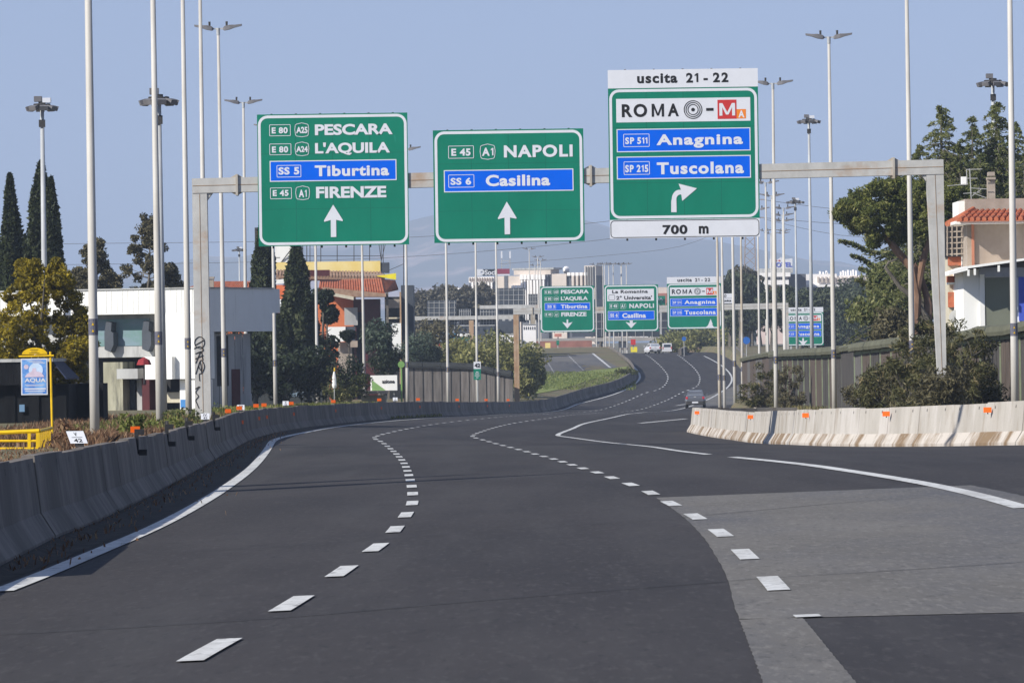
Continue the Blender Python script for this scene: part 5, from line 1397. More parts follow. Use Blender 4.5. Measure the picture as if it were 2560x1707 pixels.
# ------------------------------------------------------------------ house on the right
DH = 226.0
gh = terr(U(2470,900,DH).x, DH) - .3
hs = thing('tiled_house', 'two storey house with orange tiled eave and white terrace roof at the right edge', 'house', (U(2470,900,DH).x, DH, gh))
def H(nm, m, x0, x1, y0, y1, dd=0, dep=5, z0=None, par=None):
    mb = MB(); pbox(mb, x0, x1, y0, y1, DH + dd, dep, z0=z0); return mb.build(nm, m, par or hs)
H('upper_wall', beige_wall, 2432, 2680, 552, 705, 1.0, 7, gh)
H('wall_return', stone_grey, 2418, 2431, 556, 700, 1.5, 5, gh)
H('parapet', stone_grey, 2413, 2680, 496, 532, 1.6, 6); H('parapet_end', white_wall, 2396, 2414, 503, 540, 1.9, 3)
H('eave', white_wall, 2388, 2680, 551, 558, -.1, 3)
mb = MB(); el, er, rl_, rr_ = U(2392,551,DH-.35), U(2680,547,DH-.35), U(2422,528,DH+1.4), U(2680,524,DH+1.4); n = 19
for i in range(n):       # barrel tiles
    for (u, v) in ((i/n, (i+1)/n),):
        c0, c1 = el.lerp(er, (i+.5)/n), rl_.lerp(rr_, (i+.5)/n); r = (er - el).length/n*.36
        for j in range(3):
            s0, s1 = c0.lerp(c1, j/3) + Vector((0, 0, .03*(1 if j else 1))), c0.lerp(c1, (j+1.15)/3)
            mb.tube([s0, s1], [r*1.12, r*.92], 8)
    q = [el.lerp(er, i/n), el.lerp(er, (i+1)/n), rl_.lerp(rr_, (i+1)/n), rl_.lerp(rr_, i/n)]; mb.add([p - Vector((0,0,.02)) for p in q] + [p - Vector((0,0,.06)) for p in q], [(0,1,2,3),(7,6,5,4),(0,4,5,1)])
mb.build('tiled_eave', tile, hs)
mb = MB()
for i in range(7):
    a_, b_ = U(2368+8*i, 560-4.3*i, DH+2.6-.3*i), U(2384+8*i, 556-4.6*i, DH+2.9-.3*i); mb.tube([a_, b_ + Vector((.05,.2,.1))], [.12,.11], 7)
mb.build('hip_tiles', tile, hs)
H('downpipe', mat('terracotta_pipe', (.42,.17,.10)), 2429.5, 2436, 560, 690, .85, .12)
H('chimney', stone_grey, 2470, 2488, 448, 497, 3.5, .6); H('chimney_pot', stone_grey, 2469, 2489, 443, 449, 3.4, .8); H('chimney_cap', stone_grey, 2471, 2487, 430, 440, 3.5, .6)
H('vent_pot', white_wall, 2404, 2416, 442, 462, 4, .4)
# balcony clutter and side wing
H('side_wing', cream, 2372, 2419, 640, 830, 4.5, 4, gh); H('dark_balcony', dark_void, 2366, 2418, 562, 642, 4.0, 2)
mb = MB()
for y in (566, 580, 594, 608, 622, 636): mb.bar(U(2366,y,DH+3.6), U(2416,y-2,DH+3.4), .05)
for x in (2368, 2380, 2392, 2404, 2415): mb.bar(U(x,560,DH+3.5), U(x,640,DH+3.5), .05)
mb.build('balcony_rails', stone_grey, hs)
H('small_tiles', tile, 2371, 2404, 622, 664, 4.2, .4); H('lower_tiles', tile, 2370, 2406, 690, 706, 3.8, .8); H('brick_panel', tile, 2371, 2400, 730, 768, 4.2, .3); H('white_frame', white_wall, 2404, 2411, 610, 700, 4.0, .3)
H('cornice', white_wall, 2370, 2412, 706, 711, 3.6, .8)
# white terrace slab, lower storey
mb = MB(); a_, b_ = (2370,688), (2680,632); fr = [(2372,681),(2420,665),(2680,629),(2680,635),(2420,671),(2418,676),(2372,688)]
mb.prism([(U(x,y,DH-2).x, U(x,y,DH-2).z) for x, y in fr][::-1], DH-2, DH+4); mb.build('terrace_roof', white_wall, hs)
mb = MB(); 
for x in (2421, 2437, 2497): mb.box(U(x,672,DH-2).x-.04, U(x,672,DH-2).x+.04, DH-2.05, DH-1.9, U(x,690-(x-2420)*.14,DH-2).z, U(x,674-(x-2420)*.14,DH-2).z)
mb.build('gutter_drips', white_wall, hs)
H('lower_wall', white_wall, 2409, 2680, 672, 840, -.6, 6, gh); H('fascia_band', mat('blue_grey_fascia', (.34,.36,.42)), 2448, 2680, 668, 692, -.72, .1)
H('shutter', shutter, 2463, 2528, 693, 820, -.70, .08); H('shutter_frame', white_wall, 2450, 2462, 686, 820, -.74, .12); H('blue_shutter', bluewin, 2547, 2600, 682, 802, -.70, .08)
H('shutter_head', grey_wall, 2463, 2528, 691, 694, -.76, .04)
# dish on the side wing
mb = MB(); c = U(2391,793,DH+3.4); rings = [[(c.x + r*math.cos(k*.3142), c.y - .1 + r*r*.35, c.z + r*math.sin(k*.3142)) for k in range(20)] for r in (.01, .18, .31)]
mb.loft(rings); mb.build('satellite_dish', grey_wall, hs)
ant = thing('roof_antenna', 'bare roof antenna beside the chimney of the tiled house', 'antenna', tuple(U(2425,497,DH+3)))
mb = MB(); mb.bar(U(2428,500,DH+3), U(2424,422,DH+3), .035); mb.bar(U(2416,424,DH+3), U(2418,462,DH+3), .03); mb.build('mast', steel, ant)
mb = MB()
for a_, b_ in (((2416,424),(2455,423)), ((2416,446),(2444,446)), ((2368,465),(2420,460)), ((2425,470),(2468,473)), ((2408,484),(2450,481)), ((2430,482),(2466,495)), ((2452,474),(2430,490))): mb.bar(U(*a_,DH+3), U(*b_,DH+3), .025)
mb.build('aerial_rods', steel, ant)

# ------------------------------------------------------------------ trees and shrubs
cypress(31, 900, 436, 300, .92, 'single tall cypress at the left edge of the picture', 'tall cypress trees on the left', 1, prof=1.6)
cypress(109, 900, 405, 303, 1.0, 'taller cypress of the pair, behind the golden tree', 'tall cypress trees on the left', 2, prof=2.6)
cypress(134, 900, 442, 300, .74, 'slimmer cypress leaning against the taller one', 'tall cypress trees on the left', 3, prof=2.2, n=7000)
cypress(66, 900, 585, 307, .42, 'small cypress between the two tall ones', 'tall cypress trees on the left', 4, n=4000)
cypress(-4, 900, 560, 304, .55, 'dark cypress cut off by the left edge', 'tall cypress trees on the left', 5, n=5000)
cypress(662, 1000, 560, 372, 1.15, 'cypress just behind the white billboard below the Pescara sign', 'dark cypress trees by the orange building', 6, prof=2.4, n=8000)
cypress(746, 1000, 603, 370, 1.45, 'pointed cypress in front of the orange wall', 'dark cypress trees by the orange building', 7, prof=1.5, n=9000)
cypress(702, 1000, 790, 369, 1.2, 'low dark cypress filling the gap between two taller ones', 'dark cypress trees by the orange building', 8, prof=2.5, n=6000)
cypress(776, 1000, 740, 373, 1.0, 'dark cypress right of the pointed one', 'dark cypress trees by the orange building', 9, prof=2.0, n=6000)
for i, (px, py, d, w, h) in enumerate(((600,900,340,2.6,4.2), (640,930,338,3.0,3.8), (770,930,340,3.0,3.6), (710,940,337,3.0,3.2), (572,930,345,2.0,3.4))):
    round_tree('evergreen_shrub', px, py, d, w, h, L_dark, 'dense dark evergreen shrub below the cypress trees', 'dark shrubs under the cypress trees', seed=20+i, n_cl=34, n_leaf=110, leaf=.13, shell=.3)
for i, (px, py, w, h) in enumerate(((806,742,1.9,1.0), (818,785,1.5,1.7), (812,880,2.4,3.2), (872,838,1.0,.8))):
    round_tree('pine_branching', px, py, 380, w, h, L_dark, 'dark pine boughs spreading in front of the orange wall', 'dark pines before the orange wall', seed=30+i, n_cl=16, n_leaf=90, leaf=.15, shell=.2)
# two cypresses outside the picture on the left, whose shadows cross the road
def cypress_at(x, y, H, rad, label, seed):
    b = Vector((x, y, terr(x, y))); c = CAM + (b - CAM)
    px = CX + F_PX*(b - CAM).dot(RT)/(b - CAM).dot(fw); h = lambda z: CY - F_PX*(Vector((x, y, z)) - CAM).dot(UP)/(Vector((x, y, z)) - CAM).dot(fw)
    return cypress(px, h(b.z), h(b.z + H), y, rad, label, 'cypress trees outside the picture', seed, prof=1.5, n=6000)
cypress_at(-14.6, 93.2, 11.8, 1.0, 'nearer cypress outside the picture on the left', 91); cypress_at(-16.4, 97.6, 11.6, .95, 'farther cypress outside the picture on the left', 92)
# golden tree
gt = U(105, 830, 178); zb = terr(gt.x, 178) - .1; gtr = thing('golden_tree', 'bushy golden yellow tree above the dark shed', 'tree', (gt.x, 178, zb)); rng = np.random.default_rng(5)
Ps, Bs = [], []
for px, py, r in ((70,690,.42),(85,672,.30),(140,675,.40),(130,705,.55),(85,720,.60),(45,745,.55),(165,740,.50),(105,760,.80),(175,790,.60),(35,810,.75),(70,830,.8),(125,830,.9),(185,840,.62),(20,860,.8),(100,880,.9),(165,890,.75),(195,880,.55),(50,910,.8),(120,930,.8),(185,940,.6),(140,970,.6),(0,900,.8),(205,810,.35),(160,700,.3),(60,665,.2),(-15,840,.6),(210,860,.4),(180,915,.55)):
    c = U(px, py, 178 + rng.uniform(-.8, .8)); p, q = clump_cloud(rng, tuple(c), (r*.8, r*.8, r*.8), 20, .20, 100, .4); Ps.append(p); Bs.append(q)
Ps = np.concatenate(Ps); Bs = np.concatenate(Bs)
leaf_mesh('crown', Ps, .052, L_yel, gtr, origin=(gt.x, 178, zb), updown=(.8, .5), bias=Bs)
mb, pts = trunk_mb((0,0,0), (0,0,3.6), .14, .05, .1, 3)
for k in range(9):
    a_ = k*.7; s = pts[2 + k % 4]; mb.tube([s, s + Vector((math.cos(a_)*.6, math.sin(a_)*.4, .7)), s + Vector((math.cos(a_)*1.1, math.sin(a_)*.6, 1.6))], [.06,.035,.01], 6)
mb.build('trunk', bark_grey, gtr, local=True)
def airy(px, ptop, pbot, d, w, label, seed, group=None):
    """loose grey-green conifer-like crown with sky gaps"""
    t, b = U(px, ptop, d), U(px, pbot, d); H_ = t.z - b.z; zb = terr(b.x, d) - .1; root = thing('slender_tree', label, 'tree', (b.x, d, zb), group); rng = np.random.default_rng(seed); Ps, Bs = [], []
    mb, pts = trunk_mb((0,0,0), (0,0,t.z - zb), .16, .02, .12, seed, 8)
    for i in range(46):
        f = rng.uniform(0, 1) ** .8; z = b.z - zb + H_*f; a = rng.uniform(0, 6.28); l = w*.5*(1 - f)**.75*rng.uniform(.35, 1.1) + .15
        c = (l*math.cos(a), l*math.sin(a), z + .15*l); p, q = clump_cloud(rng, c, (.22,.22,.22), 4, .26, 42, .3); Ps.append(p); Bs.append(q)
        if i % 2 == 0: mb.tube([(0,0,z-.2), (l*.5*math.cos(a), l*.5*math.sin(a), z-.05), c], [.05*(1-f)+.012,.02,.008], 5)
    leaf_mesh('crown', np.concatenate(Ps), .10, L_oliv, root, seed=seed, bias=np.concatenate(Bs)); mb.build('trunk', bark_grey, root, local=True)
airy(240, 605, 745, 330, 2.7, 'grey green tree behind the first lamp pole', 1); airy(200, 680, 745, 331, 1.6, 'small grey green tree left of the first lamp pole', 2)
airy(372, 545, 745, 335, 3.3, 'tallest loose grey green tree behind the second lamp pole', 3); airy(420, 668, 745, 336, 1.8, 'small grey green tree right of the second lamp pole', 4)
airy(275, 690, 745, 333, 1.6, 'lowest grey green tree between the first two poles', 6)
for i, (px, py, w, h, lb) in enumerate(((948,845,2.6,2.8,'blue green pine left of the white banner'), (1045,870,2.8,2.4,'dark blue green bush right of the white banner'), (1075,888,1.6,1.4,'low blue green bush at the top of the timber screen'), (960,900,2.6,2.6,'dark undergrowth below the blue green pine'))):
    round_tree('blue_green_tree', px, py, 500 if i in (1, 2) else 405, w*(1.2 if i in (1, 2) else 1), h*(1.2 if i in (1, 2) else 1), L_blue if i != 3 else L_dark, lb, None, seed=40+i, n_cl=36, n_leaf=85, leaf=.11)
for i, (px, py, w, h, m) in enumerate(((830,960,2.6,2.2,L_bush), (870,930,2.2,2.0,L_dark), (900,960,2.0,1.6,L_bush), (780,980,1.6,1.2,L_slope), (860,985,1.8,.9,L_slope))):
    round_tree('garden_shrub', px, py, 358, w, h, m, ['green shrub behind the closed white umbrella', 'dark rounded shrub behind the green one', 'loose shrub left of the white board', 'bright low shrub at the foot of the eighth pole', 'low bright shrub in front of the kiosk'][i], 'garden shrubs beyond the left barrier', seed=50+i, n_cl=24, n_leaf=80, leaf=.08, trunk=False, cat='shrub')
# olive scrub on the bank behind the far fence
for i, (px, py, d, w, h) in enumerate(((1190,905,505,4.5,3.4), (1235,888,515,5.5,4.2), (1280,900,520,4.5,4.0), (1320,905,530,3.4,4.4), (1310,960,500,2.6,2.8), (1150,880,540,4.0,2.4), (1105,905,520,3.0,2.0), (1330,940,520,2.6,3.0), (1050,880,520,4.0,3.0), (1090,850,560,5.5,3.6))):
    round_tree('bank_scrub', px, py, d, w, h, L_slope if i not in (8, 9) else L_oliv, 'olive scrub on the bank behind the left timber screen', 'scrub on the far bank', seed=60+i, n_cl=40, n_leaf=70, leaf=.16, trunk=False, cat='shrub', shell=.3)
round_tree('verge_bush', 1567, 935, 640, 2.6, 1.5, L_bush, 'single dark bush on the grass verge at the bend', None, 75, 18, 60, .14, trunk=False, cat='shrub')
# cedars and umbrella pine on the right
for px, ytop, d, L, lb, sd, tiers in ((2352,252,262,3.9,'left spire of the tall cedars above the gantry end',1,34), (2430,285,268,3.4,'short middle spire between the tall cedars',2,30), (2490,240,264,4.6,'right spire of the tall cedars beside the rightmost pole',3,36)):
    t = U(px, ytop, d); zb = terr(t.x, d); cedar((t.x, d, zb), t.z - zb, L, lb, sd, tiers, 13, group='tall cedars on the right', zstart=.40, dens=1.25)
for px, ytop, d, L, lb, sd in ((2300,355,259,2.2,'low cedar crown just above the gantry beam',11), (2400,345,261,2.4,'cedar filling the gap between the tall spires',12), (2535,300,270,3.6,'cedar spire behind the rightmost pole',13), (2450,380,256,3.6,'broad cedar behind the chimney',14)):
    t = U(px, ytop, d); zb = terr(t.x, d); cedar((t.x, d, zb), t.z - zb, L, lb, sd, 26, 11, group='tall cedars on the right', zstart=.45, dens=1.1)
t = U(2560, 380, 258); zb = terr(t.x, 258); cedar((t.x, 258, zb), t.z - zb, 4.2, 'cedar cut off by the right edge', 6, 26, 8, group='tall cedars on the right', zstart=.3)
t = U(2235, 560, 275); zb = terr(t.x, 275); cedar((t.x, 275, zb), t.z - zb, 3.4, 'lower cedar with long drooping branches under the umbrella pine', 4, 22, 8, zstart=.25)
rngb = np.random.default_rng(77); Pb = []
for (xa, ya), (xb, yb_), wd_ in (((2270,640),(2098,603),.5), ((2270,680),(2128,640),.5), ((2260,720),(2150,672),.6), ((2280,760),(2140,700),.7)):
    A_, B_ = U(xa, ya, 274), U(xb, yb_, 273); n_ = 900
    for _ in range(n_):
        f = rngb.uniform() ** .8; p = A_.lerp(B_, f); s_ = rngb.normal()*wd_*(1 - .85*f)*.6
        Pb.append((p.x, p.y + s_, p.z - .16*abs(s_) - rngb.exponential(.13*(1.25 - f)) + .10*math.sin(f*9)))
lower = [o for o in COL.objects if o.get('label') == 'lower cedar with long drooping branches under the umbrella pine'][0]
leaf_mesh('long_boughs', np.array(Pb), .12, L_cedar, lower, aspect=.4, updown=(.5, -.3), origin=tuple(lower.location), seed=5)
# umbrella pine
pr_ = U(2215, 870, 240); zb = terr(pr_.x, 240) - .1
pine = thing('umbrella_pine', 'umbrella pine with a broad dark crown and bare forked trunk', 'tree', (pr_.x, 240, zb)); rng = np.random.default_rng(9); Ps, Bs = [], []
for px, py, r in ((2105,535,.4),(2140,560,.6),(2235,520,.8),(2180,525,.7),(2260,515,.8),(2125,530,.55),(2112,515,.40),(2150,495,.6),(2165,545,.65),(2190,500,.75),(2205,570,.7),(2225,495,.75),(2250,540,.85),(2270,485,.75),(2290,520,.8),(2300,480,.7),(2185,600,.4),(2240,590,.6),(2310,560,.8),(2340,500,.8),(2150,570,.35),(2275,580,.6),(2330,530,.7),(2360,545,.6),(2215,465,.5),(2260,460,.5),(2385,490,.8),(2390,540,.6),(2180,470,.3)):
    c = U(px, py, 240 + rng.uniform(-1.2, 1.2)); p, q = clump_cloud(rng, tuple(c), (r, r, r*.66), 20, .25, 85, .35); Ps.append(p); Bs.append(q)
leaf_mesh('crown', np.concatenate(Ps), .085, L_pine, pine, origin=(pr_.x, 240, zb), updown=(.7, .6), aspect=.35, bias=np.concatenate(Bs))
mb = MB(); off = Vector((pr_.x, 240, zb)); V_ = lambda px, py, dd=0: U(px, py, 240 + dd) - off
mb.tube([V_(2290,900), V_(2288,820), V_(2292,740), V_(2280,670), V_(2240,625), V_(2215,590), V_(2200,565)], [.26,.24,.21,.19,.17,.13,.07], 9)
mb.tube([V_(2292,730), V_(2310,640), V_(2330,580), V_(2345,540)], [.17,.14,.10,.05], 8); mb.tube([V_(2318,850,.3), V_(2322,760,.3), V_(2302,690,.2), V_(2285,660,.1)], [.20,.16,.12,.10], 8)
mb.tube([V_(2240,625), V_(2225,575), V_(2232,540)], [.10,.07,.04], 7); mb.build('trunk', bark, pine, local=True)
mb = MB(); mb.tube([V_(2320,800), V_(2285,745), V_(2250,718), V_(2213,668), V_(2222,655), V_(2265,640)], [.13,.12,.10,.07,.05,.03], 7); mb.build('bare_branch', bark_grey, pine, local=True)
for i, (px, py, d, w, h, m) in enumerate(((2185,775,262,2.9,1.2,L_cedar), (2225,700,268,2.6,1.8,L_cedar), (2240,830,258,2.4,2.2,L_oliv), (2300,760,262,2.6,2.6,L_dark))):
    round_tree('garden_tree', px, py, d, w, h, m, ['flat dark green bough below the bare branch', 'leafy green tree behind the bare branch', 'olive brown tree behind the right timber screen', 'dark tree behind the forked pine trunk'][i], 'trees around the umbrella pine', seed=80+i, n_cl=34, n_leaf=85, leaf=.10, shell=.25)
def shrub(px, py, d, w, h, lb, seed, n_cl=46, m=None, leaf=.085):
    """oleander-like shrub: stems fan out, narrow leaves"""
    c = U(px, py, d); zb = terr(c.x, d) - .05; root = thing('roadside_shrub', lb, 'shrub', (c.x, d, zb), 'shrubs before the right timber screen'); rng = np.random.default_rng(seed); Ps, Bs = [], []; mb = MB()
    for i in range(n_cl):
        a = rng.uniform(0, 6.28); l = w*.5*rng.uniform(.1, 1)**.7; z = h*rng.uniform(.12, 1)*(1 - .35*(l/(w*.5))**2); tip = (l*math.cos(a), l*.7*math.sin(a), z)
        p, q = clump_cloud(rng, tip, (.16,.16,.2), 3, .24, 30, .15); Ps.append(p); Bs.append(q)
        if i % 1 == 0: mb.tube([(l*.15*math.cos(a), l*.15*math.sin(a), 0), (l*.6*math.cos(a), l*.4*math.sin(a), z*.6), tip], [.022,.015,.006], 5)
    P_ = np.concatenate(Ps); k = P_[:, 2] > .02
    leaf_mesh('foliage', P_[k], leaf*1.12, m or L_scrub, root, aspect=.25, updown=(.7, .5), seed=seed, bias=np.concatenate(Bs)[k]); mb.build('stems', bark_grey, root, local=True)
shrub(1910, 940, 300, 2.5, 2.6, 'rounded dark shrub left of the lamp pole with spread arms', 1); shrub(1965, 950, 285, 1.9, 2.3, 'thin shrub just right of the lamp pole with spread arms', 2, 26, L_oliv)
shrub(2225, 940, 205, 2.2, 2.2, 'shrub at the left of the gantry post', 3); shrub(2295, 900, 196, 2.2, 3.6, 'tall dark shrub covering the pole beside the gantry post', 4, 70); shrub(2335, 920, 190, 1.9, 2.5, 'shrub hiding the foot of the right gantry post', 5)
shrub(2352, 960, 172, 1.5, 1.7, 'low shrub directly in front of the gantry post foot', 15, 34, L_oliv); shrub(2420, 900, 186, 1.9, 3.2, 'tall twiggy shrub right of the gantry post', 6, 60); shrub(2375, 940, 180, 1.8, 1.7, 'low shrub with dry twigs beside the gantry post', 7, 36, L_oliv); shrub(2460, 960, 184, 1.5, 1.6, 'low shrub before the near timber boards', 8, 30); shrub(2160, 960, 225, 1.6, 1.4, 'low scrubby bush before the screen boards', 9, 26, L_oliv)
shrub(2270, 960, 198, 2.0, 1.7, 'dry brownish shrub in front of the tall dark one', 10, 34, L_oliv); shrub(2200, 930, 206, 1.6, 1.9, 'leafy shrub left of the gantry post before the screen', 12, 30); shrub(2345, 880, 192, 1.8, 3.3, 'tall shrub right behind the foot of the gantry post', 13, 46); shrub(2480, 860, 200, 1.2, 3.4, 'narrow shrub rising to the screen cap', 11, 24, L_oliv)
# bare twigs
tw = thing('bare_sapling', 'bare pale sapling between the shrubs right of the gantry post', 'sapling', tuple(U(2405,960,183)))
mb = MB(); 
for st in ([(2402,965),(2412,930),(2430,890),(2445,860)], [(2412,930),(2408,900),(2402,880)], [(2430,890),(2424,865),(2418,852)], [(2430,890),(2448,880),(2456,872)]): mb.tube([U(a_, b_, 183) for a_, b_ in st], [.02,.014,.009,.005][:len(st)], 5)
mb.build('stem', bark_grey, tw)
# ------------------------------------------------------------------ small signs along the verge
def post_sign(name, label, px, py, d, r, m, cat='road sign', back=None, base=None, bar=False):
    c = U(px, py, d); zb = terr(c.x, d) - .1; root = thing(name, label, cat, (c.x, d, zb)); z = c.z - zb
    mb = MB(); mb.tube([(0,.05,0), (0,.05,z + r*.6)], .05, 8); mb.build('post', steel, root, local=True)
    mb = MB(); n = 24; mb.loft([[(r*math.cos(k*2*math.pi/n), y, z + r*math.sin(k*2*math.pi/n)) for k in range(n)] for y in (.0, -.04)]); pl = mb.build('disc', m, root, local=True)
    if bar:
        mb = MB(); mb.box(-r*.72, r*.72, -.05, -.042, z - r*.18, z + r*.18); mb.build('bar', white_sign, pl, local=True)
    return root
disc_blue = mat('disc_blue', (.02,.12,.42), .5, .05, 3)
post_sign('no_entry_sign', 'red no entry sign with a white bar on the far bank', 1095, 868, 545, .36, red_sign, bar=True)
post_sign('mandatory_sign', 'round blue sign right of the far carriageway', 1866, 851, 610, .40, disc_blue)
post_sign('mandatory_sign', 'tiny round blue sign under the overpass parapet', 1710, 847, 760, .30, disc_blue)
lp = post_sign('green_disc_sign', 'green disc on a green post at the left end of the timber screen', 1003, 911, 363, .22, mat('lime_paint', (.17,.32,.09)))
mb = MB(); mb.box(-.05, .05, -.02, .08, 0, (U(1003,915,363).z - lp.location.z)); mb.build('post_sleeve', bpy.data.materials['lime_paint'], lp, local=True)
ks = thing('kilometre_sign', 'white and green kilometre 42 sign in front of the timber screen', 'distance marker', tuple(U(1194,995,432)))
mb = MB(); pbox(mb, 1184, 1202, 904, 922, 432, .05); w_ = mb.build('number_plate', white_sign, ks)
mb = MB(); text_into(mb, '42', U(1186,913,432).x, U(1200,913,432).x, U(1193,918,432).z, U(1193,908,432).z, 431.97, .03); mb.build('lettering', black, w_)
mb = MB(); pbox(mb, 1184, 1202, 922.3, 949, 432, .05); g_ = mb.build('route_plate', green_sign, ks)
mb = MB(); 
for y, a, b in ((930,1190,1196), (934,1188,1198), (939,1187,1199), (944,1190,1196)): pbox(mb, a, b, y-1, y+.6, 431.97, .02)
mb.build('small_print', white_sign, g_); mb = MB(); mb.bar(U(1194,1003,432.1), U(1194,905,432.1), .09); mb.build('post', steel, ks)
bsn = thing('blue_sign', 'square blue sign beyond the scrub on the far left bank', 'road sign', tuple(U(1131,890,600)))
mb = MB(); pbox(mb, 1121, 1141, 834, 854, 600, .06); mb.build('panel', mat('cyan_sign', (.08,.30,.50)), bsn); mb = MB(); mb.bar(U(1140,890,600.1), U(1140,850,600.1), .10); mb.build('post', steel, bsn)
fs = thing('fuel_canopy', 'white and green roadside canopy beyond the scrub', 'canopy', tuple(U(1158,870,640)))
mb = MB(); pbox(mb, 1143, 1174, 834, 841, 640, 3); mb.build('roof', white_wall, fs); mb = MB(); pbox(mb, 1146, 1174, 841, 850, 640.2, 2.5); mb.build('fascia', green_sign, fs)
mb = MB(); pbox(mb, 1146, 1172, 852, 868, 641, 2); mb.build('wall', white_far, fs)
for i, (x0, x1, y0, y1, m, lb) in enumerate(((1250,1288,836,862,white_far,'white sheds glimpsed behind the bank scrub'), (1308,1340,812,850,white_far,'pale shed behind the rusty gantry post'), (1140,1236,815,838,back_dark,'dark low building under the opposite gantry'), (1205,1300,790,835,back_dark,'dark glazed block behind the opposite gantry'))):
    o = thing('low_building', lb, 'building', tuple(U((x0+x1)/2, y1, 720 + i*5)))
    mb = MB(); pbox(mb, x0, x1, y0, y1 + 40, 720 + i*5, 6); mb.build('wall', m, o)
    mb = MB(); pbox(mb, x0 - 1, x1 + 1, y0 - 2, y0 - .1, 720 + i*5, 6.2, .1); mb.build('roof', grey_wall, o)
    for k in range(6):
        mb = MB(); pbox(mb, x0 + (x1-x0)*(k+.2)/6, x0 + (x1-x0)*(k+.65)/6, y0 + 5, y0 + 12, 720 + i*5, .1, .04)
        mb.build('window', glass_dark if i != 3 else grey_wall, o)

# ------------------------------------------------------------------ gantries of the opposite carriageway, seen from behind
def back_gantry(label, d, xl, xr, y, panels, post, mpost=rust2):
    A, B = U(xl, y, d), U(xr, y - (xr-xl)*.012, d); root = thing('sign_gantry', label, 'gantry', (A.x, d, terr(A.x, d)))
    mb = MB(); mb.bar(A, B, .5, .46); mb.build('beam', beamsteel, root)
    for x in post:
        mb = MB(); p = U(x, y, d); mb.box(p.x-.28, p.x+.28, d-.2, d+.2, terr(p.x, d)-.3, p.z - .24); mb.build('post', mpost, root)
    for x0, x1, y0, y1 in panels:
        mb = MB(); pbox(mb, x0, x1, y0, y1, d + .5, .06); pn = mb.build('sign_back', back_dark, root)
        mb = MB(); w = x1 - x0
        for k in range(6):
            x = x0 + w*(k+.35)/5.7; a, b = U(x, y0+1, d+.46), U(x, y1-1, d+.46); mb.bar(a, b, .06, .05)
        nr = max(3, int((y1-y0)/12))
        for k in range(nr):
            yy_ = y0 + (y1-y0)*(k+.5)/nr; mb.bar(U(x0+1, yy_, d+.44), U(x1-1, yy_-w*.01, d+.44), .05)
        mb.build('frame_grid', steel, pn)
    return root
back_gantry('gantry of the opposite carriageway with large sign backs showing white grids', 690, 1035, 1290, 796, ((1068,1141,751,826), (1147,1178,772,812), (1199,1240,774,812)), (1178,), rust)
back_gantry('farther opposite gantry with a sign back beside the office block', 740, 1199, 1345, 768, ((1243,1313,720,805), (1321,1345,735,800)), (1332,))

# ------------------------------------------------------------------ overpass
OV = 950.0
ov = thing('overpass', 'grey overpass with dark noise panels crossing behind the distant signs', 'bridge', tuple(U(1560,870,OV)))
mb = MB(); pbox(mb, 1330, 1860, 843, 852, OV, 8); mb.build('deck', mat('deck_concrete', (.34,.32,.29), .9, .1, .4), ov)
mb = MB(); pbox(mb, 1484, 1690, 773, 782, OV + .3, .6); mb.build('top_rail', bpy.data.materials['deck_concrete'], ov)
mb = MB(); pbox(mb, 1484, 1512, 748, 772, OV + 3, .3); mb.build('upper_panel', back_dark, ov); mb = MB(); pbox(mb, 1430, 1484, 800, 842, OV + 1, .3); mb.build('upper_panel', back_dark, ov)
mb = MB()
for k in range(10): pbox(mb, 1484 + 21*k, 1484 + 21*k + 19.5, 783, 841, OV + .2, .3)
mb.build('noise_panels', mat('smoked_panel', (.035,.040,.048), .4, .2, .3), ov)
mb = MB()
for k in range(10): pbox(mb, 1503.6 + 21*k, 1504.9 + 21*k, 782.5, 842, OV + .1, .4)
pbox(mb, 1484, 1690, 802, 803, OV + .12, .1); pbox(mb, 1484, 1690, 820, 821, OV + .12, .1); mb.build('mullions', steel, ov)
for x in (1552, 1563, 1338, 1452, 1790):
    mb = MB(); pbox(mb, x-4, x+4, 852, 900, OV + 1, 5); mb.build('pier', bpy.data.materials['deck_concrete'], ov)
ap = thing('abutment_wall', 'reddish wall and banks below the left end of the overpass', 'wall', tuple(U(1420,885,880)))
mb = MB(); pbox(mb, 1340, 1480, 852, 868, 880, 4); mb.build('red_wall', mat('brick_red', (.28,.13,.10), .9, .2, .5), ap); mb = MB(); pbox(mb, 1335, 1530, 868, 892, 878, 2); mb.build('bank_wall', mat('tan_bank', (.26,.20,.14), .95, .2, .5), ap)
for i, (x0, x1, y0, y1, m, lb) in enumerate(((1363,1376,857,872,yellow_board,'yellow panel by the red wall under the overpass'), (1577,1589,848,862,red_sign,'small red board beside the far carriageway'), (1577,1593,867,880,yellow_bright,'yellow crash cushion beside the far carriageway'), (1391,1398,851,862,green_sign,'small green sign under the left end of the overpass'), (1386,1404,834,842,mat('salmon_panel', (.50,.20,.15)),'salmon coloured panel below the distant Pescara sign'))):
    o = thing('roadside_board', lb, 'board', tuple(U((x0+x1)/2, y1, 815 + i)))
    mb = MB(); pbox(mb, x0, x1, y0, y1, 815 + i, .3); mb.build('panel', m, o)
    mb = MB(); mb.bar(U((x0+x1)/2, y1 + 12, 815.4 + i), U((x0+x1)/2, y0 + 2, 815.4 + i), .15); mb.build('post', steel, o)
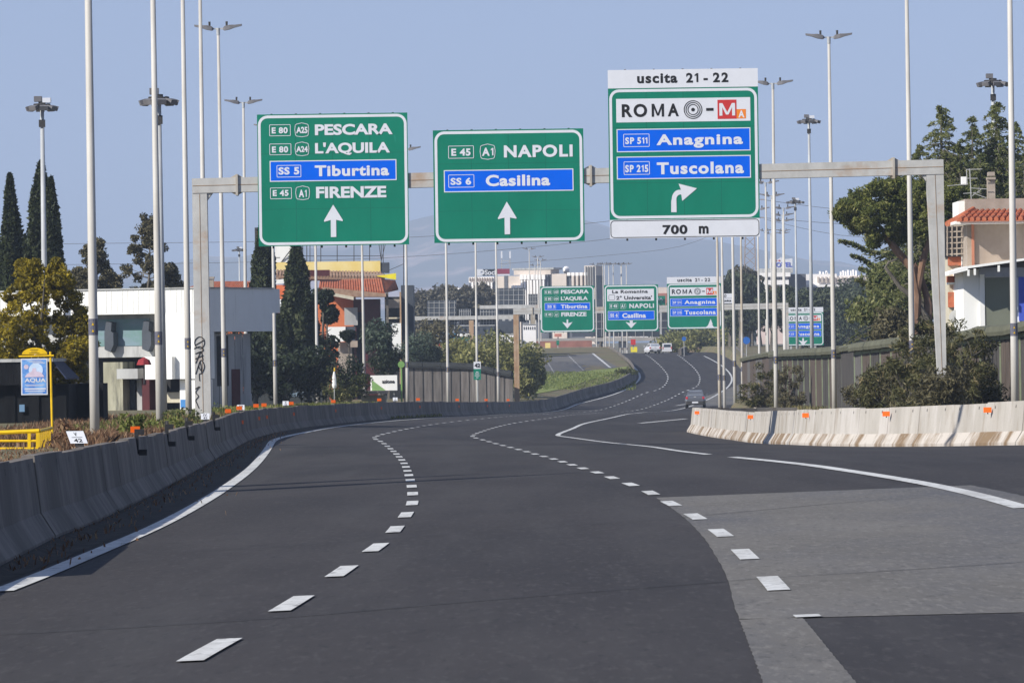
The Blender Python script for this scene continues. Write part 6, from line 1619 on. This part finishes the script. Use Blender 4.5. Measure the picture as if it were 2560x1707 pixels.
# low wall along the outside of the far bend
P_ = ground_path([(1700,888),(1722,880),(1760,875),(1800,874),(1840,884),(1862,905)], 6, gz)
mb = MB(); Q = [Vector(q) for q in P_]
mb.loft([[(q.x-.2,q.y,q.z-.3),(q.x+.2,q.y,q.z-.3),(q.x+.2,q.y,q.z+.9),(q.x-.2,q.y,q.z+.9)] for q in Q]); o = solo(mb, 'kerb_wall', conc_shaded, 'low grey wall round the outside of the far bend', 'wall', tuple(Q[0]))
hd = thing('bank_retaining_wall', 'tan retaining wall below the overpass on the right', 'wall', tuple(U(1780,880,840)))
mb = MB(); pbox(mb, 1690, 1850, 862, 884, 845, 2); mb.build('wall', bpy.data.materials['tan_bank'], hd)

# ------------------------------------------------------------------ vehicles
def ring_(y, wb, wt, zb, zt, bul=0.0):
    zm = zb + (zt - zb)*.45
    return [(-wb,y,zb), (wb,y,zb), (wb+bul,y,zm), (wt,y,zt-.05), (wt-.06,y,zt), (-wt+.06,y,zt), (-wt,y,zt-.05), (-wb-bul,y,zm)]
car_glass = mat('car_glass', (.22,.25,.29), .12, .2, 2, spec=.6, col2=(.34,.37,.42))  # pale colour paints the sky's reflection into the rear window
def car(label, loc, rz, paint, estate=False, group=None):
    r = thing('car', label, 'car', loc, None, rz)
    mb = MB(); mb.loft([ring_(0,.70,.66,.42,.78,.02), ring_(.08,.80,.74,.32,1.0,.03), ring_(.35,.84,.76,.26,1.06,.04), ring_(1.3,.86,.78,.24,1.02,.04), ring_(2.9,.86,.77,.24,.99,.04), ring_(3.9,.82,.72,.26,.86,.03), ring_(4.3,.70,.60,.34,.68,.02)])
    b = mb.build('body', paint, r, local=True, smooth=False)
    y0, y1 = (.12, .45) if estate else (.45, 1.15)
    mb = MB(); mb.loft([[(-.74,y0,1.0),(.74,y0,1.0),(.74,y0+.01,1.02),(-.74,y0+.01,1.02)], [(-.70,y0+.2,1.2),(.70,y0+.2,1.2),(.66,y0+.3,1.24),(-.66,y0+.3,1.24)], [(-.60,y1,1.40),(.60,y1,1.40),(.55,y1+.1,1.45),(-.55,y1+.1,1.45)], [(-.60,2.2,1.38),(.60,2.2,1.38),(.55,2.2,1.45),(-.55,2.2,1.45)], [(-.74,3.2,.95),(.74,3.2,.95),(.72,3.2,.99),(-.72,3.2,.99)]]); mb.build('cabin', paint, r, local=True)
    mb = MB(); gl = [(-.64,y0+.08,1.05),(.64,y0+.08,1.05),(.53,y1-.03,1.37),(-.53,y1-.03,1.37)]; mb.add([(x,y-.04,z+.015) for x,y,z in gl], [(0,1,2,3)]); mb.build('rear_window', car_glass, r, local=True)
    for s in (-1, 1):
        mb = MB(); mb.box(min(s*.62,s*.80), max(s*.62,s*.80), -.012, .10, .74, .92); mb.build('tail_light', mat('tail_red', (.55,.03,.04), .3) if 'tail_red' not in bpy.data.materials else bpy.data.materials['tail_red'], r, local=True)
        mb = MB(); mb.loft([[(s*.86,3.1,.98),(s*1.04,3.1,.98),(s*1.04,3.1,1.12),(s*.86,3.1,1.12)], [(s*.86,3.2,.99),(s*1.02,3.22,.99),(s*1.02,3.22,1.11),(s*.86,3.2,1.11)]]); mb.build('mirror', paint, r, local=True)
        for y in (.85, 3.4):
            mb = MB(); mb.loft([[(s*x, y + .31*math.cos(k*.3927), .31 + .31*math.sin(k*.3927)) for k in range(16)] for x in (.64, .85)]); w = mb.build('wheel', dark_void, r, local=True)
            mb = MB(); mb.loft([[(s*x, y + .19*math.cos(k*.3927), .31 + .19*math.sin(k*.3927)) for k in range(16)] for x in (.845, .86)]); mb.build('rim', steel, w, local=True)
    mb = MB(); mb.loft([[(-.72,-.06,.30),(.72,-.06,.30),(.72,-.06,.55),(-.72,-.06,.55)], [(-.82,.1,.26),(.82,.1,.26),(.82,.1,.58),(-.82,.1,.58)]]); bu = mb.build('bumper', dark_metal, r, local=True)
    mb = MB(); mb.box(-.26, .26, -.075, -.062, .40, .52); mb.build('number_plate', white_sign, bu, local=True)
    mb = MB(); mb.box(-.1, .1, -.005, .06, .86, .93); mb.build('boot_badge', steel, r, local=True)
    return r
grey_paint = mat('grey_car_paint', (.15,.155,.17), .3, .05, 1, metal=.4, spec=.5); white_paint = mat('white_car_paint', (.62,.62,.63), .3, .04, 1, spec=.5)
p = G(1738, 1020); car('dark grey car seen from behind, driving away in the dip', tuple(p), math.radians(-3), grey_paint).scale = (1.08, 1.08, 1.15)
p = G(1638, 884); car('white estate car on the far crest of the road', tuple(p), math.radians(10), white_paint, True)
p = U(1668, 872, 828); zb = ZC(828)
van = thing('van', 'small white van just beyond the white car on the crest', 'van', (p.x, 828, zb))
van.scale = (.72, .72, .72)
mb = MB(); mb.loft([[(-.95,0,.3),(.95,0,.3),(.92,0,1.9),(-.92,0,1.9)], [(-.97,.2,.25),(.97,.2,.25),(.93,.2,2.0),(-.93,.2,2.0)], [(-.97,3.8,.25),(.97,3.8,.25),(.9,3.6,2.0),(-.9,3.6,2.0)], [(-.9,5,.3),(.9,5,.3),(.8,4.6,1.1),(-.8,4.6,1.1)]]); mb.build('body', white_paint, van, local=True)
mb = MB(); mb.box(-.7, .7, -.03, -.005, 1.2, 1.75); mb.build('rear_window', glass_dark, van, local=True)
for s in (-1, 1):
    mb = MB(); mb.box(s*.86-.07, s*.86+.07, -.03, .02, .8, 1.3); mb.build('tail_light', bpy.data.materials['tail_red'], van, local=True)
    for y in (.9, 4.0):
        mb = MB(); mb.loft([[(s*x, y + .34*math.cos(k*.5236), .34 + .34*math.sin(k*.5236)) for k in range(12)] for x in (.7, .96)]); mb.build('wheel', dark_void, van, local=True)

# ------------------------------------------------------------------ town beyond
def block(root, nm, m, x0, x1, y0, y1, d, dep=14):
    turned = root.name.startswith('office')
    if turned: d = DT + (d - DT)*.15; dep = min(dep, 6)
    mb = MB(); pbox(mb, x0, x1, y0, y1, d, dep); o = mb.build(nm, m, root)
    if turned: o.data.transform(Matrix.Scale(1.064, 4, (1, 0, 0)))
    return o
def fins(root, x0, x1, y0, y1, n, d, m=None, wd=.5, nm='fins'):
    turned = root.name.startswith('office')
    if turned: d = DT + (d - DT)*.15
    mb = MB()
    for k in range(n): pbox(mb, x0 + (x1-x0)*(k+.5-wd/2)/n, x0 + (x1-x0)*(k+.5+wd/2)/n, y0, y1, d, .5, .6)
    o = mb.build(nm, m or white_far, root)
    if turned: o.data.transform(Matrix.Scale(1.064, 4, (1, 0, 0)))
    return o
DT = 1320.0
shade = mat('recessed_glazing', (.10,.105,.12), .5, .3, .2)
of = thing('office_complex', 'pale office complex with white vertical fins and a roof sign, far behind the Napoli sign', 'building', tuple(U(1310,800,DT)))
block(of, 'low_wing', shade, 1136, 1178, 735, 860, DT); block(of, 'balcony_row', white_far, 1136, 1178, 719, 731, DT - 1); fins(of, 1139, 1178, 731, 800, 6, DT)
block(of, 'main_wing', shade, 1172, 1240, 706, 860, DT + 2); block(of, 'parapet_row', white_far, 1171, 1234, 692, 705, DT + 1); fins(of, 1178, 1234, 705, 800, 7, DT + 2); fins(of, 1172, 1234, 693.5, 703, 10, DT, beige_far, .12, 'parapet_joints')
block(of, 'beige_wing', beige_far, 1240, 1300, 690, 860, DT + 4); block(of, 'gap', shade, 1259, 1268, 689, 760, DT + 3, .6); fins(of, 1278, 1304, 713, 720, 3, DT + 3, white_far, .8, 'balconies')
block(of, 'fin_wing', shade, 1296, 1368, 688, 860, DT + 6); fins(of, 1298, 1362, 687, 699, 7, DT + 5, white_far, .8, 'upper_fins'); fins(of, 1300, 1362, 700, 800, 8, DT + 5, white_far, .5)
block(of, 'attic', beige_far, 1280, 1372, 674, 687, DT + 8); block(of, 'attic_roof', grey_wall, 1276, 1380, 670, 674.5, DT + 7)
mb = MB(); c = U(1380, 676, DT + 9); mb.loft([[(c.x + .85*math.cos(k*.5236)*r, DT + 9 + 2*r, c.z + .95*math.sin(k*.5236)*r) for k in range(12)] for r in (.3, .8, 1.0)]); mb.build('roof_tank', white_far, of)
block(of, 'link', beige_far, 1376, 1412, 685, 860, DT + 8); block(of, 'link_gap', shade, 1368, 1377, 690, 860, DT + 10); block(of, 'right_wing', shade, 1410, 1482, 690, 860, DT + 12); fins(of, 1412, 1464, 682, 690, 5, DT + 11, white_far, .7, 'roof_railing'); fins(of, 1422, 1464, 690, 718, 4, DT + 11, beige_far, .5)
block(of, 'stair_tower', beige_far, 1456, 1481, 665, 860, DT + 10); fins(of, 1457, 1481, 667, 718, 4, DT + 9.5, grey_wall, .18, 'tower_ribs')
of.rotation_euler = (0, 0, -math.radians(20))
rs = thing('roof_sign', 'rooftop sign with white lettering on black and a red end panel', 'sign', tuple(U(1232, 691, DT - 3)))
sb = mb = MB(); pbox(mb, 1207, 1240, 673, 689, DT - 3, .4); q = mb.build('black_panel', black, rs)
mb = MB(); pbox(mb, 1188, 1207, 673, 690, DT - 3.1, .4); mb.build('white_panel', white_sign, rs); mb = MB(); pbox(mb, 1241, 1274, 672, 685, DT - 3, .4); mb.build('red_panel', mat('sign_crimson', (.25,.03,.06)), rs); mb = MB(); pbox(mb, 1238, 1274, 685.5, 689, DT - 3, .4); mb.build('base_strip', white_sign, rs)
mb = MB(); text_into(mb, 'Soci', U(1212,680,DT).x, U(1239,680,DT).x, U(1225,688,DT).z, U(1225,675,DT).z, DT - 3.2, .03); c = U(1205, 681, DT); disc(mb, c.x, c.z, .62, DT - 3.25, 16, .3); mb.build('lettering', white_sign, q)
at_ = thing('roof_antenna', 'pair of white antenna panels on the office roof', 'antenna', tuple(U(1263, 672, DT + 3)))
mb = MB()
for x in (1254, 1275): mb.bar(U(x, 672, DT+3), U(x, 630, DT+3), .18)
mb.bar(U(1254,652,DT+3), U(1275,652,DT+3), .12); mb.bar(U(1254,668,DT+3), U(1275,654,DT+3), .1); mb.build('mast', steel, at_)
for x in (1254, 1275):
    mb = MB(); pbox(mb, x-2, x+2, 628, 646, DT+2.5, .4); mb.build('antenna_panel', white_sign, at_)
DHt = 1120.0
ho = thing('hotel', 'white and terracotta hotel with a roof sign right of the exit sign', 'hotel', tuple(U(1940, 800, DHt)))
block(ho, 'wall', mat('blush_wall', (.66,.52,.46), .9, .1, .3), 1898, 1972, 690, 860, DHt); block(ho, 'top_floor', white_far, 1896, 1976, 682, 692, DHt - .6); block(ho, 'balcony', white_far, 1898, 1972, 700, 712, DHt - .8, 1); block(ho, 'terracotta_base', mat('terracotta', (.36,.15,.11), .9, .15, .3), 1898, 1960, 718, 742, DHt - 1, 1); block(ho, 'penthouse', grey_wall, 1900, 1982, 671, 683, DHt + 2); block(ho, 'side', shade, 1972, 2016, 685, 860, DHt + 4)
fins(ho, 1900, 1970, 713, 718, 9, DHt - .3, shade, .5, 'windows'); fins(ho, 1902, 1968, 693, 699, 10, DHt - .3, shade, .4, 'windows')
hsn = thing('roof_sign', 'white roof sign with blue letters on the hotel', 'sign', tuple(U(1953, 672, DHt - 1)))
mb = MB(); P2 = [(1924,671),(1924,648),(1936,645),(1944,649),(1952,643),(1962,648),(1981,646),(1981,671)]; mb.prism([(U(x,y,DHt-1).x, U(x,y,DHt-1).z) for x, y in P2], DHt - 1, DHt - .6); q = mb.build('panel', white_sign, hsn)
mb = MB(); text_into(mb, 'HOTEL', U(1927,662,DHt).x, U(1980,662,DHt).x, U(1950,668,DHt).z, U(1950,656,DHt).z, DHt - 1.1, .03); mb.build('lettering', mat('letter_blue', (.10,.13,.50)), q)
mb = MB()
for x in (1930,1938,1946): pbox(mb, x, x+4, 650, 653, DHt - 1.08, .05)
mb.build('red_marks', red_sign, q)
lb_ = thing('apartment_block', 'long white apartment block right of the hotel, above the dark trees', 'building', tuple(U(2090, 800, DHt + 20)))
block(lb_, 'wall', mat('warm_white_wall', (.74,.65,.58), .9, .08, .3), 2012, 2185, 697, 860, DHt + 20); block(lb_, 'upper_wall', white_far, 2012, 2092, 685, 712, DHt + 19); block(lb_, 'upper_wall', white_far, 2098, 2185, 688, 712, DHt + 19); block(lb_, 'cornice', white_far, 2012, 2150, 711, 717, DHt + 18); fins(lb_, 2014, 2180, 720, 738, 16, DHt + 19.6, shade, .45, 'windows'); fins(lb_, 2040, 2180, 692, 706, 14, DHt + 18.7, beige_far, .4, 'windows')
mb = MB()
for x, h in ((2050,8),(2058,6),(2066,9),(2068,5),(2102,7),(2108,10),(2114,8),(2120,11),(2127,9),(2133,12),(2140,10)): pbox(mb, x-2, x+2, 686-h, 688, DHt + 22, .8)
mb.build('chimneys', white_far, lb_); block(lb_, 'dark_base', shade, 2012, 2040, 722, 745, DHt + 19.4, .5); block(lb_, 'shutter', mat('grey_shutter', (.30,.32,.28)), 2045, 2062, 722, 738, DHt + 19.2, .4)
block(lb_, 'roof_step', beige_far, 2125, 2142, 690, 716, DHt + 18.5, 2)
fb = thing('far_house', 'distant pale and reddish house between the distant green signs', 'house', tuple(U(1657, 770, 1250)))
block(fb, 'wall', beige_far, 1645, 1676, 718, 740, 1250); block(fb, 'lower_wall', bpy.data.materials['terracotta'], 1645, 1672, 733, 790, 1249)
fgs = thing('direction_sign', 'small green sign edge peeping out between the two distant signs', 'road sign', tuple(U(1655,762,905)))
mb = MB(); pbox(mb, 1610, 1663, 740, 763, 905, .1); q = mb.build('panel', green_sign, fgs); mb = MB(); text_into(mb, 'ROMA', U(1616,746,905).x, U(1658,746,905).x, U(1640,751,905).z, U(1640,745,905).z, 904.9, .03); mb.build('lettering', white_sign, q)
mb = MB(); mb.bar(U(1652,860,905.3), U(1652,755,905.3), .3); mb.build('post', steel, fgs)

# lattice pylon and its cables
py_ = thing('lattice_pylon', 'steel lattice pylon rising behind the exit sign', 'pylon', tuple(U(1873, 770, 1000)))
mb = MB(); top = [(1868,430),(1880,430)]; D_ = 1000.0
legs = lambda f: (1858 + 10*f, 1893 - 12*f)
for s, dd in ((0,-1.2), (1,-1.2), (0,1.2), (1,1.2)): mb.bar(U(legs(0)[s], 780, D_ + dd), U(legs(1)[s], 430, D_ + dd*.5), .22)
N_ = 15
for i in range(N_):
    f, g = i/N_, (i+1)/N_; ya, yb_ = 780 - 350*f, 780 - 350*g
    for dd in (-1.2, 1.2):
        mb.bar(U(legs(f)[0], ya, D_+dd*(1-.5*f)), U(legs(g)[1], yb_, D_+dd*(1-.5*g)), .13); mb.bar(U(legs(f)[1], ya, D_+dd*(1-.5*f)), U(legs(g)[0], yb_, D_+dd*(1-.5*g)), .13)
for y in (455, 500, 545): mb.bar(U(1838, y, D_), U(1910, y-1, D_), .2)
mb.build('lattice', mat('pylon_steel', (.30,.26,.25), .7, .1, .5), py_)
for i, (pts, r) in enumerate((([(-60,612),(300,608),(640,604),(1050,592),(1400,566),(1800,520)], .045), ([(-60,664),(300,660),(640,655),(1050,640),(1500,600),(1860,545)], .045), ([(1250,660),(1500,640),(1700,616),(1838,560)], .035), ([(1910,545),(2100,560),(2300,572),(2560,580)], .045), ([(1910,500),(2100,524),(2300,536),(2560,540)], .045), ([(1910,548),(2100,588),(2330,600),(2560,604)], .04))):
    mb = MB(); mb.tube([U(x, y, 985) for x, y in catmull(pts, 4)], r, 4, cap=False)
    solo(mb, 'power_line', mat('cable_grey', (.16,.17,.19)) if i == 0 else bpy.data.materials['cable_grey'], ['upper power cable crossing the sky on the left', 'lower power cable crossing the sky on the left', 'thin cable before the office roof', 'upper pair power cable on the right of the pylon', 'topmost power cable on the right', 'lowest power cable on the right of the pylon'][i], 'cable', tuple(U(*pts[0], 985)))

# ------------------------------------------------------------------ tree belts of the middle distance
def belt(lst, d0, m, label, group, seed, leaf, ncl=46, nl=60, base=None):
    for i, (px, py, w, h) in enumerate(lst):
        c = U(px, py, d0 + (i % 4)*6); b = min(c.z - h*.48, terr(c.x, c.y) + .0)
        round_tree('far_tree', px, py, d0 + (i % 4)*6, w, h, m, label, group, seed + i, ncl, nl, leaf, base=b, shell=.35)
belt([(2120,800,7,7),(2080,780,6,6.5),(2040,790,7,7),(2150,770,5,6),(2000,775,5,5),(1960,760,5,4.5),(2105,850,6,4),(2175,810,5,7),(1930,762,4.5,4),(2060,840,6,5),(2140,855,5,4)], 690, L_far, 'dark leafy tree in the belt behind the farthest exit sign', 'dark tree belt on the right', 200, .24)
belt([(1848,716,5.5,4.5),(1870,745,6,5),(1900,765,7,4.5),(1825,770,6,6),(1935,775,7,5),(1862,800,6,4),(1990,770,6,4.5),(1822,735,4,4)], 780, L_far, 'dark tree behind the white poles right of the distant signs', 'trees behind the second gantry', 230, .3)
belt([(1860,705,4.5,4.5),(1880,715,4,4)], 800, L_farg, 'browner tree at the foot of the lattice pylon', 'brown trees by the pylon', 250, .28)
belt([(2130,742,8,5),(2160,755,7,5),(2200,750,8,6),(2080,758,6,3.5)], 900, L_far, 'hazy tree in front of the white apartment block', 'trees before the apartment block', 260, .34)
belt([(1052,775,5.5,6.5),(1075,755,5,5),(1110,752,5.5,5),(1040,800,4.5,6),(1135,765,5,5),(1165,755,5,5.5),(1190,770,4.5,4.5),(1208,752,4,6)], 900, L_farg, 'greyish tree behind the sign backs left of the office complex', 'grey trees before the office complex', 280, .32)
belt([(1500,800,8,5),(1680,815,8,5),(1700,790,7,6),(1760,820,9,4.5),(1830,835,8,4),(1740,845,8,3)], 1000, L_far, 'dark tree behind the overpass', 'trees behind the overpass', 300, .36)
belt([(1740,852,7,2.6),(1690,853,6,2.2),(1810,855,7,3)], 830, L_slope, 'low green scrub under the right end of the overpass', 'scrub under the overpass', 320, .26, 26)
# scattered distant rooftops in front of the mountains
rr = random.Random(12)
for i in range(26):
    px = rr.choice([rr.uniform(1000, 1140), rr.uniform(1480, 1700), rr.uniform(2180, 2400), rr.uniform(1480, 1660)]); d = rr.uniform(1700, 2600); y0 = rr.uniform(770, 800); w = rr.uniform(14, 34)
    o = thing('town_house', 'distant house of the town at the foot of the hills', 'house', tuple(U(px, 840, d)), 'distant houses of the town')
    mb = MB(); pbox(mb, px - w/2, px + w/2, y0, 850, d, 8); mb.build('wall', rr.choice([white_far, beige_far]), o); mb = MB(); a, b, z = U(px - w/2 - 1, y0, d).x, U(px + w/2 + 1, y0, d).x, U(px, y0, d).z + .02
    mb.prism([(a, z), (b, z), ((a+b)/2, z + .9)], d - .3, d + 8.3); mb.build('roof', rr.choice([tile_old, beige_far]), o)

# ------------------------------------------------------------------ air
mb = MB(); mb.box(-6000, 6000, -60, 17600, -14, 360)
m = bpy.data.materials.new('haze'); m.use_nodes = True; nt = m.node_tree; nt.nodes.clear()
out = nt.nodes.new('ShaderNodeOutputMaterial'); pv = nt.nodes.new('ShaderNodeVolumePrincipled')
pv.inputs['Color'].default_value = (.67,.80,1.0,1); pv.inputs['Density'].default_value = .00015; pv.inputs['Anisotropy'].default_value = .0
nt.links.new(pv.outputs[0], out.inputs['Volume'])
hz_ = struct(mb, 'haze', m, kind='stuff')
